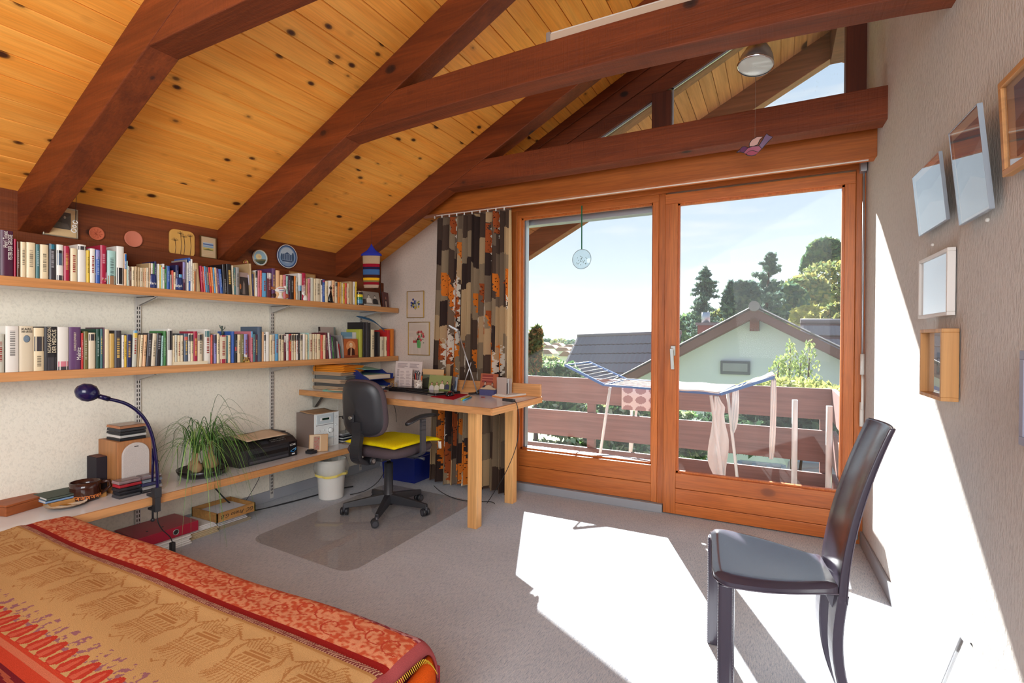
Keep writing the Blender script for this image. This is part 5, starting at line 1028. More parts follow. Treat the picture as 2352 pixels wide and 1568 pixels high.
def art_g(mb, q): rect(mb, q, 0, 0, 1, 1, (168, 152, 142)); rect(mb, q, 0, .86, .1, 1, (60, 50, 50), 1); rect(mb, q, .88, 0, 1, 1, (120, 130, 124), 1)
photo('large grey magazine standing behind the leaning books', 733, 772, 751, art_g, x=-3.2, z=Z2, lean=.05, name='grey_magazine', group=None)
a = at(776, 800, x=-3.09); mb = MB()
for k, cc in enumerate(((206, 196, 186), (176, 36, 44), (90, 110, 100))): y9 = a.y+.012*k; mb.C(*cc).box(-3.2, y9, Z2+.001, -3.075, y9+.004, Z2+.135-.02*k, Matrix.Translation((0, y9, Z2)) @ Matrix.Rotation(.16, 4, 'X') @ Matrix.Translation((0, -y9, -Z2)))
tag(mb.build('leaning_brochures', PAPER), 'red and white brochures leaning left on the middle shelf', 'brochures')
# sagging blue folder over the books
A_ = [at(u, v, x=-3.08) for u, v in ((817, 728), (862, 738), (880, 757), (884, 765), (897, 760))]; B2_ = [at(u, v, x=-3.2) for u, v in ((812, 726), (850, 731), (868, 746), (878, 756), (890, 755))]
mb = MB().C(64, 124, 170); mb.add([Vector(p) for p in A_]+[Vector(p)+Vector((0, 0, .012)) for p in B2_], [(i, i+1, i+6, i+5) for i in range(4)], True); tag(mb.build('blue_folder', PAPER, solid=.0025, sub=2), 'blue folder sagging over the books at the right end', 'folder')
# ---------------------------------------------------------------- low shelf
zS = Z3+.0005
A = at(14, 1187, z=zS); B = at(112, 1158, z=zS); xbx = -2.99
ya, yb = at(25, 1187, x=xbx).y, at(115, 1160, x=xbx).y; zbx = at(25, 1158, x=xbx).z
xbx = A.x+.0; 
t = thing('wooden_box', 'long reddish wooden box with lid on the low shelf at left', 'box', (A.x, A.y, zS))
hB = .052; x_ = A.x; d_ = Vector((B.x-A.x, B.y-A.y, 0)).normalized(); n_ = Vector((-d_.y, d_.x, 0))
Mx = frame((A.x, A.y, zS), d_, n_); Lb = (B-A).length
MB().box(0, 0, 0, Lb, .12, hB*.8, Mx).build('body', BOXW, t, bev=.002); MB().box(-.001, -.001, hB*.82, Lb+.001, .121, hB, Mx).build('lid', BOXW, t, bev=.002)
# dish with deer
c = at(152, 1163, z=zS); t = thing('deer_dish', 'shallow scalloped dish painted with a leaping deer', 'dish', tuple(c)); R_ = .080; n = 40
mb = MB().C(222, 200, 160); rings = [(.0005, .007), (.5, .0075), (.8, .011), (.97, .0165), (1., .0175), (.97, .0145), (.55, .001), (.0005, 0)]
for (r0, z0_), (r1, z1_) in zip(rings[:-1], rings[1:]):
    vs = []
    for rr, zz in ((r0, z0_), (r1, z1_)):
        for k in range(n): sc = 1+.022*math.cos(k*PI) if rr > .9 else 1; vs.append((c.x+R_*rr*sc*math.cos(2*PI*k/n), c.y+R_*rr*sc*math.sin(2*PI*k/n), zS+zz))
    mb.col = L(240, 228, 204) if r1 > r0 else L(120, 96, 78); mb.add(vs, [(k, (k+1) % n, n+(k+1) % n, n+k) for k in range(n)], True)
mb.build('dish_body', SHINY, t)
mb = MB(); X = Vector((CR.x, CR.y, 0)).normalized(); Y = Vector((-X.y, X.x, 0)); q = lambda a, b, l=0: Vector((c.x, c.y, zS+.0085+.0005*l))+X*(a*R_)+Y*(b*R_)
poly(mb, q, [(-.25, -.12), (.15, -.15), (.3, .0), (.2, .12), (-.1, .14), (-.3, .02)], (170, 116, 40), 1); poly(mb, q, [(-.25, .0), (-.14, .1), (-.1, .42), (-.2, .4)], (170, 116, 40), 1); ell(mb, q, -.16, .46, .12, .07, (160, 106, 40), 1, 8)
poly(mb, q, [(.3, .0), (.62, .16), (.66, .12), (.34, -.08)], (150, 96, 40), 1); poly(mb, q, [(-.28, -.05), (-.6, -.22), (-.58, -.28), (-.2, -.12)], (150, 96, 40), 1); poly(mb, q, [(-.05, .5), (.2, .62), (.22, .58), (-.05, .46)], (110, 76, 40), 2); mb.build('painted_deer', PAINT, t)
# brown mug with key pattern
c = at(196, 1147, z=zS); t = thing('ceramic_mug', 'large glossy brown mug with orange key pattern at its foot', 'mug', tuple(c)); r, h = .062, .094
BG = mat('brown_glaze_gloss', L(58, 30, 22), .12)
MB().lathe([(.001, 0), (r*.86, 0), (r*.98, .01), (r*1.02, h*.3), (r, h*.7), (r*1.04, h), (r*.97, h), (r*.93, h*.7), (r*.93, .012), (.001, .01)], 32, Matrix.Translation(c)).build('body', BG, t)
vd = Vector((-c.x, -c.y, 0)).normalized(); a0 = math.atan2(vd.y, vd.x); rt3 = Vector((-vd.y, vd.x, 0))
mb = MB(); hd = Vector((math.cos(a0+1.45), math.sin(a0+1.45), 0)); o_ = Vector(c)
mb.tube([o_+hd*r+Vector((0, 0, h*.86)), o_+hd*(r+.034)+Vector((0, 0, h*.9)), o_+hd*(r+.04)+Vector((0, 0, h*.6)), o_+hd*(r*1.0)+Vector((0, 0, h*.24))], [.009, .009, .008, .007], 10); mb.build('handle', BG, t)
mb = MB(); kp = [(0, 0), (0, 1), (1, 1), (1, .35), (.55, .35), (.55, .7)]
for k in range(9):
    for (a1, b1), (a2, b2) in zip(kp[:-1], kp[1:]):
        f = lambda a_, b_: (c.x+(r*1.02+.0006)*math.cos(a0-1.4+(k+a_*.8)*.33), c.y+(r*1.02+.0006)*math.sin(a0-1.4+(k+a_*.8)*.33), c.z+.014+b_*.016)
        mb.bar(f(a1, b1), f(a2, b2), .0032, .0008, up=vd)
mb.build('key_pattern', mat('orange_glaze', L(196, 110, 48), .3), t)
# flat books, card box, dark box
A = at(112, 1140, z=zS); 
t = thing('flat_books', 'pale wooden tray holding thin books behind the brown mug', 'tray', (-3.13, 1.17, zS)); 
ya, yb = at(118, 1150, x=-3.10).y, at(245, 1118, x=-3.10).y
MB().box(-3.26, ya, zS, -3.10, yb, zS+.028).build('tray', TRAYW, t, bev=.001)
for i, (cc, lb, w0, w1) in enumerate((((110, 140, 176), 'thin light blue book lying on the pale wooden tray', 0, .15), ((74, 84, 74), 'thin dark green book lying uppermost on the pale wooden tray', .004, .148))):
    z9 = zS+.0285+i*.0125; b_ = thing('thin_book', lb, 'book', (-3.12, ya, z9)); MB().C(*cc).box(-3.25, ya-.02+w0, z9, -3.105, ya-.02+w1, z9+.0015).box(-3.25, ya-.02+w0, z9+.0105, -3.105, ya-.02+w1, z9+.012).box(-3.107, ya-.02+w0, z9, -3.105, ya-.02+w1, z9+.012).build('cover', PAPER, b_)
    MB().C(210, 206, 200).box(-3.248, ya-.018+w0, z9+.0015, -3.107, ya-.022+w1, z9+.0105).build('pages', PAPER, b_)
sx0 = -3.02
S0 = at(270, 1120, x=-3.06); S1_ = at(348, 1100, x=-3.06)
tag(MB().C(36, 30, 38).box(-3.265, 1.345, zS, -3.165, 1.402, zS+.195).C(96, 60, 50).box(-3.26, 1.35, zS+.195, -3.17, 1.397, zS+.198).build('dark_box', PAPER, bev=.002), 'dark upright book box left of the loudspeaker', 'box')
# loudspeaker
ys0, ys1 = S0.y, S1_.y; xf = -3.06; hz = at(290, 1013, x=xf).z
t = thing('loudspeaker', 'small loudspeaker with wooden cabinet and arched grey grille', 'loudspeaker', (xf-.1, (ys0+ys1)/2, zS))
CAB = wood('speaker_cabinet', L(186, 128, 78), L(164, 106, 60), 'z', .45, 60)
MB().box(-3.26, ys0, zS, xf, ys1, hz).build('cabinet', CAB, t, bev=.003)
w = ys1-ys0; cy = (ys0+ys1)/2; pts = [(cy-w*.40, zS+.006), (cy+w*.40, zS+.006)]+[(cy+w*.40*math.cos(a), hz-.012-w*.40+w*.40*math.sin(a)) for a in [PI*k/14 for k in range(15)]]
GRL = fabric('speaker_cloth', L(196, 188, 182), 600, .4)
MB().prism(pts, 'x', xf, xf+.014).build('grille', GRL, t, bev=.004); MB().box(xf+.0142, cy-.010, hz-.035, xf+.0147, cy+.010, hz-.030).build('nameplate', INK, t)
# boxes of discs on the loudspeaker and before it
def cd(lab, x0_, y0_, z0_, rot, col, group, w=.124, d=.142, th=.0102, ang=0):
    t = thing('compact_disc_case', lab, 'disc case', (x0_, y0_, z0_), ang, group)
    MB().C(*col).box(0, 0, 0, .0+w, d, th*.3).box(.001, .001, th*.3, w-.001, d-.001, th*.75).build('inlay', PAPER, t, local=True)
    MB().box(0, 0, th*.76, w, d, th).box(w-.0008, 0, 0, w, d, th).build('clear_lid', CLEAR, t, local=True); return t
CDC = [(40, 40, 44), (206, 202, 198), (46, 46, 50), (60, 60, 64), (178, 120, 84)]; CDN = ['black', 'pale', 'dark', 'charcoal', 'orange-topped']; PO = ['at the bottom', 'second from below', 'in the middle', 'second from above', 'on top']
for i in range(5): cd(f'{CDN[i]} disc case {PO[i]} of the pile on the loudspeaker', -3.215+.004*(i % 2), ys0+.018+.004*((i*3) % 3), hz+.0006+i*.0164, 0, CDC[i], 'disc cases on the loudspeaker', w=.14, d=.125, th=.016)
p = at(262, 1140, z=zS); q_ = at(297, 1138, z=zS)
cols1 = [(70, 66, 70), (34, 32, 40), (50, 44, 48), (186, 40, 50), (160, 130, 130)]; nm1 = ['grey', 'black', 'dark brown', 'bright red', 'pinkish']
for i in range(5): cd(f'{nm1[i]} disc case {PO[i]} of the left small pile', -3.055, 1.365+.004*(i % 2), zS+.0004+i*.0184, 0, cols1[i], 'small pile of disc cases by the lamp', w=.075, d=.10, th=.018)
cols2 = [(40, 38, 44), (156, 150, 150), (54, 54, 92), (126, 132, 142), (140, 116, 118)]; nm2 = ['black', 'light grey', 'dark blue', 'silvery', 'dusky pink']
for i in range(5): cd(f'{nm2[i]} disc case {PO[i]} of the right small pile', -3.052+.003*(i % 2), 1.472+.003*(i % 2), zS+.0004+i*.0184, 0, cols2[i], 'small pile of disc cases by the lamp', w=.072, d=.094, th=.018)
# clamp lamp
t = thing('clamp_lamp', 'dark blue gooseneck lamp clamped to the front of the low shelf', 'lamp', (-2.865, 1.48, Z3))
pth = [at(u, v, x=-2.858) for u, v in ((360, 1152), (362, 1100), (358, 1050), (350, 1003), (336, 968), (316, 944), (292, 928), (268, 920), (248, 916))]
def smooth(P, n=5):
    out = []
    for i in range(len(P)-1):
        a, b, c_, d = P[max(i-1, 0)], P[i], P[i+1], P[min(i+2, len(P)-1)]
        for k in range(n): s = k/n; out.append(.5*((2*b)+(c_-a)*s+(2*a-5*b+4*c_-d)*s*s+(3*b-a-3*c_+d)*s**3))
    return out+[P[-1]]
MB().tube(smooth(pth), .0082, 10).build('gooseneck', NAVYG, t)
hd0 = at(250, 916, x=-2.858); hd1 = at(225, 909, x=-2.858); MB().tube([tuple(hd0), tuple(hd1)], [.0125, .011], 12).build('neck_sleeve', NAVYG, t)
hc = at(203, 902, x=-2.858); dr = (Vector(hd1)-Vector(hc)).normalized(); Mh = frame(tuple(hc), dr.orthogonal(), dr.cross(dr.orthogonal())); Mh = Matrix.Translation(hc) @ dr.to_track_quat('Z', 'Y').to_matrix().to_4x4()
MB().lathe([(.001, -.052), (.016, -.050), (.034, -.034), (.042, -.010), (.040, .012), (.026, .032), (.012, .044)], 24, Mh).build('lamp_shade', NAVYG, t)
MB().tube([tuple(at(362, 1060, x=-2.858)), tuple(at(352, 1030, x=-2.87)), tuple(at(350, 1105, x=-2.87))], .006, 8).build('inner_tube', NAVYG, t)
y9 = pth[0].y
MB().box(-2.874, y9-.018, Z3-.002, -2.845, y9+.018, Z3+.05).box(-2.925, y9-.016, Z3+.0008, -2.85, y9+.016, Z3+.014).box(-2.874, y9-.014, Z3-.075, -2.846, y9+.014, Z3).box(-2.92, y9-.012, Z3-.072, -2.85, y9+.012, Z3-.06).build('clamp', BLACKP, t, bev=.002)
MB().tube([(-2.895, y9, Z3-.046), (-2.895, y9, Z3-.12)], .005, 8).ball((-2.895, y9, Z3-.125), .010, 8).build('clamp_screw', BLACKP, t)
cc = [Vector((-2.86, y9+.004, Z3-.07))]+[Vector(at(u, v, x=-2.83)) for u, v in ((362, 1195), (372, 1215), (390, 1232), (396, 1245))]
MB().tube(smooth(cc), .0025, 6).build('cord', RUBBER, t); e_ = Vector(cc[-1]); MB().box(e_.x-.012, e_.y-.011, e_.z-.07, e_.x+.012, e_.y+.011, e_.z).build('cord_switch', BLACKP, t, bev=.003)
# ponytail palm in a dark bowl
pc = Vector((-3.075, 1.845, zS)); t = thing('ponytail_palm', 'ponytail palm with long drooping leaves in a shallow dark bowl', 'potted plant', tuple(pc))
BOWL = mat('dark_bowl_glaze', L(30, 26, 28), .25)
MB().lathe([(.001, 0), (.10, 0), (.125, .02), (.135, .045), (.128, .046), (.115, .022), (.001, .018)], 32, Matrix.Translation(pc)).build('bowl', BOWL, t)
MB().lathe([(.001, .036), (.06, .038), (.122, .034)], 24, Matrix.Translation(pc)).build('soil', mat('soil', L(54, 42, 32), .95), t)
BULB = mat('swollen_trunk', L(176, 140, 100), .8)
for k, (dx, dy, s) in enumerate(((.0, .05, 1.), (-.03, -.03, .8), (.03, -.05, .7))):
    b_ = pc+Vector((dx, dy, .03)); MB().lathe([(.028*s, 0), (.046*s, .02), (.038*s, .05*s+.01), (.014*s, .085*s), (.010*s, .14*s), (.011*s, .17*s)], 14, Matrix.Translation(b_)).build('swollen_trunk', BULB, t)
rng = random.Random(12); LG = [mat('palm_leaf_'+n_, L(*c_), .5) for n_, c_ in (('mid', (84, 128, 56)), ('light', (124, 160, 76)), ('dark', (52, 92, 44)))]
mbs = [MB(), MB(), MB()]
def leafp(b_, az, rise, reach, drop, w_, mb):
    d = Vector((math.cos(az), math.sin(az), 0)); P = []
    for k in range(13):
        s = k/12; z = rise*(1-(1-min(s*2.6, 1))**2)-drop*max(0, s-.25)**1.8*2.2-.10*s*s
        P.append(b_+d*(reach*s**.85)+Vector((0, 0, z)))
    for k, q_ in enumerate(P):
        if q_.x < XL+.012: q_.x = XL+.012+rng.random()*.01
        if q_.x < XB+.012 and q_.z < zS+.006: q_.z = zS+.004+rng.random()*.02
    sd = Vector((-d.y, d.x, 0)); ws = [w_*(1 if k < 6 else (1-(k-6)/6.3)) for k in range(13)]
    vs = []
    for k in range(13): vs += [P[k]-sd*ws[k], P[k]+Vector((0, 0, -ws[k]*.6)), P[k]+sd*ws[k]]
    mb.add(vs, [(k*3+j, k*3+j+1, k*3+j+4, k*3+j+3) for k in range(12) for j in range(2)], True)
leaves = []
for i in range(150):
    s = rng.choice(((.0, .05, 1.), (-.03, -.03, .8), (.03, -.05, .7))); b_ = pc+Vector((s[0], s[1], .03+.16*s[2])); az = rng.uniform(-PI, PI)
    if rng.random() < .45: az = rng.uniform(-1.0, 1.3)
    fr_ = max(0, math.cos(az)); mbx = MB(); leafp(b_, az, rng.uniform(.04, .2), rng.uniform(.16, .40), rng.uniform(.12, .46) if fr_ > .3 and rng.random() < .5 else rng.uniform(.0, .20), rng.uniform(.0014, .0026), mbx)
    mbx.build('leaf', LG[rng.choice((0, 0, 1, 2))], t)
for az, rise, reach, drop in ((.2, .34, .24, .1), (1.2, .25, .3, .12), (1.45, .30, .34, .2), (-1.4, .22, .32, .06), (-1.1, .2, .25, .2), (1.0, .26, .22, .02)):
    mbx = MB(); leafp(pc+Vector((0, .02, .17)), az, rise, reach, drop, .0018, mbx); mbx.build('leaf', LG[2], t)
# printer
P0 = at(548, 1073, z=zS); P1 = at(683, 1048, z=zS); xp = (P0.x+P1.x)/2+.0; xp = -3.02 if xp > -2.98 else xp
yp0 = at(550, 1073, x=xp).y; yp1 = at(683, 1048, x=xp).y
t = thing('printer', 'black multifunction printer with a sheet of paper on its lid', 'printer', (xp-.12, (yp0+yp1)/2, zS)); PB = mat('black_textured_plastic', L(42, 38, 40), .45)
hp = .160
MB().prism([(-3.27, zS), (xp, zS), (xp, zS+hp*.66), (xp-.05, zS+hp*.86), (xp-.10, zS+hp*.96), (-3.27, zS+hp)], 'y', yp0, yp1).build('body', PB, t, bev=.004)
MB().box(-3.26, yp0+.01, zS+hp, xp-.095, yp1-.02, zS+hp+.008).build('scanner_lid', PB, t, bev=.003)
MB().box(xp, yp0+.06, zS+.012, xp+.004, yp1-.075, zS+hp*.58).build('front_panel', BLACKP, t, bev=.001)
MB().box(xp+.0042, yp0+.065, zS+.048, xp+.0052, yp1-.08, zS+.072).build('paper_slot', GLOSSB, t)
MB().box(xp-.02, yp0+.066, zS+.012, xp+.012, yp1-.082, zS+.030).build('output_tray', DGREY, t, bev=.002)
MB().box(xp+.0002, yp1-.07, zS+.004, xp+.003, yp1-.004, zS+hp*.66).build('ink_cover', GLOSSB, t)
mb = MB(); M_ = lambda a_, b_: (xp+.0034, yp1-.066+a_*.058, zS+.01+b_*.085)
for k in range(4): mb.C(*((40, 130, 200), (90, 180, 226), (30, 90, 160), (150, 210, 236))[k]); mb.add([M_(.02+.1*k, .34+.03*k), M_(.5, .22+.04*k), M_(.98, .42+.06*k), M_(.5, .36+.04*k)], [(0, 1, 2, 3)])
mb.C(226, 226, 226); mb.add([M_(.3, .04), M_(.72, .04), M_(.72, .14), M_(.3, .14)], [(0, 1, 2, 3)]); mb.build('sticker', PAINT, t)
text('LC985', 'lettering', frame((xp+.0036, yp1-.066, zS+.082), (0, 1, 0), (0, 0, 1)), .019, WINK, t, sx=.95)
MB().add([(xp-.045, yp0+.17, zS+hp*.847), (xp-.02, yp0+.17, zS+hp*.746), (xp-.02, yp0+.225, zS+hp*.746), (xp-.045, yp0+.225, zS+hp*.847)], [(0, 1, 2, 3)]).build('display', DGREY, t)
mb = MB()
for k in range(10):
    for j in range(2): mb.box(xp-.044+.014*j, yp0+.245+k*.012, zS+hp*(.83-.055*j)-.002, xp-.038+.014*j, yp0+.251+k*.012, zS+hp*(.83-.055*j)+.0035)
mb.build('buttons', STEEL, t)
mb = MB().C(214, 188, 158); PL = [at(u, v, z=zS+hp+.011) for u, v in ((530, 1004), (620, 986), (661, 997), (568, 1015))]
mb.grid(lambda a_, b_: PL[0].lerp(PL[1], a_).lerp(PL[3].lerp(PL[2], a_), b_)+Vector((0, 0, .006*math.sin(a_*5+1)**2*(1-b_))), 10, 6); tag(mb.build('paper_sheet', PAPER, solid=.002), 'beige paper sheets lying on the printer lid', 'paper')
# upright card with red print, black clip
A = at(681, 1041, z=zS); B = at(708, 1052, z=zS); 
def art_card(mb, q):
    rng = random.Random(4); rect(mb, q, 0, 0, .62, 1, (206, 178, 140)); rect(mb, q, .24, .1, .56, .88, (150, 110, 86), 1)
    for k in range(26): a_, b_ = rng.uniform(.26, .5), rng.uniform(.12, .84); poly(mb, q, [(a_, b_), (a_+.06, b_+.02), (a_+.04, b_+.06)], (176, 60, 44), 2)
pa = at(664, 1046, z=zS); 
picframe('framed_card', 'small upright card with red print beside the stereo', (-3.01, 2.575, zS+.001), (.66, .75, 0), (-.10, .12, 1), .13, .125, .003, .012, TRAYW, art_card, gl=False, mat_col=(196, 160, 120))
tag(MB().box(-3.0, 2.535, zS, -2.94, 2.59, zS+.022).box(-2.99, 2.54, zS+.022, -2.96, 2.58, zS+.03).build('black_case', BLACKP, bev=.003), 'small black plastic case in front of the upright card', 'case')
# stereo
A = at(723, 1031, z=zS); B = at(776, 1019, z=zS); d_ = (B-A).normalized(); n_ = Vector((d_.y, -d_.x, 0)); w = (B-A).length; h = at(722, 952, x=A.x).z-zS
t = thing('compact_stereo', 'silver compact stereo tower standing on the low shelf', 'stereo', tuple(A)); Mx = frame(tuple(A), d_, (0, 0, 1))   # x right, y up, z towards viewer
SIL = mat('silver_plastic', L(238, 242, 240), .35, .0); SILD = mat('silver_front', L(206, 218, 222), .3, .0); GRB = mat('grey_beige_case', L(128, 112, 104), .5)
MB().box(0, 0, -.21, w, h, -.006, Mx).build('case', GRB, t, bev=.003); MB().box(-.003, -.002, -.006, w+.003, h+.002, .006, Mx).build('front', SIL, t, bev=.002)
MB().box(.01, h*.70, .006, w*.76, h*.97, .010, Mx).build('cassette_door', SILD, t, bev=.002); MB().box(w*.18, h*.79, .010, w*.64, h*.88, .012, Mx).build('window_bezel', SIL, t, bev=.002); MB().box(w*.26, h*.805, .0122, w*.56, h*.865, .0126, Mx).build('display', mat('green_display', L(26, 52, 40), .15), t)
def knob(a_, b_, r, name='knob', d=.012):
    MB().lathe([(.0005, d), (r*.8, d), (r, d*.85), (r, 0)], 18, Mx @ Matrix.Translation((w*a_, h*b_, .006))).build(name, SIL, t); MB().lathe([(r*1.0, .0003), (r*1.18, .0003)], 18, Mx @ Matrix.Translation((w*a_, h*b_, .0062))).build('knob_ring', DGREY, t)
knob(.63, .475, .017, 'volume_knob', .016)
for a_, b_, r in ((.16, .50, .005), (.33, .51, .005), (.34, .385, .006), (.47, .385, .003), (.88, .86, .0075), (.88, .60, .008), (.88, .23, .008)): knob(a_, b_, r, d=.006)
MB().box(.008, h*.25, .006, w*.75, h*.285, .014, Mx).build('disc_tray', SILD, t, bev=.001); MB().box(.008, h*.08, .006, w*.75, h*.22, .009, Mx).build('lower_panel', SIL, t, bev=.002); MB().box(.006, h*.655, .006, w*.77, h*.668, .0064, Mx).box(w*.775, .004, .006, w*.785, h-.004, .0064, Mx).build('panel_gap', DGREY, t)
MB().box(.01, -.006, -.19, .03, 0, -.01, Mx).box(w-.03, -.006, -.19, w-.01, 0, -.01, Mx).build('feet', BLACKP, t) if False else None
mb = MB().C(176, 140, 104); mb.grid(lambda a_, b_: Mx @ Vector((-.02+(w+.01)*a_+.01*b_, h+.004+.022*max(0, b_-.55)+.012*max(0, .2-a_), .012-.17*b_)), 10, 8); tag(mb.build('cardboard_sheet', PAPER, solid=.003), 'bent brown cardboard lying on the stereo', 'cardboard')
# disc cases right of the stereo and a black wire rack
y9 = B.y+.03
for i in range(7): cd(['steel grey', 'pale', 'dark', 'white', 'black', 'grey', 'clear topmost'][i]+' disc case, '+['lowest', 'second lowest', 'third from below', 'middle', 'third from above', 'second from above', 'highest'][i]+' of the stack right of the stereo', -3.16+.004*(i % 3), y9+.005*(i % 2), zS+.0004+i*.0108, 0, ((90, 90, 96), (210, 206, 200), (40, 40, 46), (220, 220, 216), (34, 34, 38), (120, 118, 120), (186, 184, 184))[i], 'disc cases right of the stereo')
mb = MB(); y8 = y9+.03; x8 = -3.2
pts = [Vector((x8, y8, zS)), Vector((x8, y8, zS+.16)), Vector((x8, y8+.015, zS+.18)), Vector((x8, y8+.15, zS+.18)), Vector((x8, y8+.165, zS+.16)), Vector((x8, y8+.165, zS))]; mb.tube(pts, .004, 8)
tag(mb.build('wire_rack', BLACKP), 'black wire rack frame behind the disc stack', 'rack')
# ---------------------------------------------------------------- desk
ZD = .79
t = thing('desk', 'white topped beech desk on two square legs before the curtain', 'desk', (-1.6, 2.9, 0))
FL, NR, FRr = Vector((XL+.003, 2.71, 0)), Vector((-1.455, 2.542, 0)), Vector((-1.464, 3.24, 0)); BL = Vector((XL+.003, 3.27, 0))
MB().prism([(FL.x, FL.y+.018), (NR.x-.018, NR.y+.018), (FRr.x-.018, FRr.y), (BL.x, BL.y)], 'z', ZD-.04, ZD).build('desk_top', LAM, t, label='pale grey laminate top')
d_ = (NR-FL).normalized(); nn = Vector((-d_.y, d_.x, 0))
MB().add([FL+Vector((0, 0, ZD-.04)), NR+Vector((0, 0, ZD-.04)), NR+nn*.018+Vector((-.018, 0, ZD-.04)), FL+nn*.018+Vector((0, 0, ZD-.04)), FL+Vector((0, 0, ZD)), NR+Vector((0, 0, ZD)), NR+nn*.018+Vector((-.018, 0, ZD)), FL+nn*.018+Vector((0, 0, ZD))], [(0, 3, 2, 1), (4, 5, 6, 7), (0, 1, 5, 4), (1, 2, 6, 5), (2, 3, 7, 6), (3, 0, 4, 7)]).build('front_lipping', BEEX, t, bev=.0015, label='beech front edge')
MB().box(-1.474, NR.y+.0, ZD-.04, -1.456, 3.24, ZD).build('side_lipping', BEEY, t, bev=.0015, label='beech side edge')
MB().box(-1.731, 2.708, 0, -1.664, 2.772, ZD-.04).build('leg', BEEZ, t, bev=.002); MB().box(-1.757, 3.248, 0, -1.690, 3.312, ZD-.04).build('leg', BEEZ, t, bev=.002)
MB().box(-3.27, 3.222, ZD, -1.464, 3.244, ZD+.088).build('back_board', BEEX, t, bev=.002, label='beech board along the back edge')
MB().prism([(XL+.002, ZD-.04), (XL+.13, ZD-.04), (XL+.10, ZD-.06), (XL+.02, ZD-.15), (XL+.002, ZD-.15)], 'y', 2.84, 2.87).build('wall_bracket', STEEL, t)
zD = ZD+.0005
def dk(u, v, z=zD): return Vector(at(u, v, z=z))
# folded newspapers
PP = dk(706, 893); 
base = Vector((-3.16, 2.90, zD)); 
items = (((196, 170, 140), .022, 'beige folded paper at the bottom of the pile', 0), ((96, 92, 88), .020, 'dark grey newsprint second from below', .01), ((206, 180, 150), .022, 'cream folded newspaper in the middle', -.005), ((120, 120, 116), .024, 'crumpled grey newspaper above the middle', .012), ((198, 166, 132), .020, 'beige folded newspaper second from the top', -.01), ((228, 138, 26), .034, 'bright orange folder folded on top of the pile', .01))
z9 = zD
for i, (cc, th_, lb, dx) in enumerate(items):
    o_ = thing('folded_newspaper' if i < 5 else 'orange_folder', lb, 'newspaper' if i < 5 else 'folder', (base.x, base.y, z9), math.radians((-6, 3, -2, 5, 0, 2)[i]), 'pile of papers at the left end of the desk' if i < 5 else None)
    mb = MB(); n = 9; w_ = .31; dp_ = .21; th_ *= 1.28
    for k in range(n):
        f = k/(n-1); zz = th_*(.04+.92*f); c2 = [min(255, int(q*(.86+.2*((k*7+i) % 3)/2))) for q in cc]; mb.C(*c2)
        mb.box(-.06+dx+.003*((k*5) % 3), -.10+.002*(k % 3), zz, -.06+dx+w_-.006*((k*3) % 4), -.10+dp_, zz+th_*.09)
    # rounded fold along the front-left
    mb.C(*cc); P2 = [(-.06+dx-.5*th_*math.sin(a), th_*.5-.5*th_*math.cos(a)) for a in [PI*j/8 for j in range(9)]]
    mb.add([Vector((p[0], -.10, p[1])) for p in P2]+[Vector((p[0], -.10+dp_, p[1])) for p in P2], [(j, j+1, j+10, j+9) for j in range(8)], True); mb.add([Vector((p[0], -.0995, p[1])) for p in P2], [tuple(range(9))])
    mb.build('folded_sheets', PAPER, o_, local=True); z9 += th_
    if i == 5: MB().C(232, 140, 22).grid(lambda a_, b_: Vector((-.065+dx+.275*a_, -.104+.205*b_, th_+.004+.006*math.sin(b_*3))), 8, 8).build('cover', PAPER, o_, local=True, solid=.003)
# blue letter tray
A = dk(800, 893); tx, ty = -2.90, 3.05
t = thing('letter_tray', 'dark blue plastic letter tray stack full of papers', 'letter tray', (tx, ty, zD), math.radians(-8)); TB = mat('dark_blue_plastic', L(38, 50, 112), .35)
for k, z_ in enumerate((.0, .078)):
    MB().box(-.17, -.12, z_+.004, .17, .12, z_+.008).box(-.17, .115, z_+.004, .17, .12, z_+.045).prism([(-.17, z_+.004), (-.165, z_+.068), (.03, z_+.074), (.10, z_+.04), (.17, z_+.014), (.17, z_+.004)], 'y', -.124, -.118).prism([(-.17, z_+.004), (-.165, z_+.068), (.03, z_+.074), (.10, z_+.04), (.17, z_+.014), (.17, z_+.004)], 'y', .118, .124).box(-.173, -.124, z_+.0, -.168, .124, z_+.07).build('tray', TB, t, local=True, bev=.002)
    MB().C(*((214, 206, 196), (206, 190, 168))[k]).box(-.15, -.108, z_+.0085, .155, .10, z_+.02+.018*k).C(90, 130, 126).box(-.14, -.10, z_+.0205+.018*k, .10, .09, z_+.023+.018*k).build('letters', PAPER, t, local=True)
o = MB().C(112, 160, 146).grid(lambda a_, b_: Vector((tx-.17+.24*a_, ty-.11+.2*b_, zD+.158+.010*math.sin(a_*3.1+b_))), 8, 6).build('green_sleeve', PAPER, solid=.002); tag(o, 'pale green plastic sleeve lying over the blue letter tray', 'document sleeve')
# loose papers right of tray
for i, (x, y, w_, h_, cc, r_, lb) in enumerate(((-2.86, 2.83, .28, .18, (206, 176, 140), .1, 'beige envelope lying flat between the newspapers and the laptop'), (-2.72, 2.86, .25, .17, (130, 66, 50), -.2, 'reddish brown booklet lying before the blue tray'), (-2.98, 2.80, .16, .10, (110, 160, 140), .3, 'small greenish card lying beside the newspaper pile'))):
    o = MB().C(*cc).box(-w_/2, -h_/2, 0, w_/2, h_/2, .004+.003*i).build('flat_paper', PAPER); o.location = (x, y, zD+.0045*(2-i) if i < 2 else zD); o.rotation_euler = (0, 0, r_); tag(o, lb, 'paper')
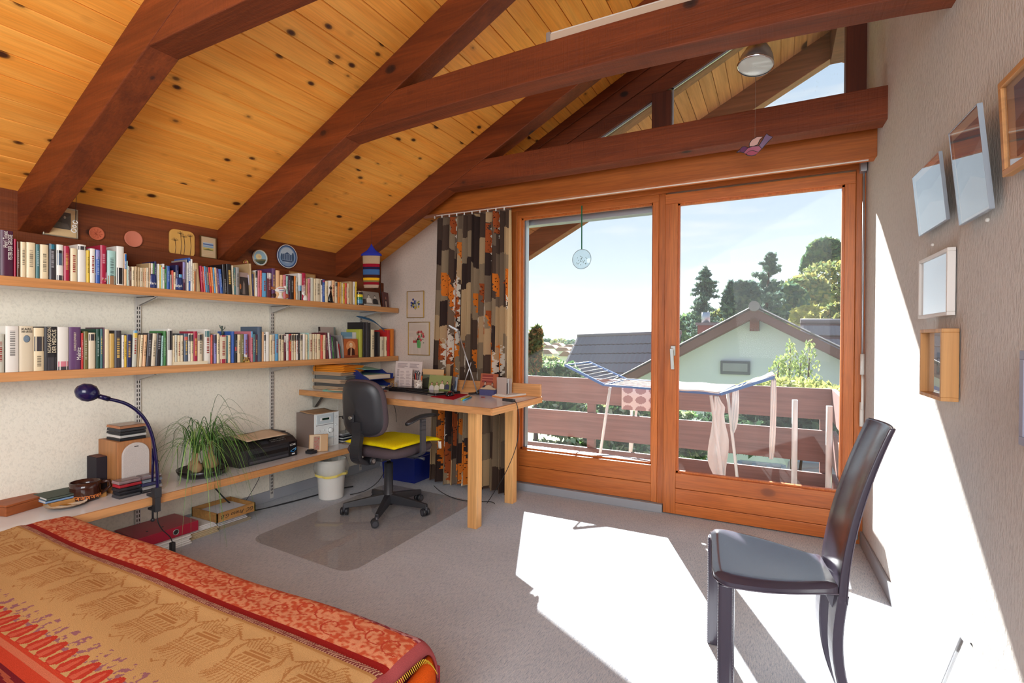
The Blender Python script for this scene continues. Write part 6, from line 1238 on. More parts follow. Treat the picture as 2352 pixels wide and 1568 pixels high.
# notes leaning against the wall, black docking tray
def docs(mb, q, n=16, seed=1):
    rng = random.Random(seed); rect(mb, q, 0, 0, 1, 1, (214, 198, 192))
    for k in range(n):
        b_ = .06+.88*k/n
        if rng.random() < .85: rect(mb, q, .08, b_, .08+rng.uniform(.2, .4), b_+.022, (150, 134, 134), 1); rect(mb, q, .54, b_, .54+rng.uniform(.2, .38), b_+.022, (150, 134, 134), 1)
def stand(name, lab, u0, u1, vb, vt, y, art, x_tilt=.12, mc=(214, 198, 192), cat='paper', gl=False, fr=0, fm=None, zb=zD, group=None, tilt=0., dp=.003):
    a = at(u0, vb, y=y); b = at(u1, vb, y=y); zt = at((u0+u1)/2, vt, y=y).z
    return picframe(name, lab, (a.x, y, zb+.001), (1, 0, tilt), (-tilt, x_tilt, 1), b.x-a.x, zt-zb, fr, dp, fm or BRONZE, art, gl=gl, cat=cat, mat_col=mc, group=group)
stand('printed_notice', 'large printed notice sheet propped up behind the desk objects', 905, 966, 885, 830, 3.19, lambda m, q: docs(m, q, 20, 1))
stand('printed_notice', 'smaller printed slip propped before the large notice sheet', 916, 946, 885, 848, 3.12, lambda m, q: docs(m, q, 12, 2), tilt=.05)
o = MB().box(-2.62, 2.98, zD, -2.30, 3.12, zD+.028).box(-2.60, 2.99, zD+.028, -2.32, 3.11, zD+.033).build('black_tray', GLOSSB, bev=.006); tag(o, 'flat black tray on the desk before the notice sheets', 'tray')
# cord tangle
mb = MB(); rng = random.Random(2); P = [Vector((-2.66+rng.uniform(-.04, .04), 3.06+rng.uniform(-.03, .03), zD+.008+rng.uniform(0, .06))) for _ in range(16)]; mb.tube(smooth(P, 4), .0018, 5); tag(mb.build('string_tangle', mat('tan_string', L(170, 140, 90), .8)), 'tangle of tan string behind the office chair back', 'string')
# pen cup
A = at(961, 884, y=3.03); t = thing('pen_cup', 'marbled pen cup filled with scissors and pens', 'pen cup', (A.x, 3.03, zD)); MC = mat('marble', L(206, 196, 184), .35); t_, b_ = nodes(MC); t_.links.new(ramp(t_, noise(t_, coords(t_), 40, 4, 2), (.42, L(130, 116, 108)), (.5, L(216, 206, 194))), b_.inputs['Base Color'])
MB().lathe([(.001, 0), (.030, 0), (.031, .095), (.028, .095), (.027, .006), (.001, .005)], 24, Matrix.Translation((A.x, 3.03, zD))).build('cup', MC, t)
tipc = [(210, 96, 40), (40, 44, 60), (206, 206, 210), (40, 70, 140), (30, 30, 34), (170, 60, 50), (60, 60, 64)]
for k in range(7):
    a_ = k*.9; bx, by = A.x+.015*math.cos(a_), 3.03+.015*math.sin(a_); tp = Vector((bx+.018*math.cos(a_), by+.012*math.sin(a_), zD+.125+.018*((k*3) % 4)/3)); o_ = thing('pen', ['orange pencil', 'dark fountain pen', 'silver pen', 'blue pen', 'black marker', 'red pencil', 'grey pen'][k]+' standing in the marbled pen cup', 'pen', (bx, by, zD+.008), 0, 'pens in the marbled cup'); MB().C(*tipc[k]).tube([(bx, by, zD+.008), tuple(tp)], .0042, 8).build('barrel', SHINY, o_); MB().C(40, 40, 44).tube([tuple(tp), tuple(tp+(tp-Vector((bx, by, zD))).normalized()*.010)], [.0042, .002], 8).build('cap', SHINY, o_)
o_ = thing('scissors', 'scissors with grey loop handles standing in the pen cup', 'scissors', (A.x, 3.03, zD+.01)); mb = MB()
for s in (-1, 1): c9 = Vector((A.x-.012+s*.012, 3.03, zD+.142)); mb.tube([c9+Vector((.010*math.cos(q), 0, .015*math.sin(q))) for q in [2*PI*j/12 for j in range(13)]], .0028, 6)
mb.build('handles', DGREY, o_); MB().bar((A.x-.012, 3.03, zD+.012), (A.x-.012, 3.03, zD+.128), .008, .002).build('blades', STEEL, o_)
# laptop
L0, L1, L2 = dk(876, 888+4), dk(1000, 909), dk(1063, 888); w_ = .34; d0 = (L2-L1); t = thing('laptop', 'closed black laptop lying on the desk', 'laptop', (-2.1, 2.9, zD))
c0 = dk(1000, 910); c1 = dk(1062, 892); c3 = dk(882, 894)
ex = (c0-c3); ex.z = 0; ex = ex.normalized(); ey = Vector((-ex.y, ex.x, 0)); Wd = (c0-c3).length; Mx = frame(tuple(c3), ex, ey)
MB().prism(rrect(0, 0, Wd, .235, .014), 'z', 0, .011, Mx).build('base', BLACKP, t); MB().prism(rrect(.001, .002, Wd-.001, .234, .014), 'z', .0125, .021, Mx).build('lid', GLOSSB, t, bev=.002)
MB().box(Wd-.09, -.0006, .003, Wd-.02, .0004, .007, Mx).build('port_trim', STEEL, t)
# glasses on the laptop
g0 = Vector(at(966, 878, z=zD+.045)); t = thing('eyeglasses', 'pair of reading glasses lying on the laptop', 'glasses', tuple(g0)); zg = zD+.0215
for s in (0, 1):
    cx = g0.x+.0+s*.062; mb = MB(); pt = [Vector((cx+.025*math.cos(q), g0.y, zg+.020+.018*math.sin(q))) for q in [2*PI*j/18 for j in range(19)]]; mb.tube(pt, .0013, 6)
    mb.tube([(cx+(-.026 if s == 0 else .026), g0.y, zg+.03), (cx+(-.03 if s == 0 else .03), g0.y+.07, zg+.016), (cx+(-.026 if s == 0 else .026), g0.y+.12, zg+.003)], .0013, 6); mb.build('rim', BLACKP, t)
    MB().add([p for p in pt[:-1]], [tuple(range(18))]).build('lens', CLEAR, t)
MB().tube([(g0.x+.025, g0.y, zg+.022), (g0.x+.031, g0.y, zg+.027), (g0.x+.037, g0.y, zg+.022)], .0013, 6).build('bridge', BLACKP, t)
o = MB().C(206, 176, 120).box(-.05, -.02, 0, .05, .02, .006, frame((g0.x+.16, g0.y+.04, zg), (1, .1, 0), (-.1, 1, 0))).build('yellow_note', PAPER); tag(o, 'small yellowish note on the laptop beside the glasses', 'note')
# standing photographs behind the laptop
def art_f(seed, bgc):
    def f(mb, q):
        rect(mb, q, 0, 0, 1, 1, bgc); rect(mb, q, 0, .55, 1, 1, [min(255, c+20) for c in bgc], 1); rng = random.Random(seed)
        for k in range(4): person(mb, q, .15+.23*k, .5+rng.uniform(-.08, .1), .12, (196, 150, 124), rng.choice(((200, 190, 190), (60, 60, 80), (150, 60, 60), (210, 200, 180))), (70, 46, 34), 2+k, 1.4)
    return f
stand('family_photograph', 'family photograph on green grass standing behind the laptop', 983, 1034, 890, 862, 3.06, art_f(1, (120, 126, 70)), .2, (60, 50, 40), 'photograph', group='standing photographs on the desk')
stand('family_photograph', 'darker group photograph standing behind the grass photograph', 1020, 1042, 892, 864, 3.13, art_f(2, (90, 84, 80)), .2, (60, 50, 40), 'photograph', group='standing photographs on the desk')
stand('greeting_card', 'dark landscape card with a tan border leaning on the desk back board', 967, 1016, 880, 848, 3.17, lambda m, q: (rect(m, q, 0, 0, 1, 1, (206, 166, 120)), rect(m, q, 0, 0, .66, .74, (52, 56, 44), 1), poly(m, q, [(0, .5), (.3, .62), (.66, .5), (.66, .74), (0, .74)], (100, 110, 90), 2)), .15, (206, 166, 120), 'card')
stand('greeting_card', 'pale grey flower card at the right of the photographs', 1037, 1049, 892, 866, 3.15, lambda m, q: (rect(m, q, 0, 0, 1, 1, (150, 156, 164)), ell(m, q, .5, .5, .3, .3, (80, 90, 110)), ell(m, q, .4, .6, .15, .1, (60, 66, 90), 2)), .15, (150, 156, 164), 'card')
# mouse mat, mouse, pens
A = dk(989, 911); B = dk(1040, 920); C_ = dk(1086, 911); ex = (B-A).normalized(); 
Q = [dk(989, 911), dk(1041, 918), dk(1074, 906), dk(1030, 903)]
o = MB().prism([(p.x, p.y) for p in Q], 'z', zD, zD+.003).build('mouse_mat', fabric('red_mat_cloth', L(170, 26, 44), 700, .2)); tag(o, 'dark red mouse mat on the desk front', 'mouse mat')
mc = (Q[0]+Q[1]+Q[2]+Q[3])/4+Vector((0, 0, .0035)); t = thing('computer_mouse', 'red and black computer mouse on the red mat', 'mouse', tuple(mc), .3)
MB().lathe([(.001, .030), (.4*.03, .0285), (.8*.03, .020), (.030, .006), (.029, 0), (.001, 0)], 20, sx=1.0, sy=1.75).build('body', GLOSSB, t, local=True); MB().lathe([(.001, .0315), (.4*.03, .030), (.018, .0262)], 16, sx=.8, sy=1.9).build('red_top', mat('red_gloss', L(160, 24, 40), .15), t, local=True); MB().cyl((-.003, .03, .027), (.003, .03, .027), .006).build('scroll_wheel', DGREY, t, local=True)
for i, (u0, v0, u1, v1, cc, lb) in enumerate(((1060, 917, 1080, 909, (180, 190, 40), 'lime green highlighter lying on the desk right of the mouse mat'), (1064, 919, 1084, 911, (60, 160, 200), 'light blue ballpoint lying along the lime highlighter'))):
    a, b = dk(u0, v0, zD+.005), dk(u1, v1, zD+.005); o_ = thing('pen', lb, 'pen', tuple(a), 0, None); MB().C(*cc).tube([tuple(a), tuple(a.lerp(b, .8))], .0048, 10).build('barrel', SHINY, o_); MB().C(*[int(c*.6) for c in cc]).tube([tuple(a.lerp(b, .8)), tuple(b)], [.0048, .003], 10).build('cap', SHINY, o_)
a = dk(1105, 912, zD+.004); mb = MB().C(150, 60, 50).tube([tuple(a+Vector((0, 0, .001))), tuple(a+Vector((.02, .01, .001))), tuple(a+Vector((.03, -.005, .001)))], .004, 6); tag(mb.build('paper_clips', SHINY), 'few small reddish clips lying before the desk lamp foot', 'clip')
# slim desk lamp
a = dk(1100, 908); t = thing('desk_lamp', 'slim silver desk lamp with flat head leaning left', 'lamp', (a.x, a.y+.05, zD)); lb_ = Vector((a.x-.01, a.y+.05, zD))
MB().lathe([(.001, .010), (.052, .008), (.056, 0), (.001, 0)], 24, Matrix.Translation(lb_+Vector((-.06, .02, 0)))).build('foot', BLACKP, t); MB().tube([lb_+Vector((-.06, .02, .008)), lb_+Vector((-.02, .0, .03)), lb_+Vector((.0, 0, .012))], .008, 8).build('joint', BLACKP, t)
yy = lb_.y; top = Vector(at(1051, 757, y=yy)); bot = Vector(at(1097, 904, y=yy)); 
MB().tube([tuple(bot), tuple(top)], .0045, 8).build('arm', ALU, t); b2 = Vector(at(1062, 894, y=yy+.04)); t2 = Vector(at(1082, 832, y=yy+.04)); MB().tube([tuple(b2), tuple(t2)], .004, 8).build('brace', ALU, t)
h0, h1 = top, Vector(at(1032, 747, y=yy-.02)); MB().bar(h0+(h0-h1)*.1, h1, .04, .012).build('lamp_head', ALU, t, bev=.003); MB().bar(h0+(h0-h1)*.0+Vector((0, 0, -.0075)), h1+(h0-h1)*.15+Vector((0, 0, -.0075)), .03, .004).build('light_panel', WHITEP, t)
# box with ornament, photo stand, plastic sleeve, document tray
a, b = dk(1103, 908), dk(1138, 906); yb_ = a.y+.03; zt = at(1120, 890, y=yb_).z
t = thing('ornament_box', 'small dark blue box with stone-coloured ornamental crest', 'box', (a.x, yb_, zD)); x0, x1 = at(1101, 905, y=yb_).x, at(1138, 905, y=yb_).x
MB().prism([(x0, yb_), (x1-.01, yb_-.012), (x1, yb_+.01), (x1-.004, yb_+.05), (x0, yb_+.05)], 'z', zD, zD+.04).build('body', mat('blue_card', L(72, 72, 116), .6), t, bev=.001)
xm = (x0+x1)/2; hw_ = (x1-x0)/2; MB().prism([(xm-hw_, zD+.0402), (xm+hw_-.008, zD+.0402), (xm+hw_-.008, zD+.05), (xm+hw_*.5, zD+.055), (xm+hw_*.3, zD+.068), (xm, zD+.074), (xm-hw_*.3, zD+.068), (xm-hw_*.5, zD+.055), (xm-hw_, zD+.05)], 'y', yb_+.012, yb_+.03).build('crest', mat('stone_resin', L(190, 162, 130), .7), t, bev=.002)
stand('red_photograph', 'reddish photograph of people on a bench standing behind the ornament box', 1101, 1141, 898, 858, yb_+.09, lambda m, q: (rect(m, q, 0, 0, 1, 1, (170, 92, 62)), rect(m, q, .1, .55, .72, .95, (140, 60, 52), 1), rect(m, q, .1, .66, .72, .7, (190, 110, 90), 2), rect(m, q, .1, .78, .72, .82, (190, 110, 90), 2), person(m, q, .3, .44, .17, (190, 150, 130), (40, 44, 60), (40, 34, 34), 3, 1.1), person(m, q, .72, .4, .16, (190, 150, 130), (60, 70, 90), (50, 40, 36), 5, 1.1)), .18, (190, 110, 70), 'photograph')
xs_, xe_ = at(1144, 900, y=3.12).x, at(1166, 900, y=3.12).x; zt = at(1155, 866, y=3.12).z
t = thing('document_holder', 'milky plastic document holder standing on the desk near the curtain', 'holder', (xs_, 3.12, zD)); MB().box(xs_, 3.10, zD, xe_, 3.104, zt).box(xs_, 3.16, zD, xe_+.01, 3.164, zt-.01).box(xs_, 3.10, zD, xs_+.003, 3.164, zt-.02).box(xs_, 3.10, zD, xe_, 3.164, zD+.003).build('body', mat('milky_plastic', L(190, 170, 160), .4, Alpha=.75), t); MB().C(60, 46, 46).box(xs_+.004, 3.12, zD+.004, xe_-.006, 3.13, zt-.04).C(200, 196, 192).box(xs_+.006, 3.14, zD+.004, xe_, 3.143, zt-.012).build('documents', PAPER, t)
# papers at the right end
P4 = [dk(1130, 910), dk(1160, 915), dk(1238, 906), dk(1180, 896)]
t = thing('paper_stack', 'orange folder with white printed papers at the right desk end', 'papers', tuple(P4[0])); cen = sum(P4, Vector())/4
MB().C(226, 138, 60).prism([(p.x, p.y) for p in P4], 'z', zD, zD+.006).build('orange_folder', PAPER, t)
for k in range(4):
    Q = [cen+(p-cen)*(.97-.03*k)+Vector((.004*k, .006*(k % 2), 0)) for p in P4]; MB().C(*((236, 230, 220), (228, 220, 206), (240, 236, 228), (232, 228, 222))[k]).prism([(p.x, p.y) for p in Q], 'z', zD+.0065+.003*k, zD+.009+.003*k).build('paper_sheet', PAPER, t)
# power block with cord falling from the desk
a = dk(1186, 910, zD+.006); cen2 = Vector((-1.50, a.y, zD)); o = thing('cord_plug', 'black plug and thin black cord hanging over the right desk edge', 'cord', (-1.5, 2.86, zD)); MB().bar((-1.56, 2.86, zD+.014), (-1.47, 2.84, zD+.014), .024, .018).build('plug', BLACKP, o, bev=.003)
C9 = [Vector((-1.47, 2.84, zD+.012)), Vector((-1.448, 2.835, zD-.01)), Vector((-1.44, 2.85, zD-.12)), Vector((-1.50, 2.93, .5)), Vector((-1.62, 3.02, .3)), Vector((-1.75, 3.1, .13)), Vector((-1.83, 3.12, .02))]; MB().tube(smooth(C9, 6), .0025, 6).build('cord', RUBBER, o)
# ---------------------------------------------------------------- office chair
OCX, OCY = -2.36, 2.69; HZ = .055
t = thing('office_chair', 'grey swivel office chair with one visible armrest and yellow cushion', 'office chair', (OCX, OCY, 0)); CHF = fabric('grey_chair_fabric', L(84, 72, 76), 500, .5)
ZM = .006
for k in range(5):
    a = math.radians(9+72*k); d = Vector((math.cos(a), math.sin(a), 0)); s_ = Vector((-d.y, d.x, 0)); r1 = .295
    mb = MB(); n0 = Vector((OCX, OCY, 0)); sec = [(.02, .10, .028, .030), (.12, .090, .022, .026), (.22, .080, .018, .020), (r1, .072, .015, .015)]
    vs = [];
    for rr, zz, w_, h_ in sec:
        for i_, j_ in ((-1, -1), (1, -1), (.7, 1), (-.7, 1)): vs.append(n0+d*rr+s_*w_*i_+Vector((0, 0, zz+h_*j_)))
    mb.add(vs, [(i*4+j, i*4+(j+1) % 4, (i+1)*4+(j+1) % 4, (i+1)*4+j) for i in range(3) for j in range(4)]+[(3, 2, 1, 0), (12, 13, 14, 15)])
    leg_ = mb.build('leg', BLACKP, t, bev=.003)
    ce = n0+d*(r1-.005); ca = a+1.1+k*.6; cd_ = Vector((math.cos(ca), math.sin(ca), 0)); cen = ce+Vector((0, 0, ZM+.025))+Vector((-cd_.y, cd_.x, 0))*.012
    mb = MB()
    for s in (-1, 1): mb.cyl(cen+cd_*.006*s, cen+cd_*.024*s, .025, 20)
    mb.build('caster', BLACKP, leg_); mb = MB()
    for s in (-1, 1): mb.cyl(cen+cd_*.024*s, cen+cd_*.0255*s, .016, 16)
    mb.tube([ce+Vector((0, 0, .03)), ce+Vector((0, 0, .07))], .009, 8); mb.build('caster_hub', DGREY, leg_)
MB().tube([(OCX, OCY, .06), (OCX, OCY, .135), (OCX, OCY, .14), (OCX, OCY, .34)], [.042, .036, .030, .030], 20).build('column_cover', BLACKP, t); MB().cyl((OCX, OCY, .34), (OCX, OCY, .40), .014).build('gas_lift', CHROME, t)
MB().box(OCX-.08, OCY-.16, .385, OCX+.08, OCY+.09, .415).build('mechanism', BLACKP, t, bev=.006); MB().tube([(OCX+.06, OCY+.02, .395), (OCX+.20, OCY+.06, .385), (OCX+.25, OCY+.07, .38)], [.005, .005, .011], 8).build('lever', DGREY, t)
sc_ = Vector((OCX+.0, OCY+.02, .45))
def sq(a, w, d, e=.45): c_, s_ = math.cos(a), math.sin(a); return w*math.copysign(abs(c_)**e, c_), d*math.copysign(abs(s_)**e, s_)
mb = MB(); N = 40; prof = [(.001, -.038), (.8, -.038), (.96, -.028), (1.0, -.004), (.97, .018), (.85, .028), (.4, .026), (.001, .024)]
vs = [(sc_.x+sq(2*PI*k/N, .235, .235)[0]*r, sc_.y+sq(2*PI*k/N, .235, .235)[1]*r, sc_.z+z-.03*max(0, sq(2*PI*k/N, .235, .235)[1]*r-.12)) for r, z in prof for k in range(N)]
mb.add(vs, [(i*N+k, i*N+(k+1) % N, (i+1)*N+(k+1) % N, (i+1)*N+k) for i in range(len(prof)-1) for k in range(N)], True); mb.build('seat', CHF, t)
# backrest: shell and cushion, seen from behind and the side
bc = Vector((OCX-.02, OCY-.265, .742)); bw, bh = .172, .180; tl_ = .10
def backpt(a, r, dep, e=.55):
    x_, z_ = sq(a, bw, bh, e); k_ = 1+.0*z_; return Vector((bc.x+x_*r*(1-.12*(z_*r/bh)*.5), bc.y-dep-(z_*r)*tl_+.09*(x_*r/bw)**2*.5, bc.z+z_*r))
mb = MB(); N = 44; prof = [(.001, .028), (.7, .026), (.93, .018), (.98, .006)]; vs = [backpt(2*PI*k/N, r, dp) for r, dp in prof for k in range(N)]
mb.add(vs, [(i*N+k, i*N+(k+1) % N, (i+1)*N+(k+1) % N, (i+1)*N+k) for i in range(len(prof)-1) for k in range(N)], True); mb.build('back_shell', BLACKP, t)
mb = MB(); prof = [(.98, .006), (1.03, -.004), (1.04, -.02), (.99, -.038), (.85, -.048), (.4, -.050), (.001, -.050)]; vs = [backpt(2*PI*k/N, r, dp) for r, dp in prof for k in range(N)]
mb.add(vs, [(i*N+k, i*N+(k+1) % N, (i+1)*N+(k+1) % N, (i+1)*N+k) for i in range(len(prof)-1) for k in range(N)], True); mb.build('back_cushion', CHF, t)
MB().box(bc.x-.045, bc.y-.036, .655, bc.x-.01, bc.y-.024, .705).build('adjuster_plate', BLACKP, t, bev=.003); MB().cyl((bc.x-.028, bc.y-.026, .685), (bc.x-.028, bc.y-.05, .685), .011).build('adjuster_knob', STEEL, t)
mb = MB(); P = [Vector((bc.x+.0, bc.y-.03+.02, .66)), Vector((bc.x, bc.y-.005, .57)), Vector((bc.x, bc.y-.02, .49)), Vector((bc.x, bc.y-.015, .42)), Vector((bc.x, bc.y+.05, .385)), Vector((bc.x, bc.y+.13, .40))]
S_ = smooth(P, 5); 
for i in range(len(S_)-1): mb.bar(S_[i], S_[i+1]+(S_[i+1]-S_[i])*.12, .075 if i < 6 else .09, .03, up=(1, 0, 0)) if False else mb.bar(S_[i], S_[i+1]+(S_[i+1]-S_[i])*.12, .03, .075, up=(1, 0, 0))
mb.build('back_bar', BLACKP, t); MB().cyl((bc.x+.045, bc.y+.075, .395), (bc.x+.062, bc.y+.075, .395), .026).build('tension_knob', BLACKP, t); MB().cyl((bc.x+.062, bc.y+.075, .395), (bc.x+.064, bc.y+.075, .395), .014).build('knob_cap', STEEL, t)
for s in (1, -1):
    ax = OCX+s*.275; ay = OCY+.02
    mb = MB(); P = [Vector((OCX+s*.12, ay, .408)), Vector((OCX+s*.20, ay, .405)), Vector((ax-.006*s, ay, .43)), Vector((ax, ay, .48)), Vector((ax, ay, .56)), Vector((ax, ay, .655))]; S_ = smooth(P, 4)
    for i in range(len(S_)-1): mb.bar(S_[i], S_[i+1]+(S_[i+1]-S_[i])*.1, .046, .016, up=(s, 0, 0) if i > 8 else (0, 0, 1)) if False else mb.bar(S_[i], S_[i+1]+(S_[i+1]-S_[i])*.1, .016, .046, up=(0, 1, 0))
    mb.build('arm_upright', DGREY, t)
    mb = MB(); secs = []
    for k in range(9):
        f = k/8; y_ = ay-.165+.30*f; z_ = .668+.014*math.sin(f*PI)-.02*(1-f)**2; w_ = .030*(1-.25*abs(2*f-1)**3) if 0 < k < 8 else .016
        secs.append([(ax+w_*math.cos(q), y_, z_+.013*math.sin(q)) for q in [2*PI*j/12 for j in range(12)]])
    vs = [p for c_ in secs for p in c_]; mb.add(vs, [(i*12+j, i*12+(j+1) % 12, (i+1)*12+(j+1) % 12, (i+1)*12+j) for i in range(8) for j in range(12)]+[tuple(range(11, -1, -1)), tuple(96+j for j in range(12))], True); mb.build('armrest', BLACKP, t)
# yellow cushion
t = thing('seat_cushion', 'bright yellow fleece cushion lying on the office chair seat', 'cushion', (OCX, OCY, .475)); YF_ = fabric('yellow_fleece', L(232, 206, 14), 260, .6); yc = Vector((OCX+.02, OCY+.035, .478))
def cush(a, b, top):
    x_, y_ = (a-.5)*2, (b-.5)*2; pin = 1-.07*(1-abs(x_)**2)*abs(y_)-.05*(1-abs(y_)**2)*abs(x_)
    ed = max(abs(x_), abs(y_)); th_ = .021*(1-ed**6)**.5 if ed < 1 else 0
    rr = Matrix.Rotation(-.05, 3, 'Z') @ Vector((x_*.225*pin, y_*.24*pin, 0)); w_ = .004*math.sin(a*9+b*4)*(1-ed**2)
    return yc+rr+Vector((0, 0, .018+(th_+w_ if top else -th_*.7)-.02*max(0, y_)**3))
mb = MB().grid(lambda a, b: cush(a, b, 1), 28, 28); mb.grid(lambda a, b: cush(a, 1-b, 0), 28, 28); mb.build('cushion', YF_, t, doub=True)
e_ = cush(1, 1, 1); mb = MB().C(226, 220, 210); mb.grid(lambda a, b: e_+Vector((-.015+.028*b, -.03+.004*a, -.004-.05*a-.004*math.sin(b*3))), 4, 3); mb.build('care_label', PAPER, t, solid=.001, label='white care label')
# ---------------------------------------------------------------- floor things by the desk
o = MB(); Q = [at(580, 1230, z=.0), at(800, 1317, z=0), at(1095, 1160, z=0), at(880, 1113, z=0)]
Q = [Vector((-2.76, 1.93, 0)), Vector((-1.915, 1.885, 0)), Vector((-1.95, 3.16, 0)), Vector((-2.83, 3.2, 0))]
def rpoly(Q, r, n=6):
    out = []
    for i in range(len(Q)):
        a, b, c_ = Q[i-1], Q[i], Q[(i+1) % len(Q)]; p0 = b+(a-b).normalized()*r; p1 = b+(c_-b).normalized()*r
        for k in range(n+1): s = k/n; q = p0*(1-s)**2+b*2*s*(1-s)+p1*s*s; out.append((q.x, q.y))
    return out
o = MB().prism(rpoly(Q, .11), 'z', .0012, .004).build('floor_mat', MATF); tag(o, 'clear plastic chair mat with rounded corners under the office chair', 'floor mat')
# bin with liner
bx, by = -2.955, 2.735; t = thing('waste_bin', 'white round waste bin with a see-through liner folded over its rim', 'waste bin', (bx, by, 0)); hb = .29; r0, r1 = .087, .104
MB().lathe([(.001, .001), (r0, .001), (r0+.002, .01), (r1, hb-.004), (r1+.003, hb), (r1-.003, hb), (r0-.004, .01), (.001, .008)], 36, Matrix.Translation((bx, by, 0))).build('bin_body', WHITEP, t)
mb = MB(); N = 48; rng = random.Random(6); ph = [rng.uniform(0, 6) for _ in range(4)]
def lin(k, r, z, am): a = 2*PI*k/N; rr = r+am*(math.sin(5*a+ph[0])*.5+math.sin(9*a+ph[1])*.35+math.sin(17*a+ph[2])*.25); return (bx+rr*math.cos(a), by+rr*math.sin(a), z+am*.6*math.sin(3*a+ph[3]))
prof = [(r1-.012, hb-.12, .004), (r1-.005, hb-.01, .002), (r1+.004, hb+.004, .002), (r1+.014, hb-.02, .008), (r1+.022, hb-.06, .012), (r1+.012, hb-.10, .010)]
vs = [lin(k, r, z, a) for r, z, a in prof for k in range(N)]; mb.add(vs, [(i*N+k, i*N+(k+1) % N, (i+1)*N+(k+1) % N, (i+1)*N+k) for i in range(len(prof)-1) for k in range(N)], True); mb.build('bin_liner', FILM, t)
mb = MB(); prof = [(r1+.0125, hb-.10, .010), (r1+.011, hb-.118, .010)]; vs = [lin(k, r, z, a) for r, z, a in prof for k in range(N)]; mb.add(vs, [(k, (k+1) % N, N+(k+1) % N, N+k) for k in range(N)], True); mb.build('liner_drawstring', mat('yellow_film', L(226, 206, 110), .5), t, label='yellow drawstring hem')
# blue crate
t = thing('plastic_crate', 'translucent dark blue plastic crate with cables under the desk', 'crate', (-2.78, 3.42, 0)); x0, x1, y0, y1, h = -2.975, -2.62, 3.30, 3.54, .205
mb = MB(); tp = .012
def fr4(e, z): return [Vector((x0+e, y0+e, z)), Vector((x1-e, y0+e, z)), Vector((x1-e, y1-e, z)), Vector((x0+e, y1-e, z))]
a_, b_ = fr4(tp, .001), fr4(0, h); ai, bi = fr4(tp+.004, .006), fr4(.004, h)
mb.add(a_+b_+ai+bi, [(0, 3, 2, 1), (8, 9, 10, 11)]+[(i, (i+1) % 4, 4+(i+1) % 4, 4+i) for i in range(4)]+[(8+(i+1) % 4, 8+i, 12+i, 12+(i+1) % 4) for i in range(4)]+[(4+i, 4+(i+1) % 4, 12+(i+1) % 4, 12+i) for i in range(4)])
mb.build('body', BLUEP, t); mb = MB(); R4 = fr4(-.006, h)
for i in range(4): mb.bar(R4[i], R4[(i+1) % 4], .016, .012)
mb.build('rim', BLUEP, t, bev=.002)
t = thing('cable_bundle', 'bundle of dark cables with a grey connector in the blue crate', 'cables', (-2.8, 3.42, .1)); mb = MB(); rng = random.Random(9)
for k in range(5): P = [Vector((rng.uniform(x0+.04, x1-.04), rng.uniform(y0+.04, y1-.04), .05+.15*rng.random()+.03*(j % 2))) for j in range(6)]; mb.tube(smooth(P, 4), .003, 6)
mb.build('cables', RUBBER, t); MB().bar((-2.76, 3.40, .23), (-2.70, 3.42, .24), .03, .018).build('connector', STEEL, t); MB().tube([(-2.70, 3.42, .24), (-2.62, 3.43, .255), (-2.54, 3.45, .26)], .004, 6).build('white_cable', WHITEP, t)
# cables on the floor
def cable(lab, pts, r=.004, m=RUBBER): tag(MB().tube(smooth([Vector(p) for p in pts], 6), r, 6).build('floor_cable', m), lab, 'cable')
cable('thick black cable running along the floor below the low shelf', [(-3.24, 2.02, .22), (-3.2, 2.12, .08), (-3.18, 2.25, .006), (-3.12, 2.45, .006), (-3.09, 2.60, .006), (-3.05, 2.88, .006), (-3.0, 3.0, .006)], .005)
cable('thin black cable hanging from the printer behind the low shelf', [(-3.2, 2.35, .31), (-3.19, 2.3, .2), (-3.2, 2.2, .06), (-3.2, 2.15, .005)], .002)
cable('black cord rising from the floor behind the bin to the chair', [(-2.86, 2.83, .006), (-2.78, 2.92, .03), (-2.72, 3.0, .1), (-2.7, 3.08, .24), (-2.72, 3.12, .4)], .003)
cable('thin black cable hanging under the desk top against the wall', [(-2.84, 3.25, .74), (-2.83, 3.27, .66), (-2.80, 3.27, .6), (-2.78, 3.26, .5)], .002)
cable('thin cable looping over the floor in front of the curtain', [(-2.45, 3.33, .006), (-2.3, 3.22, .006), (-2.12, 3.14, .006), (-1.98, 3.14, .006), (-1.85, 3.2, .006), (-1.8, 3.18, .006)], .0025)
cable('fine white wire hanging behind the office chair back', [(-3.22, 3.06, .7), (-3.2, 3.02, .58), (-3.2, 2.98, .46), (-3.16, 3.0, .38)], .0015, WHITEP)
# papers, binder and drawer under the low shelf
x_ = -3.09
def box_on_floor(name, lab, x0, y0, x1, y1, z0, z1, cc, cat='papers', ang=0, n=5):
    t = thing(name, lab, cat, (x0, y0, z0), ang); mb = MB()
    for k in range(n):
        a_, b_ = z0+(z1-z0)*k/n, z0+(z1-z0)*(k+.85)/n; q = .003*((k*7) % 3); mb.C(*[min(255, int(c_*(.93+.05*(k % 3)))) for c_ in cc]); mb.box(-(x1-x0)+q, q, a_-z0, -q, y1-y0-q*1.5, b_-z0)
    mb.build('sheets', PAPER, t, local=True); return t
box_on_floor('paper_pile', 'white folded papers on the floor below the red binder', -3.26, 1.45, -3.02, 1.74, .001, .055, (226, 222, 216)).location.x = -3.0
box_on_floor('paper_pile', 'buff paper pile on the floor right of the white papers', -3.25, 1.75, -3.04, 1.925, .001, .035, (196, 176, 140)).location.x = -3.035
box_on_floor('paper_pile', 'thin grey-brown paper pile at the right on the floor', -3.25, 1.93, -3.04, 2.15, .001, .02, (170, 154, 132)).location.x = -3.05
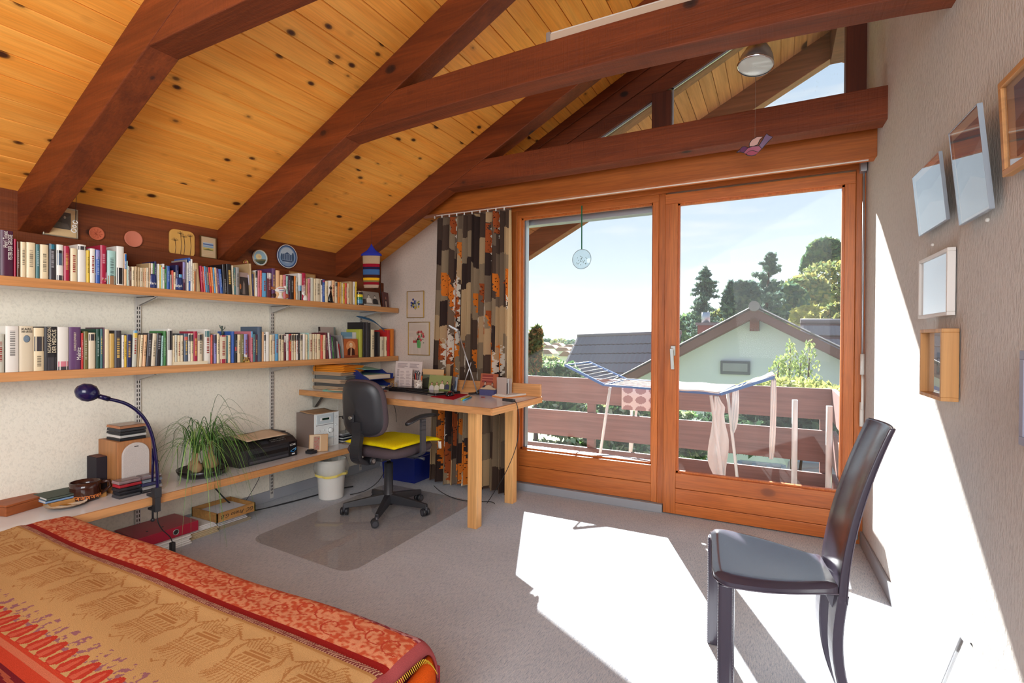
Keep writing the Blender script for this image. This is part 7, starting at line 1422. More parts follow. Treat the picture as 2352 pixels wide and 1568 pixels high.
box_on_floor('white_folder', 'white folder pile between buff papers and drawer', -3.25, 1.75, -3.04, 1.92, .036, .066, (228, 224, 220)).location.x = -3.045
box_on_floor('white_folder', 'white magazines directly below the drawer', -3.25, 1.93, -3.04, 2.13, .021, .066, (222, 220, 222)).location.x = -3.06
t = thing('ring_binder', 'red ring binder lying on the papers under the low shelf', 'ring binder', (-2.99, 1.27, .056)); RB = mat('red_binder_cover', L(158, 22, 50), .28)
MB().box(-3.265, 1.47, .056, -3.02, 1.79, .059).box(-3.265, 1.47, .111, -3.02, 1.79, .114).box(-3.023, 1.47, .059, -3.02, 1.79, .111).build('cover', RB, t, bev=.001); MB().C(216, 206, 196).box(-3.255, 1.475, .0595, -3.025, 1.785, .098).build('sheets', PAPER, t)
MB().lathe([(.0125, 0), (.0125, .001), (.017, .001), (.017, 0)], 24, Matrix.Translation((-3.0199, 1.665, .085)) @ Matrix.Rotation(PI/2, 4, 'Y')).build('finger_ring', STEEL, t); MB().lathe([(.0005, .0004), (.0125, .0004)], 20, Matrix.Translation((-3.0199, 1.665, .085)) @ Matrix.Rotation(PI/2, 4, 'Y')).build('finger_hole', INK, t)
for y_ in (1.55, 1.63): MB().cyl((-3.09, y_, .114), (-3.09, y_, .1155), .006).build('rivet', BLACKP, t)
t = thing('paper_tray', 'small wooden tray holding paper, with handwriting on its front', 'drawer', (-3.13, 1.97, .076)); x0, x1, y0, y1, z0, z1 = -3.26, -3.0, 1.89, 2.145, .067, .122
for b in ((x0, y0, z0, x1, y0+.009, z1), (x0, y1-.009, z0, x1, y1, z1), (x0, y0, z0, x0+.009, y1, z1), (x1-.009, y0, z0, x1, y1, z1)): MB().box(*b).build('side', TRAYW, t, bev=.001)
MB().box(x0+.009, y0+.009, z0, x1-.009, y1-.009, z0+.005).build('bottom', TRAYW, t); MB().C(212, 208, 210).box(x0+.012, y0+.012, z0+.005, x1-.012, y1-.012, z0+.03).build('white_paper', PAPER, t)
text('GC  Prieto G.B.', 'handwriting', frame((x1+.0004, y1-.012, (z0+z1)/2), (0, -1, 0), (0, 0, -1)), .034, INK, t, shear=.35, sx=1.0)
# ---------------------------------------------------------------- bed with blanket
t = thing('bed', 'low daybed with a raspberry red mattress, mostly under the blanket', 'bed', (-1.9, .5, 0))
MB().box(-2.85, .10, .10, -.875, 1.08, .345).build('mattress', fabric('raspberry_fabric', L(206, 40, 84), 300, .3), t, bev=.03, seg=4)
MB().box(-2.83, .12, .02, -.87, 1.0, .10).build('bed_base', DARKX, t, bev=.004)
# printed blanket: colour per face on a fine grid, printed in the weave
BX0, BX1, BY0, BY1 = -2.868, -.835, .30, 1.165
NU, NV = 660, 268
def blanket():
    xs = np.linspace(BX0, BX1, NU+1); ys = np.linspace(BY0, BY1, NV+1)
    cx = (xs[:-1]+xs[1:])/2; cy = (ys[:-1]+ys[1:])/2; X, Y = np.meshgrid(cx, cy); rng = np.random.default_rng(4)
    Lc = lambda *c: np.array(L(*c)[:3]); img = np.zeros((NV, NU, 3)); img[:] = Lc(206, 160, 104)
    def sm(n, sx, sy):
        g_ = rng.random((int(NV/sy)+3, int(NU/sx)+3)); a = np.linspace(0, g_.shape[0]-1.01, NV); b = np.linspace(0, g_.shape[1]-1.01, NU); i = a.astype(int); j = b.astype(int); fa = (a-i)[:, None]; fb = (b-j)[None]
        return (g_[i][:, j]*(1-fa)*(1-fb)+g_[i+1][:, j]*fa*(1-fb)+g_[i][:, j+1]*(1-fa)*fb+g_[i+1][:, j+1]*fa*fb)
    s1 = sm(0, 3, 2); s2 = sm(0, 7, 5); yA, yB, yC, yD = .985, .962, .938, .918
    m = Y > yA; k = np.clip((s1*.75+s2*.25-.40)*4, 0, 1)[..., None]; img = np.where(m[..., None], Lc(222, 146, 106)*(1-k)+Lc(198, 84, 52)*k, img)
    # leafy swirls in the red band
    for q in range(30):
        x0 = BX0+.03+q*.072; y0 = 1.07+.03*math.sin(q*2.3)
        for a in np.linspace(0, 5.2, 60): r = .004+.0062*a; i = int((y0+r*math.sin(a)-BY0)/(BY1-BY0)*NV); j = int((x0+r*1.3*math.cos(a)-BX0)/(BX1-BX0)*NU); 
        for a in np.linspace(0, 5.2, 70):
            r = .004+.0065*a; i = int((y0+r*math.sin(a)-BY0)/(BY1-BY0)*NV); j = int((x0+r*1.4*math.cos(a)-BX0)/(BX1-BX0)*NU)
            if 0 <= i < NV and 0 <= j < NU and Y[i, j] > yA+.008: img[i, max(j-1, 0):j+1] = Lc(188, 70, 48)
    img = np.where(((Y <= yA) & (Y > yB))[..., None], Lc(150, 30, 26), img)
    fr = (Y <= yB) & (Y > yC); tick = ((X*1/.0095+np.sin((Y-yC)*180)*.3) % 1) < .45; img = np.where(fr[..., None], np.where(tick[..., None], Lc(214, 170, 140), Lc(138, 60, 60)), img)
    img = np.where(((Y <= yC) & (Y > yC-.010))[..., None], Lc(190, 138, 82), img)
    # pavilion motif, repeated along the blanket
    T = Lc(176, 118, 66)
    def stamp(fx, fy, on):
        i = ((fy-BY0)/(BY1-BY0)*NV).astype(int); j = ((fx-BX0)/(BX1-BX0)*NU).astype(int); ok = (i >= 0) & (i < NV) & (j >= 0) & (j < NU); img[i[ok], j[ok]] = img[i[ok], j[ok]]*.25+T*.75 if on else img[i[ok], j[ok]]
    mo = random.Random(2); segs = []
    def ln(x0, y0, x1, y1, w=1): segs.append((x0, y0, x1, y1, w))
    for k in range(-5, 6): ln(k*.011, .0, k*.011, .045, 1)           # columns
    for k in range(5): ln(-.06, .004+k*.010, .06, .004+k*.010, 1)
    for k in range(7): ln(-.045+k*.015, .052, -.045+k*.015+.006, .075, 3)
    for k in range(3): ln(-.04, .082+k*.004, .04, .082+k*.004, 2)     # terrace
    ln(-.03, .10, .03, .10, 3); ln(-.03, .104, .03, .104, 3)
    for s in (-1, 1):
        for k in range(7): ln(s*.012*k*.7, .11, s*(.02+.008*k), .175-.006*k, 1); ln(s*(.02+.008*k), .175-.006*k, s*(.028+.009*k), .185-.01*k, 2)
        for k in range(6): ln(s*(.045+.006*k), .03+.012*k, s*(.075-.004*k), .085+.012*k, 1)
        for k in range(5): ln(s*.01*k, -.004, s*(.006+.014*k), -.04-.006*(k % 2), 1); ln(s*(.03+.006*k), .0, s*(.04+.006*k), -.03, 1)
    for k in range(12): a = k/12*2*PI; ln(.014*math.cos(a), .128+.014*math.sin(a), .014*math.cos(a+.5), .128+.014*math.sin(a+.5), 1); ln(.026*math.cos(a), .135+.02*math.sin(a), .026*math.cos(a+.4), .135+.02*math.sin(a+.4), 1)
    ln(0, -.045, -.02, -.075, 1); ln(0, -.045, .02, -.07, 1); ln(-.02, -.075, -.03, -.066, 2)
    for q in range(11):
        ox = BX0+.05+q*.205; oy = .775
        for (x0, y0, x1, y1, w) in segs:
            n = 40; f = np.linspace(0, 1, n)
            for ww in range(w): stamp(ox+x0*1.2+(x1-x0)*1.2*f+.0032*ww, oy+y0*.80+(y1-y0)*.80*f, True)
    # purple sprigs and red spades along the near side
    yS = .635
    spx = ((X-BX0) % .058)/.058-.5; h_ = (Y-(yS-.055))/.07; sp = (h_ > 0) & (h_ < 1) & (np.abs(spx) < .46*np.sqrt(np.clip(1-h_**2.2, 0, 1))*np.clip(h_*3+.25, .25, 1)); inner = (h_ > .12) & (h_ < .8) & (np.abs(spx) < .2*np.sqrt(np.clip(1-h_*1.2, 0, 1)))
    spr = (Y > yS-.01) & (Y < yS+.055) & ((((X-BX0+.029) % .058)/.058-.5)**2*14+((Y-yS-.012)/.05)**2 < 1) & (sm(0, 3, 2) > .5); img = np.where(spr[..., None], Lc(160, 104, 110), img)
    img = np.where(sp[..., None], Lc(196, 62, 44), img); img = np.where(inner[..., None], Lc(212, 96, 70), img)
    img = np.where((Y < yS-.05)[..., None], Lc(206, 70, 44), img); img = np.where(((Y < yS-.062) & (Y > yS-.078))[..., None], Lc(214, 116, 84), img); img = np.where((Y < yS-.105)[..., None], Lc(120, 30, 38), img)
    st = (Y < yS-.115) & (((Y*1+X*.12)/.024 % 1) < .45); img = np.where(st[..., None], Lc(176, 84, 60), img)
    # end of the blanket: plum border with pale sprigs
    xe = BX1-.11+.0*Y; dist = (Y-(1.105-.012-(X+1.9)*.055).clip(0)); pb = (Y > 1.15-np.clip((X+1.75)*.062, 0, .1)); img = np.where(pb[..., None], Lc(150, 62, 70), img)
    lace = pb & (Y < 1.15-np.clip((X+1.75)*.062, 0, .1)+.022) & (sm(0, 3, 2) > .52); img = np.where(lace[..., None], Lc(206, 150, 150), img)
    pe = X > BX1-.022; img = np.where(pe[..., None], Lc(170, 80, 80), img)
    return xs, ys, img*.84
xs_b, ys_b, img = blanket()
Xg, Yg = np.meshgrid(xs_b, ys_b)
Zg = .376+.004*np.sin(Xg*7+Yg*3)+.003*np.sin(Yg*23+Xg*5)+.0035*np.sin((Yg-.9)*60)*np.exp(-((Yg-.955)/.05)**2)
e1 = np.clip((Yg-1.09)/.075, 0, 1); Zg -= .10*(1-np.sqrt(np.clip(1-e1**2, 0, 1))); Yg2 = Yg.copy()
rag = np.clip((Xg+.95)/.16, 0, 1); Zg += .012*rag*np.sin(Yg*30)*e1
e2 = np.clip((Xg-(BX1-.045))/.045, 0, 1); Zg -= .035*(1-np.sqrt(np.clip(1-e2**2, 0, 1)))
vs = np.stack([Xg, Yg2, Zg], -1).reshape(-1, 3); w_ = NU+1
jj, ii = np.meshgrid(np.arange(NV), np.arange(NU), indexing='ij'); a = (jj*w_+ii).ravel(); F_ = np.stack([a, a+1, a+w_+1, a+w_], 1)
me = bpy.data.meshes.new('blanket'); me.from_pydata(vs.tolist(), [], F_.tolist()); me.polygons.foreach_set('use_smooth', [True]*len(me.polygons)); me.materials.append(CLOTH)
ca = me.color_attributes.new('Col', 'FLOAT_COLOR', 'CORNER'); C4 = np.concatenate([img.reshape(-1, 3), np.ones((NU*NV, 1))], 1).astype(np.float32); ca.data.foreach_set('color', np.repeat(C4, 4, axis=0).ravel())
bt = thing('blanket', 'woven beige and orange-red blanket with pavilion print over the daybed', 'blanket', (-1.9, .7, .36))
o = bpy.data.objects.new('woven_cloth', me); COL.objects.link(o); o.parent = bt; me.transform(INV[bt.name]); q = o.modifiers.new('solid', 'SOLIDIFY'); q.thickness = .006; q.offset = -1
mb = MB().C(206, 84, 26)   # hanging side and turned-back corner
yb_ = BY1
mb.C(150, 50, 60); mb.grid(lambda a_, b_: Vector((BX0+(BX1-BX0)*a_, yb_+.004+.010*math.sin(a_*30)*b_+.01*b_, .276-.20*b_)), 80, 8); mb.build('hanging_side', CLOTH, bt, solid=.004, label='plum coloured hanging side')
mb = MB().C(214, 84, 20); mb.grid(lambda a_, b_: Vector((BX1-.03+.055*math.sin(a_*PI*.95)*(.4+.6*b_), 1.155-.13*b_, .29+.05*math.cos(a_*PI)*(.3+.7*(1-b_))-.035)), 14, 14); mb.build('turned_corner', CLOTH, bt, solid=.004, label='orange striped turned corner')
mb = MB().C(214, 176, 60)
for k in range(34): f = k/33; p = Vector((BX1+.001, BY1-.02-.22*f, .343-.065*(1-min(f*3, 1))**2)); mb.tube([p, p+Vector((.005, .003, -.012))], .0012, 4)
mb.build('blanket_stitch', CLOTH, bt, label='yellow blanket stitch')
# ---------------------------------------------------------------- leather side chair
LEA = mat('dark_leather', L(64, 58, 72), .22, spec=1.0); t_, b_ = nodes(LEA); n_ = noise(t_, coords(t_, (160,)*3), 1, 3); bump(t_, b_, n_, .1, .001)
t = thing('leather_chair', 'slender dark leather side chair standing in the sunlight', 'chair', (-.02, 1.93, 0))
F0, F1 = Vector((-.177, 1.715, 0)), Vector((-.232, 2.185, 0)); K0, K1 = Vector((.168, 1.825, 0)), Vector((.135, 2.06, 0))
def seatpt(a, b, z):
    x_ = 1-abs(2*b-1)**8*.0; L_ = F0.lerp(F1, b); R_ = K0.lerp(K1, b); bul = .0
    p = L_.lerp(R_, a); side = (b-.5)*2; p.y += side*.028*math.sin(PI*min(a*1.1, 1))
    if a < .16: k_ = 1-(a/.16); p.y -= side*abs(side)**3*.045*k_**2
    return Vector((p.x, p.y, z))
def stop(a, b): e = min(a, 1-a*.999, b, 1-b); return .456-.016*(1-min(e/.09, 1))**2-.010*math.sin(PI*b)*math.sin(PI*a)+(.0 if a < .9 else .012*((a-.9)/.1)**2)
mb = MB().grid(lambda a, b: seatpt(a, b, stop(a, b)), 26, 26); mb.grid(lambda a, b: seatpt(a, 1-b, .418 if min(a, 1-a, b, 1-b) > .03 else .424), 26, 26)
bord = [(a, 0) for a in np.linspace(0, 1, 27)]+[(1, b) for b in np.linspace(0, 1, 27)]+[(a, 1) for a in np.linspace(1, 0, 27)]+[(0, b) for b in np.linspace(1, 0, 27)]
n = len(bord); vs = [seatpt(a, b, stop(a, b)) for a, b in bord]+[seatpt(a, b, .424) for a, b in bord]; mb.add(vs, [(i+1, i, n+i, n+i+1) for i in range(n-1)], True); mb.build('seat', LEA, t)
STI = mat('leather_seam', L(96, 88, 100), .5)
mb = MB(); mb.tube([seatpt(a, b, .427)+(seatpt(a, b, .427)-seatpt(.5, .5, .427)).normalized()*.0015 for a, b in bord], .0016, 5); mb.build('seam_piping', STI, t)
for fx, fy, lb in ((F0.x+.037, F0.y+.038, 0), (F1.x+.016, F1.y-.036, 1)):
    mb = MB(); pts = [(fx+(.025*abs(math.cos(q))**.6*math.copysign(1, math.cos(q))), fy+(.022*abs(math.sin(q))**.6*math.copysign(1, math.sin(q)))) for q in [2*PI*k/20+.01 for k in range(20)]]
    mb.prism(pts, 'z', .001, .42, smooth=False); lg_ = mb.build('leg', LEA, t, bev=.002)
    mb = MB(); 
    for k in range(44): z_ = .01+k*.0093; mb.box(fx+.0205, fy-.0235, z_, fx+.0225, fy-.0215, z_+.005); mb.box(fx-.0225, fy-.0235, z_, fx-.0205, fy-.0215, z_+.005)
    mb.build('stitching', STI, lg_)
# back slab: one curved piece, continuing as the two rear legs
def spine(s):                                # s: 0 bottom of back ... 1 top ; returns x offset and z
    z = .40+.54*s; return .0+.125*s**1.7, z
def backp(s, b, f):
    dx, z = spine(s); base = K0.lerp(K1, b); wd = 1-.10*s; m_ = K0.lerp(K1, .5); p = m_+(base-m_)*wd
    nrm = Vector((1, .14, 0)); c_ = .018*(1-(2*b-1)**2); return Vector((p.x+dx+c_, p.y+.14*dx*0, z))+nrm*(f*(.026-.010*s))
mb = MB(); mb.grid(lambda a, b: backp(b, a, 0), 10, 24); mb.grid(lambda a, b: backp(b, 1-a, 1), 10, 24)
mb.add([backp(s, 0, f) for s in np.linspace(0, 1, 25) for f in (1, 0)], [(i*2, i*2+1, i*2+3, i*2+2) for i in range(24)], True); mb.add([backp(s, 1, f) for s in np.linspace(0, 1, 25) for f in (0, 1)], [(i*2, i*2+1, i*2+3, i*2+2) for i in range(24)], True)
mb.add([backp(1, b, f) for b in np.linspace(0, 1, 11) for f in (0, 1)], [(i*2, i*2+2, i*2+3, i*2+1) for i in range(10)], True); mb.build('backrest', LEA, t, doub=True, bev=.004)
mb = MB(); mb.tube([backp(1, b, .5)+Vector((0, 0, .001)) for b in np.linspace(0, 1, 9)], .0018, 5); mb.tube([backp(s, 0, .95)+Vector((0, -.001, 0)) for s in np.linspace(0, 1, 20)], .0016, 5); mb.build('back_piping', STI, t)
for b0, b1 in ((0, .30), (.70, 1)):
    mb = MB(); N_ = 14; vs = []
    for k in range(N_+1):
        s = k/N_; z = .42*(1-s)+.001; dx = .020*math.sin(s*PI)*-1+.055*s**2.4
        for bb, ff in ((b0, 0), (b1, 0), (b1, 1), (b0, 1)):
            cb = b0 if b0 == 0 else 1; bb2 = bb+(cb-bb)*.35*s; q_ = K0.lerp(K1, bb2); vs.append(Vector((q_.x+dx+ff*.030, q_.y+ff*.004, z)))
    mb.add(vs, [(k*4+j, k*4+(j+1) % 4, k*4+4+(j+1) % 4, k*4+4+j) for k in range(N_) for j in range(4)]+[(N_*4+3, N_*4+2, N_*4+1, N_*4)], False); mb.build('leg', LEA, t, bev=.004)
MB().prism([(.13, .42), (.172, .42), (.172, .362), (.160, .356)], 'y', 1.86, 1.875).build('seat_bracket', mat('grey_bracket', L(110, 108, 116), .4), t, bev=.002)
# ---------------------------------------------------------------- curtain
def curtain():
    nu, nv = 330, 340; xa, xb = -2.50, -1.800; zt_, zb_ = 2.176, .025; rng = np.random.default_rng(11)
    # cloth width about 2.1 times the rail
    us = np.linspace(0, 1, nu+1); vsn = np.linspace(0, 1, nv+1); U, V = np.meshgrid(us, vsn)
    fol = 12.5; ph = 2*PI*fol*U+.9*np.sin(2*PI*U*2.1)+.35*np.sin(V*3+U*9); am = .027+.018*V
    X = xa+(xb-xa)*U+(.010+.012*V)*np.sin(2*ph)*.5+(U-.5)*.05*V-.05*V*(1-U)*.6; Yc = 3.42+am*np.sin(ph)+.010*np.sin(2*PI*U*3.3+2)-.02*V
    Xc = X; Z = zt_+(zb_-zt_)*V+.012*np.sin(U*19)*V**4
    vs = np.stack([Xc, Yc, Z], -1).reshape(-1, 3); w = nu+1; jj, ii = np.meshgrid(np.arange(nv), np.arange(nu), indexing='ij'); a = (jj*w+ii).ravel(); F = np.stack([a, a+w, a+w+1, a+1], 1)
    Lc = lambda *c: np.array(L(*c)[:3]); cu = (us[:-1]+us[1:])/2; cv = (vsn[:-1]+vsn[1:])/2; CU_, CV_ = np.meshgrid(cu, cv); W_ = CU_*1.55; H_ = CV_*2.15
    img = np.zeros((nv, nu, 3)); pal = [Lc(84, 66, 56), Lc(122, 102, 84), Lc(192, 160, 120), Lc(62, 48, 44), Lc(150, 128, 102)]
    colx = np.floor(W_/.125).astype(int); off = (colx*.37) % .6; bl = np.floor((H_+off+.03*np.sin(W_*20+colx))/.205).astype(int)
    h = (colx*7+bl*3+(colx*bl) % 4) % 5
    for k in range(5): img[h == k] = pal[k]
    # orange bark shapes with black flecks and white slivers
    for k in range(34):
        cx = rng.uniform(0, 1.55); cy = rng.uniform(0, 2.15); rw = rng.uniform(.018, .042); rh = rng.uniform(.08, .22)
        ed = rw*(1+.25*np.sin(H_*95+k)+.12*np.sin(H_*230)); m = (np.abs(W_-cx-.03*np.sin((H_-cy)*9)) < ed) & (np.abs(H_-cy) < rh); c = Lc(222, 122, 44) if k % 3 else Lc(170, 84, 44); img[m] = c
        m2 = m & (rng.random((nv, nu)) < .05); img[m2] = Lc(40, 28, 26)
        m3 = (W_-cx > ed) & (W_-cx < ed+.035*np.clip(1-np.abs(H_-cy-.04)/.14, 0, 1)); img[m3] = Lc(226, 214, 196)
    img[:, -int(nu*.045):] = np.where(rng.random((nv, 1, 1)) < 0, 0, Lc(224, 196, 152))  # right edge painted cream, as if backlit from the window
    me = bpy.data.meshes.new('printed_curtain'); me.from_pydata(vs.tolist(), [], F.tolist()); me.polygons.foreach_set('use_smooth', [True]*len(me.polygons)); me.materials.append(CURT)
    ca = me.color_attributes.new('Col', 'FLOAT_COLOR', 'CORNER'); C4 = np.concatenate([img.reshape(-1, 3), np.ones((nu*nv, 1))], 1).astype(np.float32); ca.data.foreach_set('color', np.repeat(C4, 4, axis=0).ravel())
    t = thing('curtain', 'long brown and beige curtain with orange bark-like pattern', 'curtain', (-2.15, 3.4, 0)); o = bpy.data.objects.new('printed_cloth', me); COL.objects.link(o); o.parent = t; me.transform(INV[t.name])
    for k in range(10): x_ = xa+.03+(xb-xa-.06)*k/9; MB().box(x_-.003, 3.346, 2.160, x_+.003, 3.356, 2.180).build('glider', WHITEP, t)
curtain()
# ---------------------------------------------------------------- pictures
def art_flow(seed, cols, pot):
    def f(mb, q):
        rect(mb, q, 0, 0, 1, 1, (222, 200, 182)); rng = random.Random(seed)
        for k in range(7): a_ = .5; b_ = .3; c_, d_ = .5+rng.uniform(-.2, .2), .55+rng.uniform(-.06, .16); poly(mb, q, [(a_-.008, b_), (a_+.008, b_), (c_+.006, d_), (c_-.006, d_)], (96, 130, 80), 1)
        for k in range(12): ell(mb, q, .5+rng.uniform(-.24, .24), .52+rng.uniform(-.12, .18), .06, .045, cols[k % len(cols)], 2, 8)
        for k in range(10): ell(mb, q, .5+rng.uniform(-.24, .24), .46+rng.uniform(-.14, .2), .03, .02, (110, 130, 90), 3, 6)
        if pot: poly(mb, q, [(.44, .22), (.58, .22), (.60, .36), (.56, .46), (.44, .46), (.41, .36)], (90, 170, 90), 4)
        else: poly(mb, q, [(.42, .34), (.58, .34), (.56, .42), (.44, .42)], (200, 160, 60), 4)
    return f
def gable(name, lab, u0, v0, u1, v1, art):
    a = at(u0, v1, y=YW-.012); b = at(u1, v1, y=YW-.012); zt = at((u0+u1)/2, v0, y=YW-.012).z; picframe(name, lab, (a.x, YW-.002, a.z), (1, 0, 0), (0, 0, 1), b.x-a.x, zt-a.z, .006, .012, GOLD, art, mat_col=(222, 200, 182), group='flower pictures left of the curtain')
gable('flower_picture', 'upper flower picture with blue and yellow blooms', 934, 668, 973, 730, art_flow(1, ((70, 84, 150), (60, 70, 130), (206, 176, 70)), 0))
gable('flower_picture', 'lower flower picture with red blooms in a green vase', 937, 739, 986, 815, art_flow(2, ((206, 80, 80), (196, 66, 74), (216, 110, 96)), 1))
# right wall frames; wall direction
WD = Vector((xr(3)-xr(2), 1, 0)).normalized()
def onwall(u, v):
    d = ray(u, v); k = (.447+3.594*.038)/(d.x+.038*d.y); return CC+d*k
def wallpic(name, lab, P, w, h, bw, dp, fm, art, mc, off=.004, tilt=0., group=None, gl=True):
    """P: wall point of the far lower corner; picture seen from the room, x axis towards the viewer"""
    X = -WD; N = Vector((-WD.y, WD.x, 0)); Y = (Vector((0, 0, 1))+N*tilt).normalized()
    return picframe(name, lab, P+N*off, X, Y, w, h, bw, dp, fm, art, mat_col=mc, group=group, gl=gl)
def corners(u0, v0, u1, v1):
    a, b = onwall(u0, v0), onwall(u1, v1); return a, b
GLE = mat('polished_glass_edge', L(150, 160, 170), .2)
def art_lands(mb, q): rect(mb, q, .06, .04, .94, .9, (140, 156, 170)); poly(mb, q, [(.06, .6), (.3, .68), (.6, .6), (.94, .7), (.94, .9), (.06, .9)], (98, 116, 140), 1); poly(mb, q, [(.06, .3), (.5, .42), (.94, .3), (.94, .04), (.06, .04)], (170, 180, 184), 1)
def art_box(mb, q): rect(mb, q, .10, .06, .94, .94, (226, 222, 214)); rect(mb, q, .34, .28, .72, .74, (206, 204, 200), 1); rect(mb, q, .42, .34, .64, .66, (84, 104, 120), 2); ell(mb, q, .53, .5, .05, .08, (190, 200, 196), 3); ell(mb, q, .5, .42, .07, .05, (120, 160, 170), 4)
def art_blank(mb, q): rect(mb, q, .06, .06, .94, .94, (232, 232, 232)); rect(mb, q, .2, .2, .8, .8, (222, 226, 230), 1)
def art_sea(mb, q): rect(mb, q, .12, .14, .88, .86, (120, 130, 150)); poly(mb, q, [(.12, .5), (.4, .62), (.88, .52), (.88, .14), (.12, .14)], (84, 96, 110), 1); poly(mb, q, [(.12, .2), (.4, .3), (.3, .14), (.12, .14)], (60, 60, 66), 2)
PS = [('glass_picture', 'smaller frameless glass picture, left of the two at the top of the right wall', (2110, 408), (2173, 538), (2110, 543), .002, .010, GLE, art_lands, (206, 204, 200)),
      ('glass_picture', 'larger frameless glass picture with a cloudy blue scene', (2195, 312), (2272, 484), (2202, 518), .002, .012, GLE, art_lands, (206, 204, 196)),
      ('framed_print', 'white framed picture above the wooden box frame on the right wall', (2108, 600), (2174, 732), (2108, 732), .012, .022, WHITEW, art_blank, (236, 236, 236)),
      ('box_frame', 'deep light wooden box frame with a tiny picture on the right wall', (2111, 757), (2160, 920), (2111, 905), .012, .045, wood('light_box_frame', L(226, 170, 108), L(210, 150, 88), 'z', .45), art_box, (232, 228, 220))]
for nm, lb, tl, br, bl, bw, dp, fm, art, mc in PS:
    a = onwall(*tl); c_ = onwall(*bl); b = onwall(*br)
    # correct for the depth of the picture front: the visible front lies dp inside the room
    P = Vector((xr(c_.y), c_.y, c_.z)); w = max((c_.y-b.y), .08); h = a.z-c_.z
    globals().setdefault('DBG', []).append((nm, tuple(P), w, h))
DX = .05
# sizes taken on planes parallel to the wall, through each picture's front
def plane_hit(u, v, off):
    d = ray(u, v); k = (.447+3.594*.038-off)/(d.x+.038*d.y); return CC+d*k
for nm, lb, tl, br, bl, bw, dp, fm, art, mc in PS:
    off = dp+.004+(.016 if dp < .015 else 0); A = plane_hit(*bl, off); T_ = plane_hit(*tl, off); B_ = plane_hit(*br, off)
    P = Vector((xr(A.y), A.y, A.z)); w = A.y-B_.y; h = T_.z-A.z
    wallpic(nm, lb, P, w, h, bw, dp, fm, art, mc, off=off-dp, tilt=.10 if dp < .015 else 0)
A = plane_hit(2294, 408, .04); T_ = plane_hit(2283, 207, .04)
wallpic('framed_seascape', 'oak framed seascape cut off by the right picture edge', Vector((xr(A.y), A.y, A.z)), .46, T_.z-A.z, .016, .02, wood('oak_picture_frame', L(206, 150, 92), L(186, 130, 76), 'y', .45), art_sea, (206, 190, 170), off=.014, tilt=.05)
A = plane_hit(2338, 1020, .03); T_ = plane_hit(2326, 804, .03)
wallpic('framed_print', 'grey-blue framed picture at the right picture edge, lower down', Vector((xr(A.y), A.y, A.z)), .34, T_.z-A.z, .02, .02, mat('grey_blue_frame', L(150, 152, 172), .4), art_blank, (190, 194, 196), off=.01)
# picture standing on the floor at the right wall
A = plane_hit(2195, 1462, .03)
X = -WD; N = Vector((-WD.y, WD.x, 0)); P = Vector((xr(A.y), A.y, .002))+N*.10; Yd = (Vector((0, 0, A.z))-N*.09).normalized()
picframe('floor_picture', 'framed glass picture standing on the floor against the right wall', P, X, Yd, .42, A.z*1.06, .006, .012, ALU, art_blank, mat_col=(214, 222, 222))
# nail holes and hooks on the right wall
for i, (u, v) in enumerate(((2142, 562), (2268, 505), (2229, 1480))):
    p = plane_hit(u, v, .003); o = MB().ball(p, .006, 6).build('wall_hook', WHITEP if i < 2 else BLACKP); tag(o, ['tiny white hook between the left glass picture and the white frame', 'tiny white hook under the larger glass picture', 'small dark nail just above the floor picture'][i], 'hook')
# ---------------------------------------------------------------- hanging things and lamps
p = at(1336, 595, y=3.56); r = at(1358, 595, y=3.56).x-p.x; t = thing('glass_suncatcher', 'round clear glass suncatcher hanging from a green ribbon', 'suncatcher', tuple(p)); Mx = Matrix.Translation(p) @ Matrix.Rotation(PI/2, 4, 'X')
MB().lathe([(.001, -.002), (r*.97, -.002), (r, 0), (r*.97, .002), (.001, .002)], 36, Mx).build('glass_disc', glassm('suncatcher_glass', (.86, .92, .93, 1), .12, 1.), t); MB().lathe([(r*.97, -.003), (r*1.01, 0), (r*.97, .003), (r*.94, 0), (r*.97, -.003)], 36, Mx).build('disc_rim', mat('glass_rim', L(170, 190, 196), .1), t)
mb = MB(); rng = random.Random(3)
for k in range(26):
    a_ = rng.uniform(0, 6.3); q = r*rng.uniform(.1, .72)*(.9); c9 = Vector((p.x+q*math.cos(a_), p.y-.0035, p.z-.1*r+q*math.sin(a_)*.8)); s = .005
    w_ = Vector((rng.uniform(-1, 1), 0, rng.uniform(-1, 1))).normalized()*s; z_ = Vector((-w_.z, 0, w_.x))*.6; mb.add([c9-w_, c9+z_, c9+w_, c9-z_], [(0, 1, 2, 3)])
mb.build('leaf_decoration', mat('etched_grey', L(120, 140, 130), .5), t); tp = at(1336, 472, y=3.585)
MB().bar((tp.x, 3.588, tp.z), (p.x, 3.56, p.z+r), .009, .0012, up=(0, 1, 0)).build('ribbon', mat('green_ribbon', L(20, 104, 70), .6), t)
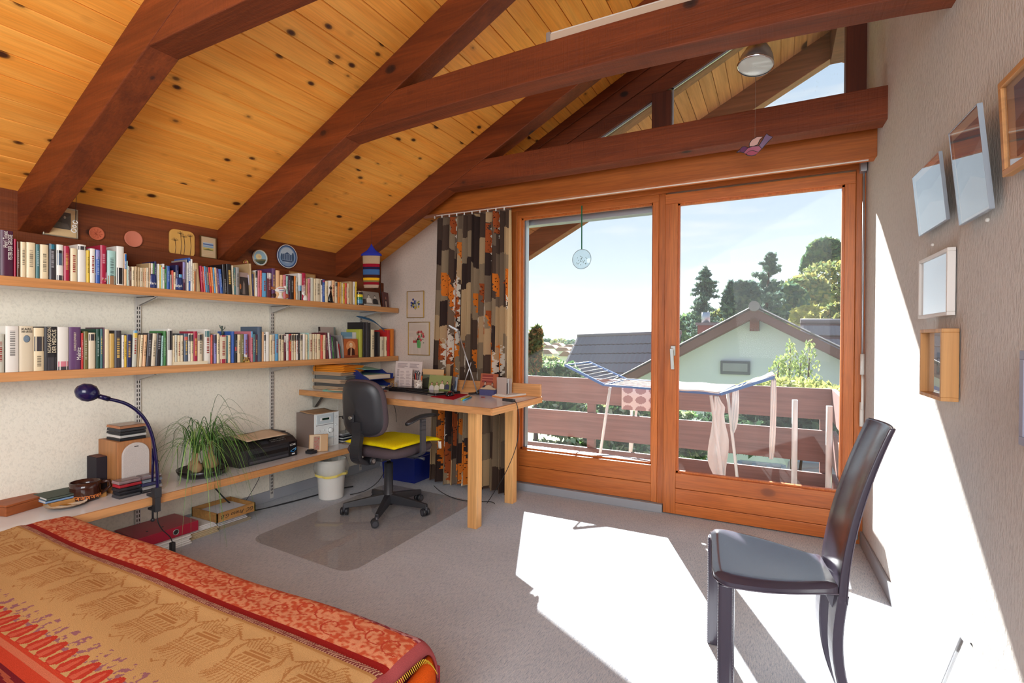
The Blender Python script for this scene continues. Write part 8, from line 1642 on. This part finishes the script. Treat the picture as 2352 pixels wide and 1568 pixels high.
# stained glass bird
yb_ = 2.75; ctr = at(1733, 336, y=yb_); sc = (at(1733, 300, y=yb_).z-at(1733, 360, y=yb_).z)/60*1.0
def bp(x, y): u = 1640+x/14.7; v = 280+y/14.7; q = at(u, v, y=yb_); return (q.x, q.z)
t = thing('stained_glass_bird', 'stained glass bird in pink and violet hanging before the window beam', 'suncatcher', tuple(ctr))
def gl_(name, c): return mat(name, L(*c), .15, Alpha=.92)
pcs = [('beak', [(760, 1030), (870, 940), (885, 1010)], gl_('violet_glass', (120, 80, 110))), ('head', [(870, 940), (950, 850), (1040, 830), (1150, 870), (1080, 950), (1000, 1040), (885, 1010)], gl_('dark_violet_glass', (104, 58, 92))),
       ('body', [(1150, 880), (1300, 830), (1520, 810), (1610, 905), (1500, 1020), (1300, 960), (1180, 990), (1065, 1080), (1010, 1035), (1080, 950)], gl_('rose_glass', (170, 96, 116))), ('breast', [(1065, 1080), (1180, 990), (1300, 965), (1500, 1025), (1400, 1110), (1270, 1145), (1150, 1130)], gl_('red_rose_glass', (164, 82, 100))),
       ('tail', [(1520, 800), (1650, 600), (1720, 470), (1780, 400), (1850, 460), (1980, 510), (1850, 640), (1740, 760), (1620, 900)], gl_('lilac_glass', (128, 104, 132))), ('wing', [(1190, 840), (1200, 720), (1290, 600), (1450, 510), (1650, 495), (1550, 600), (1470, 770), (1350, 815)], gl_('pale_pink_glass', (212, 170, 160)))]
for nm, pts, m_ in pcs:
    P = [bp(*q) for q in pts]; MB().prism(P, 'y', yb_-.0015, yb_+.0015).build(nm, m_, t); mb = MB(); mb.tube([(q[0], yb_, q[1]) for q in P+[P[0]]], .0022, 5); mb.build('lead_line', INK, t)
h_ = bp(1380, 560); MB().tube([(h_[0], yb_, h_[1]), (h_[0]-.0, yb_, zc(h_[0]))], .0003, 4).build('hanging_thread', STEEL, t)
# metal lamp behind the near tie beam
lc_ = at(1738, 130, y=2.27); t = thing('ceiling_lamp', 'bell-shaped brushed metal spot lamp below the near tie beam', 'lamp', (lc_.x, 2.27, lc_.z)); k_ = (lc_-CC).dot(_f)/FPX
tilt = Matrix.Rotation(.12, 4, 'Y') @ Matrix.Rotation(-.18, 4, 'X'); Mx = Matrix.Translation(lc_) @ tilt; R_ = 38*k_
MB().lathe([(R_*1.0, -R_*.62), (R_*1.02, -R_*.55), (R_*.92, -R_*.1), (R_*.72, R_*.35), (R_*.45, R_*.72), (R_*.22, R_*.85), (R_*.2, R_*1.1)], 32, Mx).build('reflector', STEEL, t); MB().lathe([(R_*.96, -R_*.60), (R_*.6, -R_*.64), (.001, -R_*.66)], 32, Mx).build('glass_cover', mat('lamp_glass', L(178, 180, 172), .1), t)
MB().lathe([(R_*.96, -R_*.66), (R_*1.03, -R_*.62), (R_*1.03, -R_*.56), (R_*.97, -R_*.55)], 32, Mx).build('rim', CHROME, t); MB().tube([tuple(lc_+Vector((0, 0, R_*.95))), (lc_.x, 2.20, lc_.z+R_*1.5), (lc_.x, 2.19, lc_.z+R_*2.2)], .007, 8).build('arm', STEEL, t); MB().tube([Mx @ Vector((0, 0, -R_*.5)), Mx @ Vector((0, 0, R_*.5))], R_*.18, 10).build('lamp_socket', WHITEP, t)
# strip light on the near tie beam
a = at(1262, 92, y=2.12); b = at(1570, -6, y=2.12); t = thing('strip_light', 'long pale strip light lying on top of the near tie beam', 'lamp', (a.x, 2.12, a.z)); za_ = 2.51
MB().box(a.x, 2.085, za_+.005, a.x+1.25, 2.155, za_+.045).build('housing', mat('cream_housing', L(206, 186, 164), .5), t, bev=.004); MB().box(a.x+.012, 2.09, za_+.045, a.x+1.24, 2.15, za_+.053).build('diffuser', WHITEP, t, bev=.002)
MB().box(a.x-.002, 2.083, za_+.003, a.x+.02, 2.157, za_+.055).build('end_cap', mat('grey_cap', L(150, 140, 134), .5), t, bev=.004)
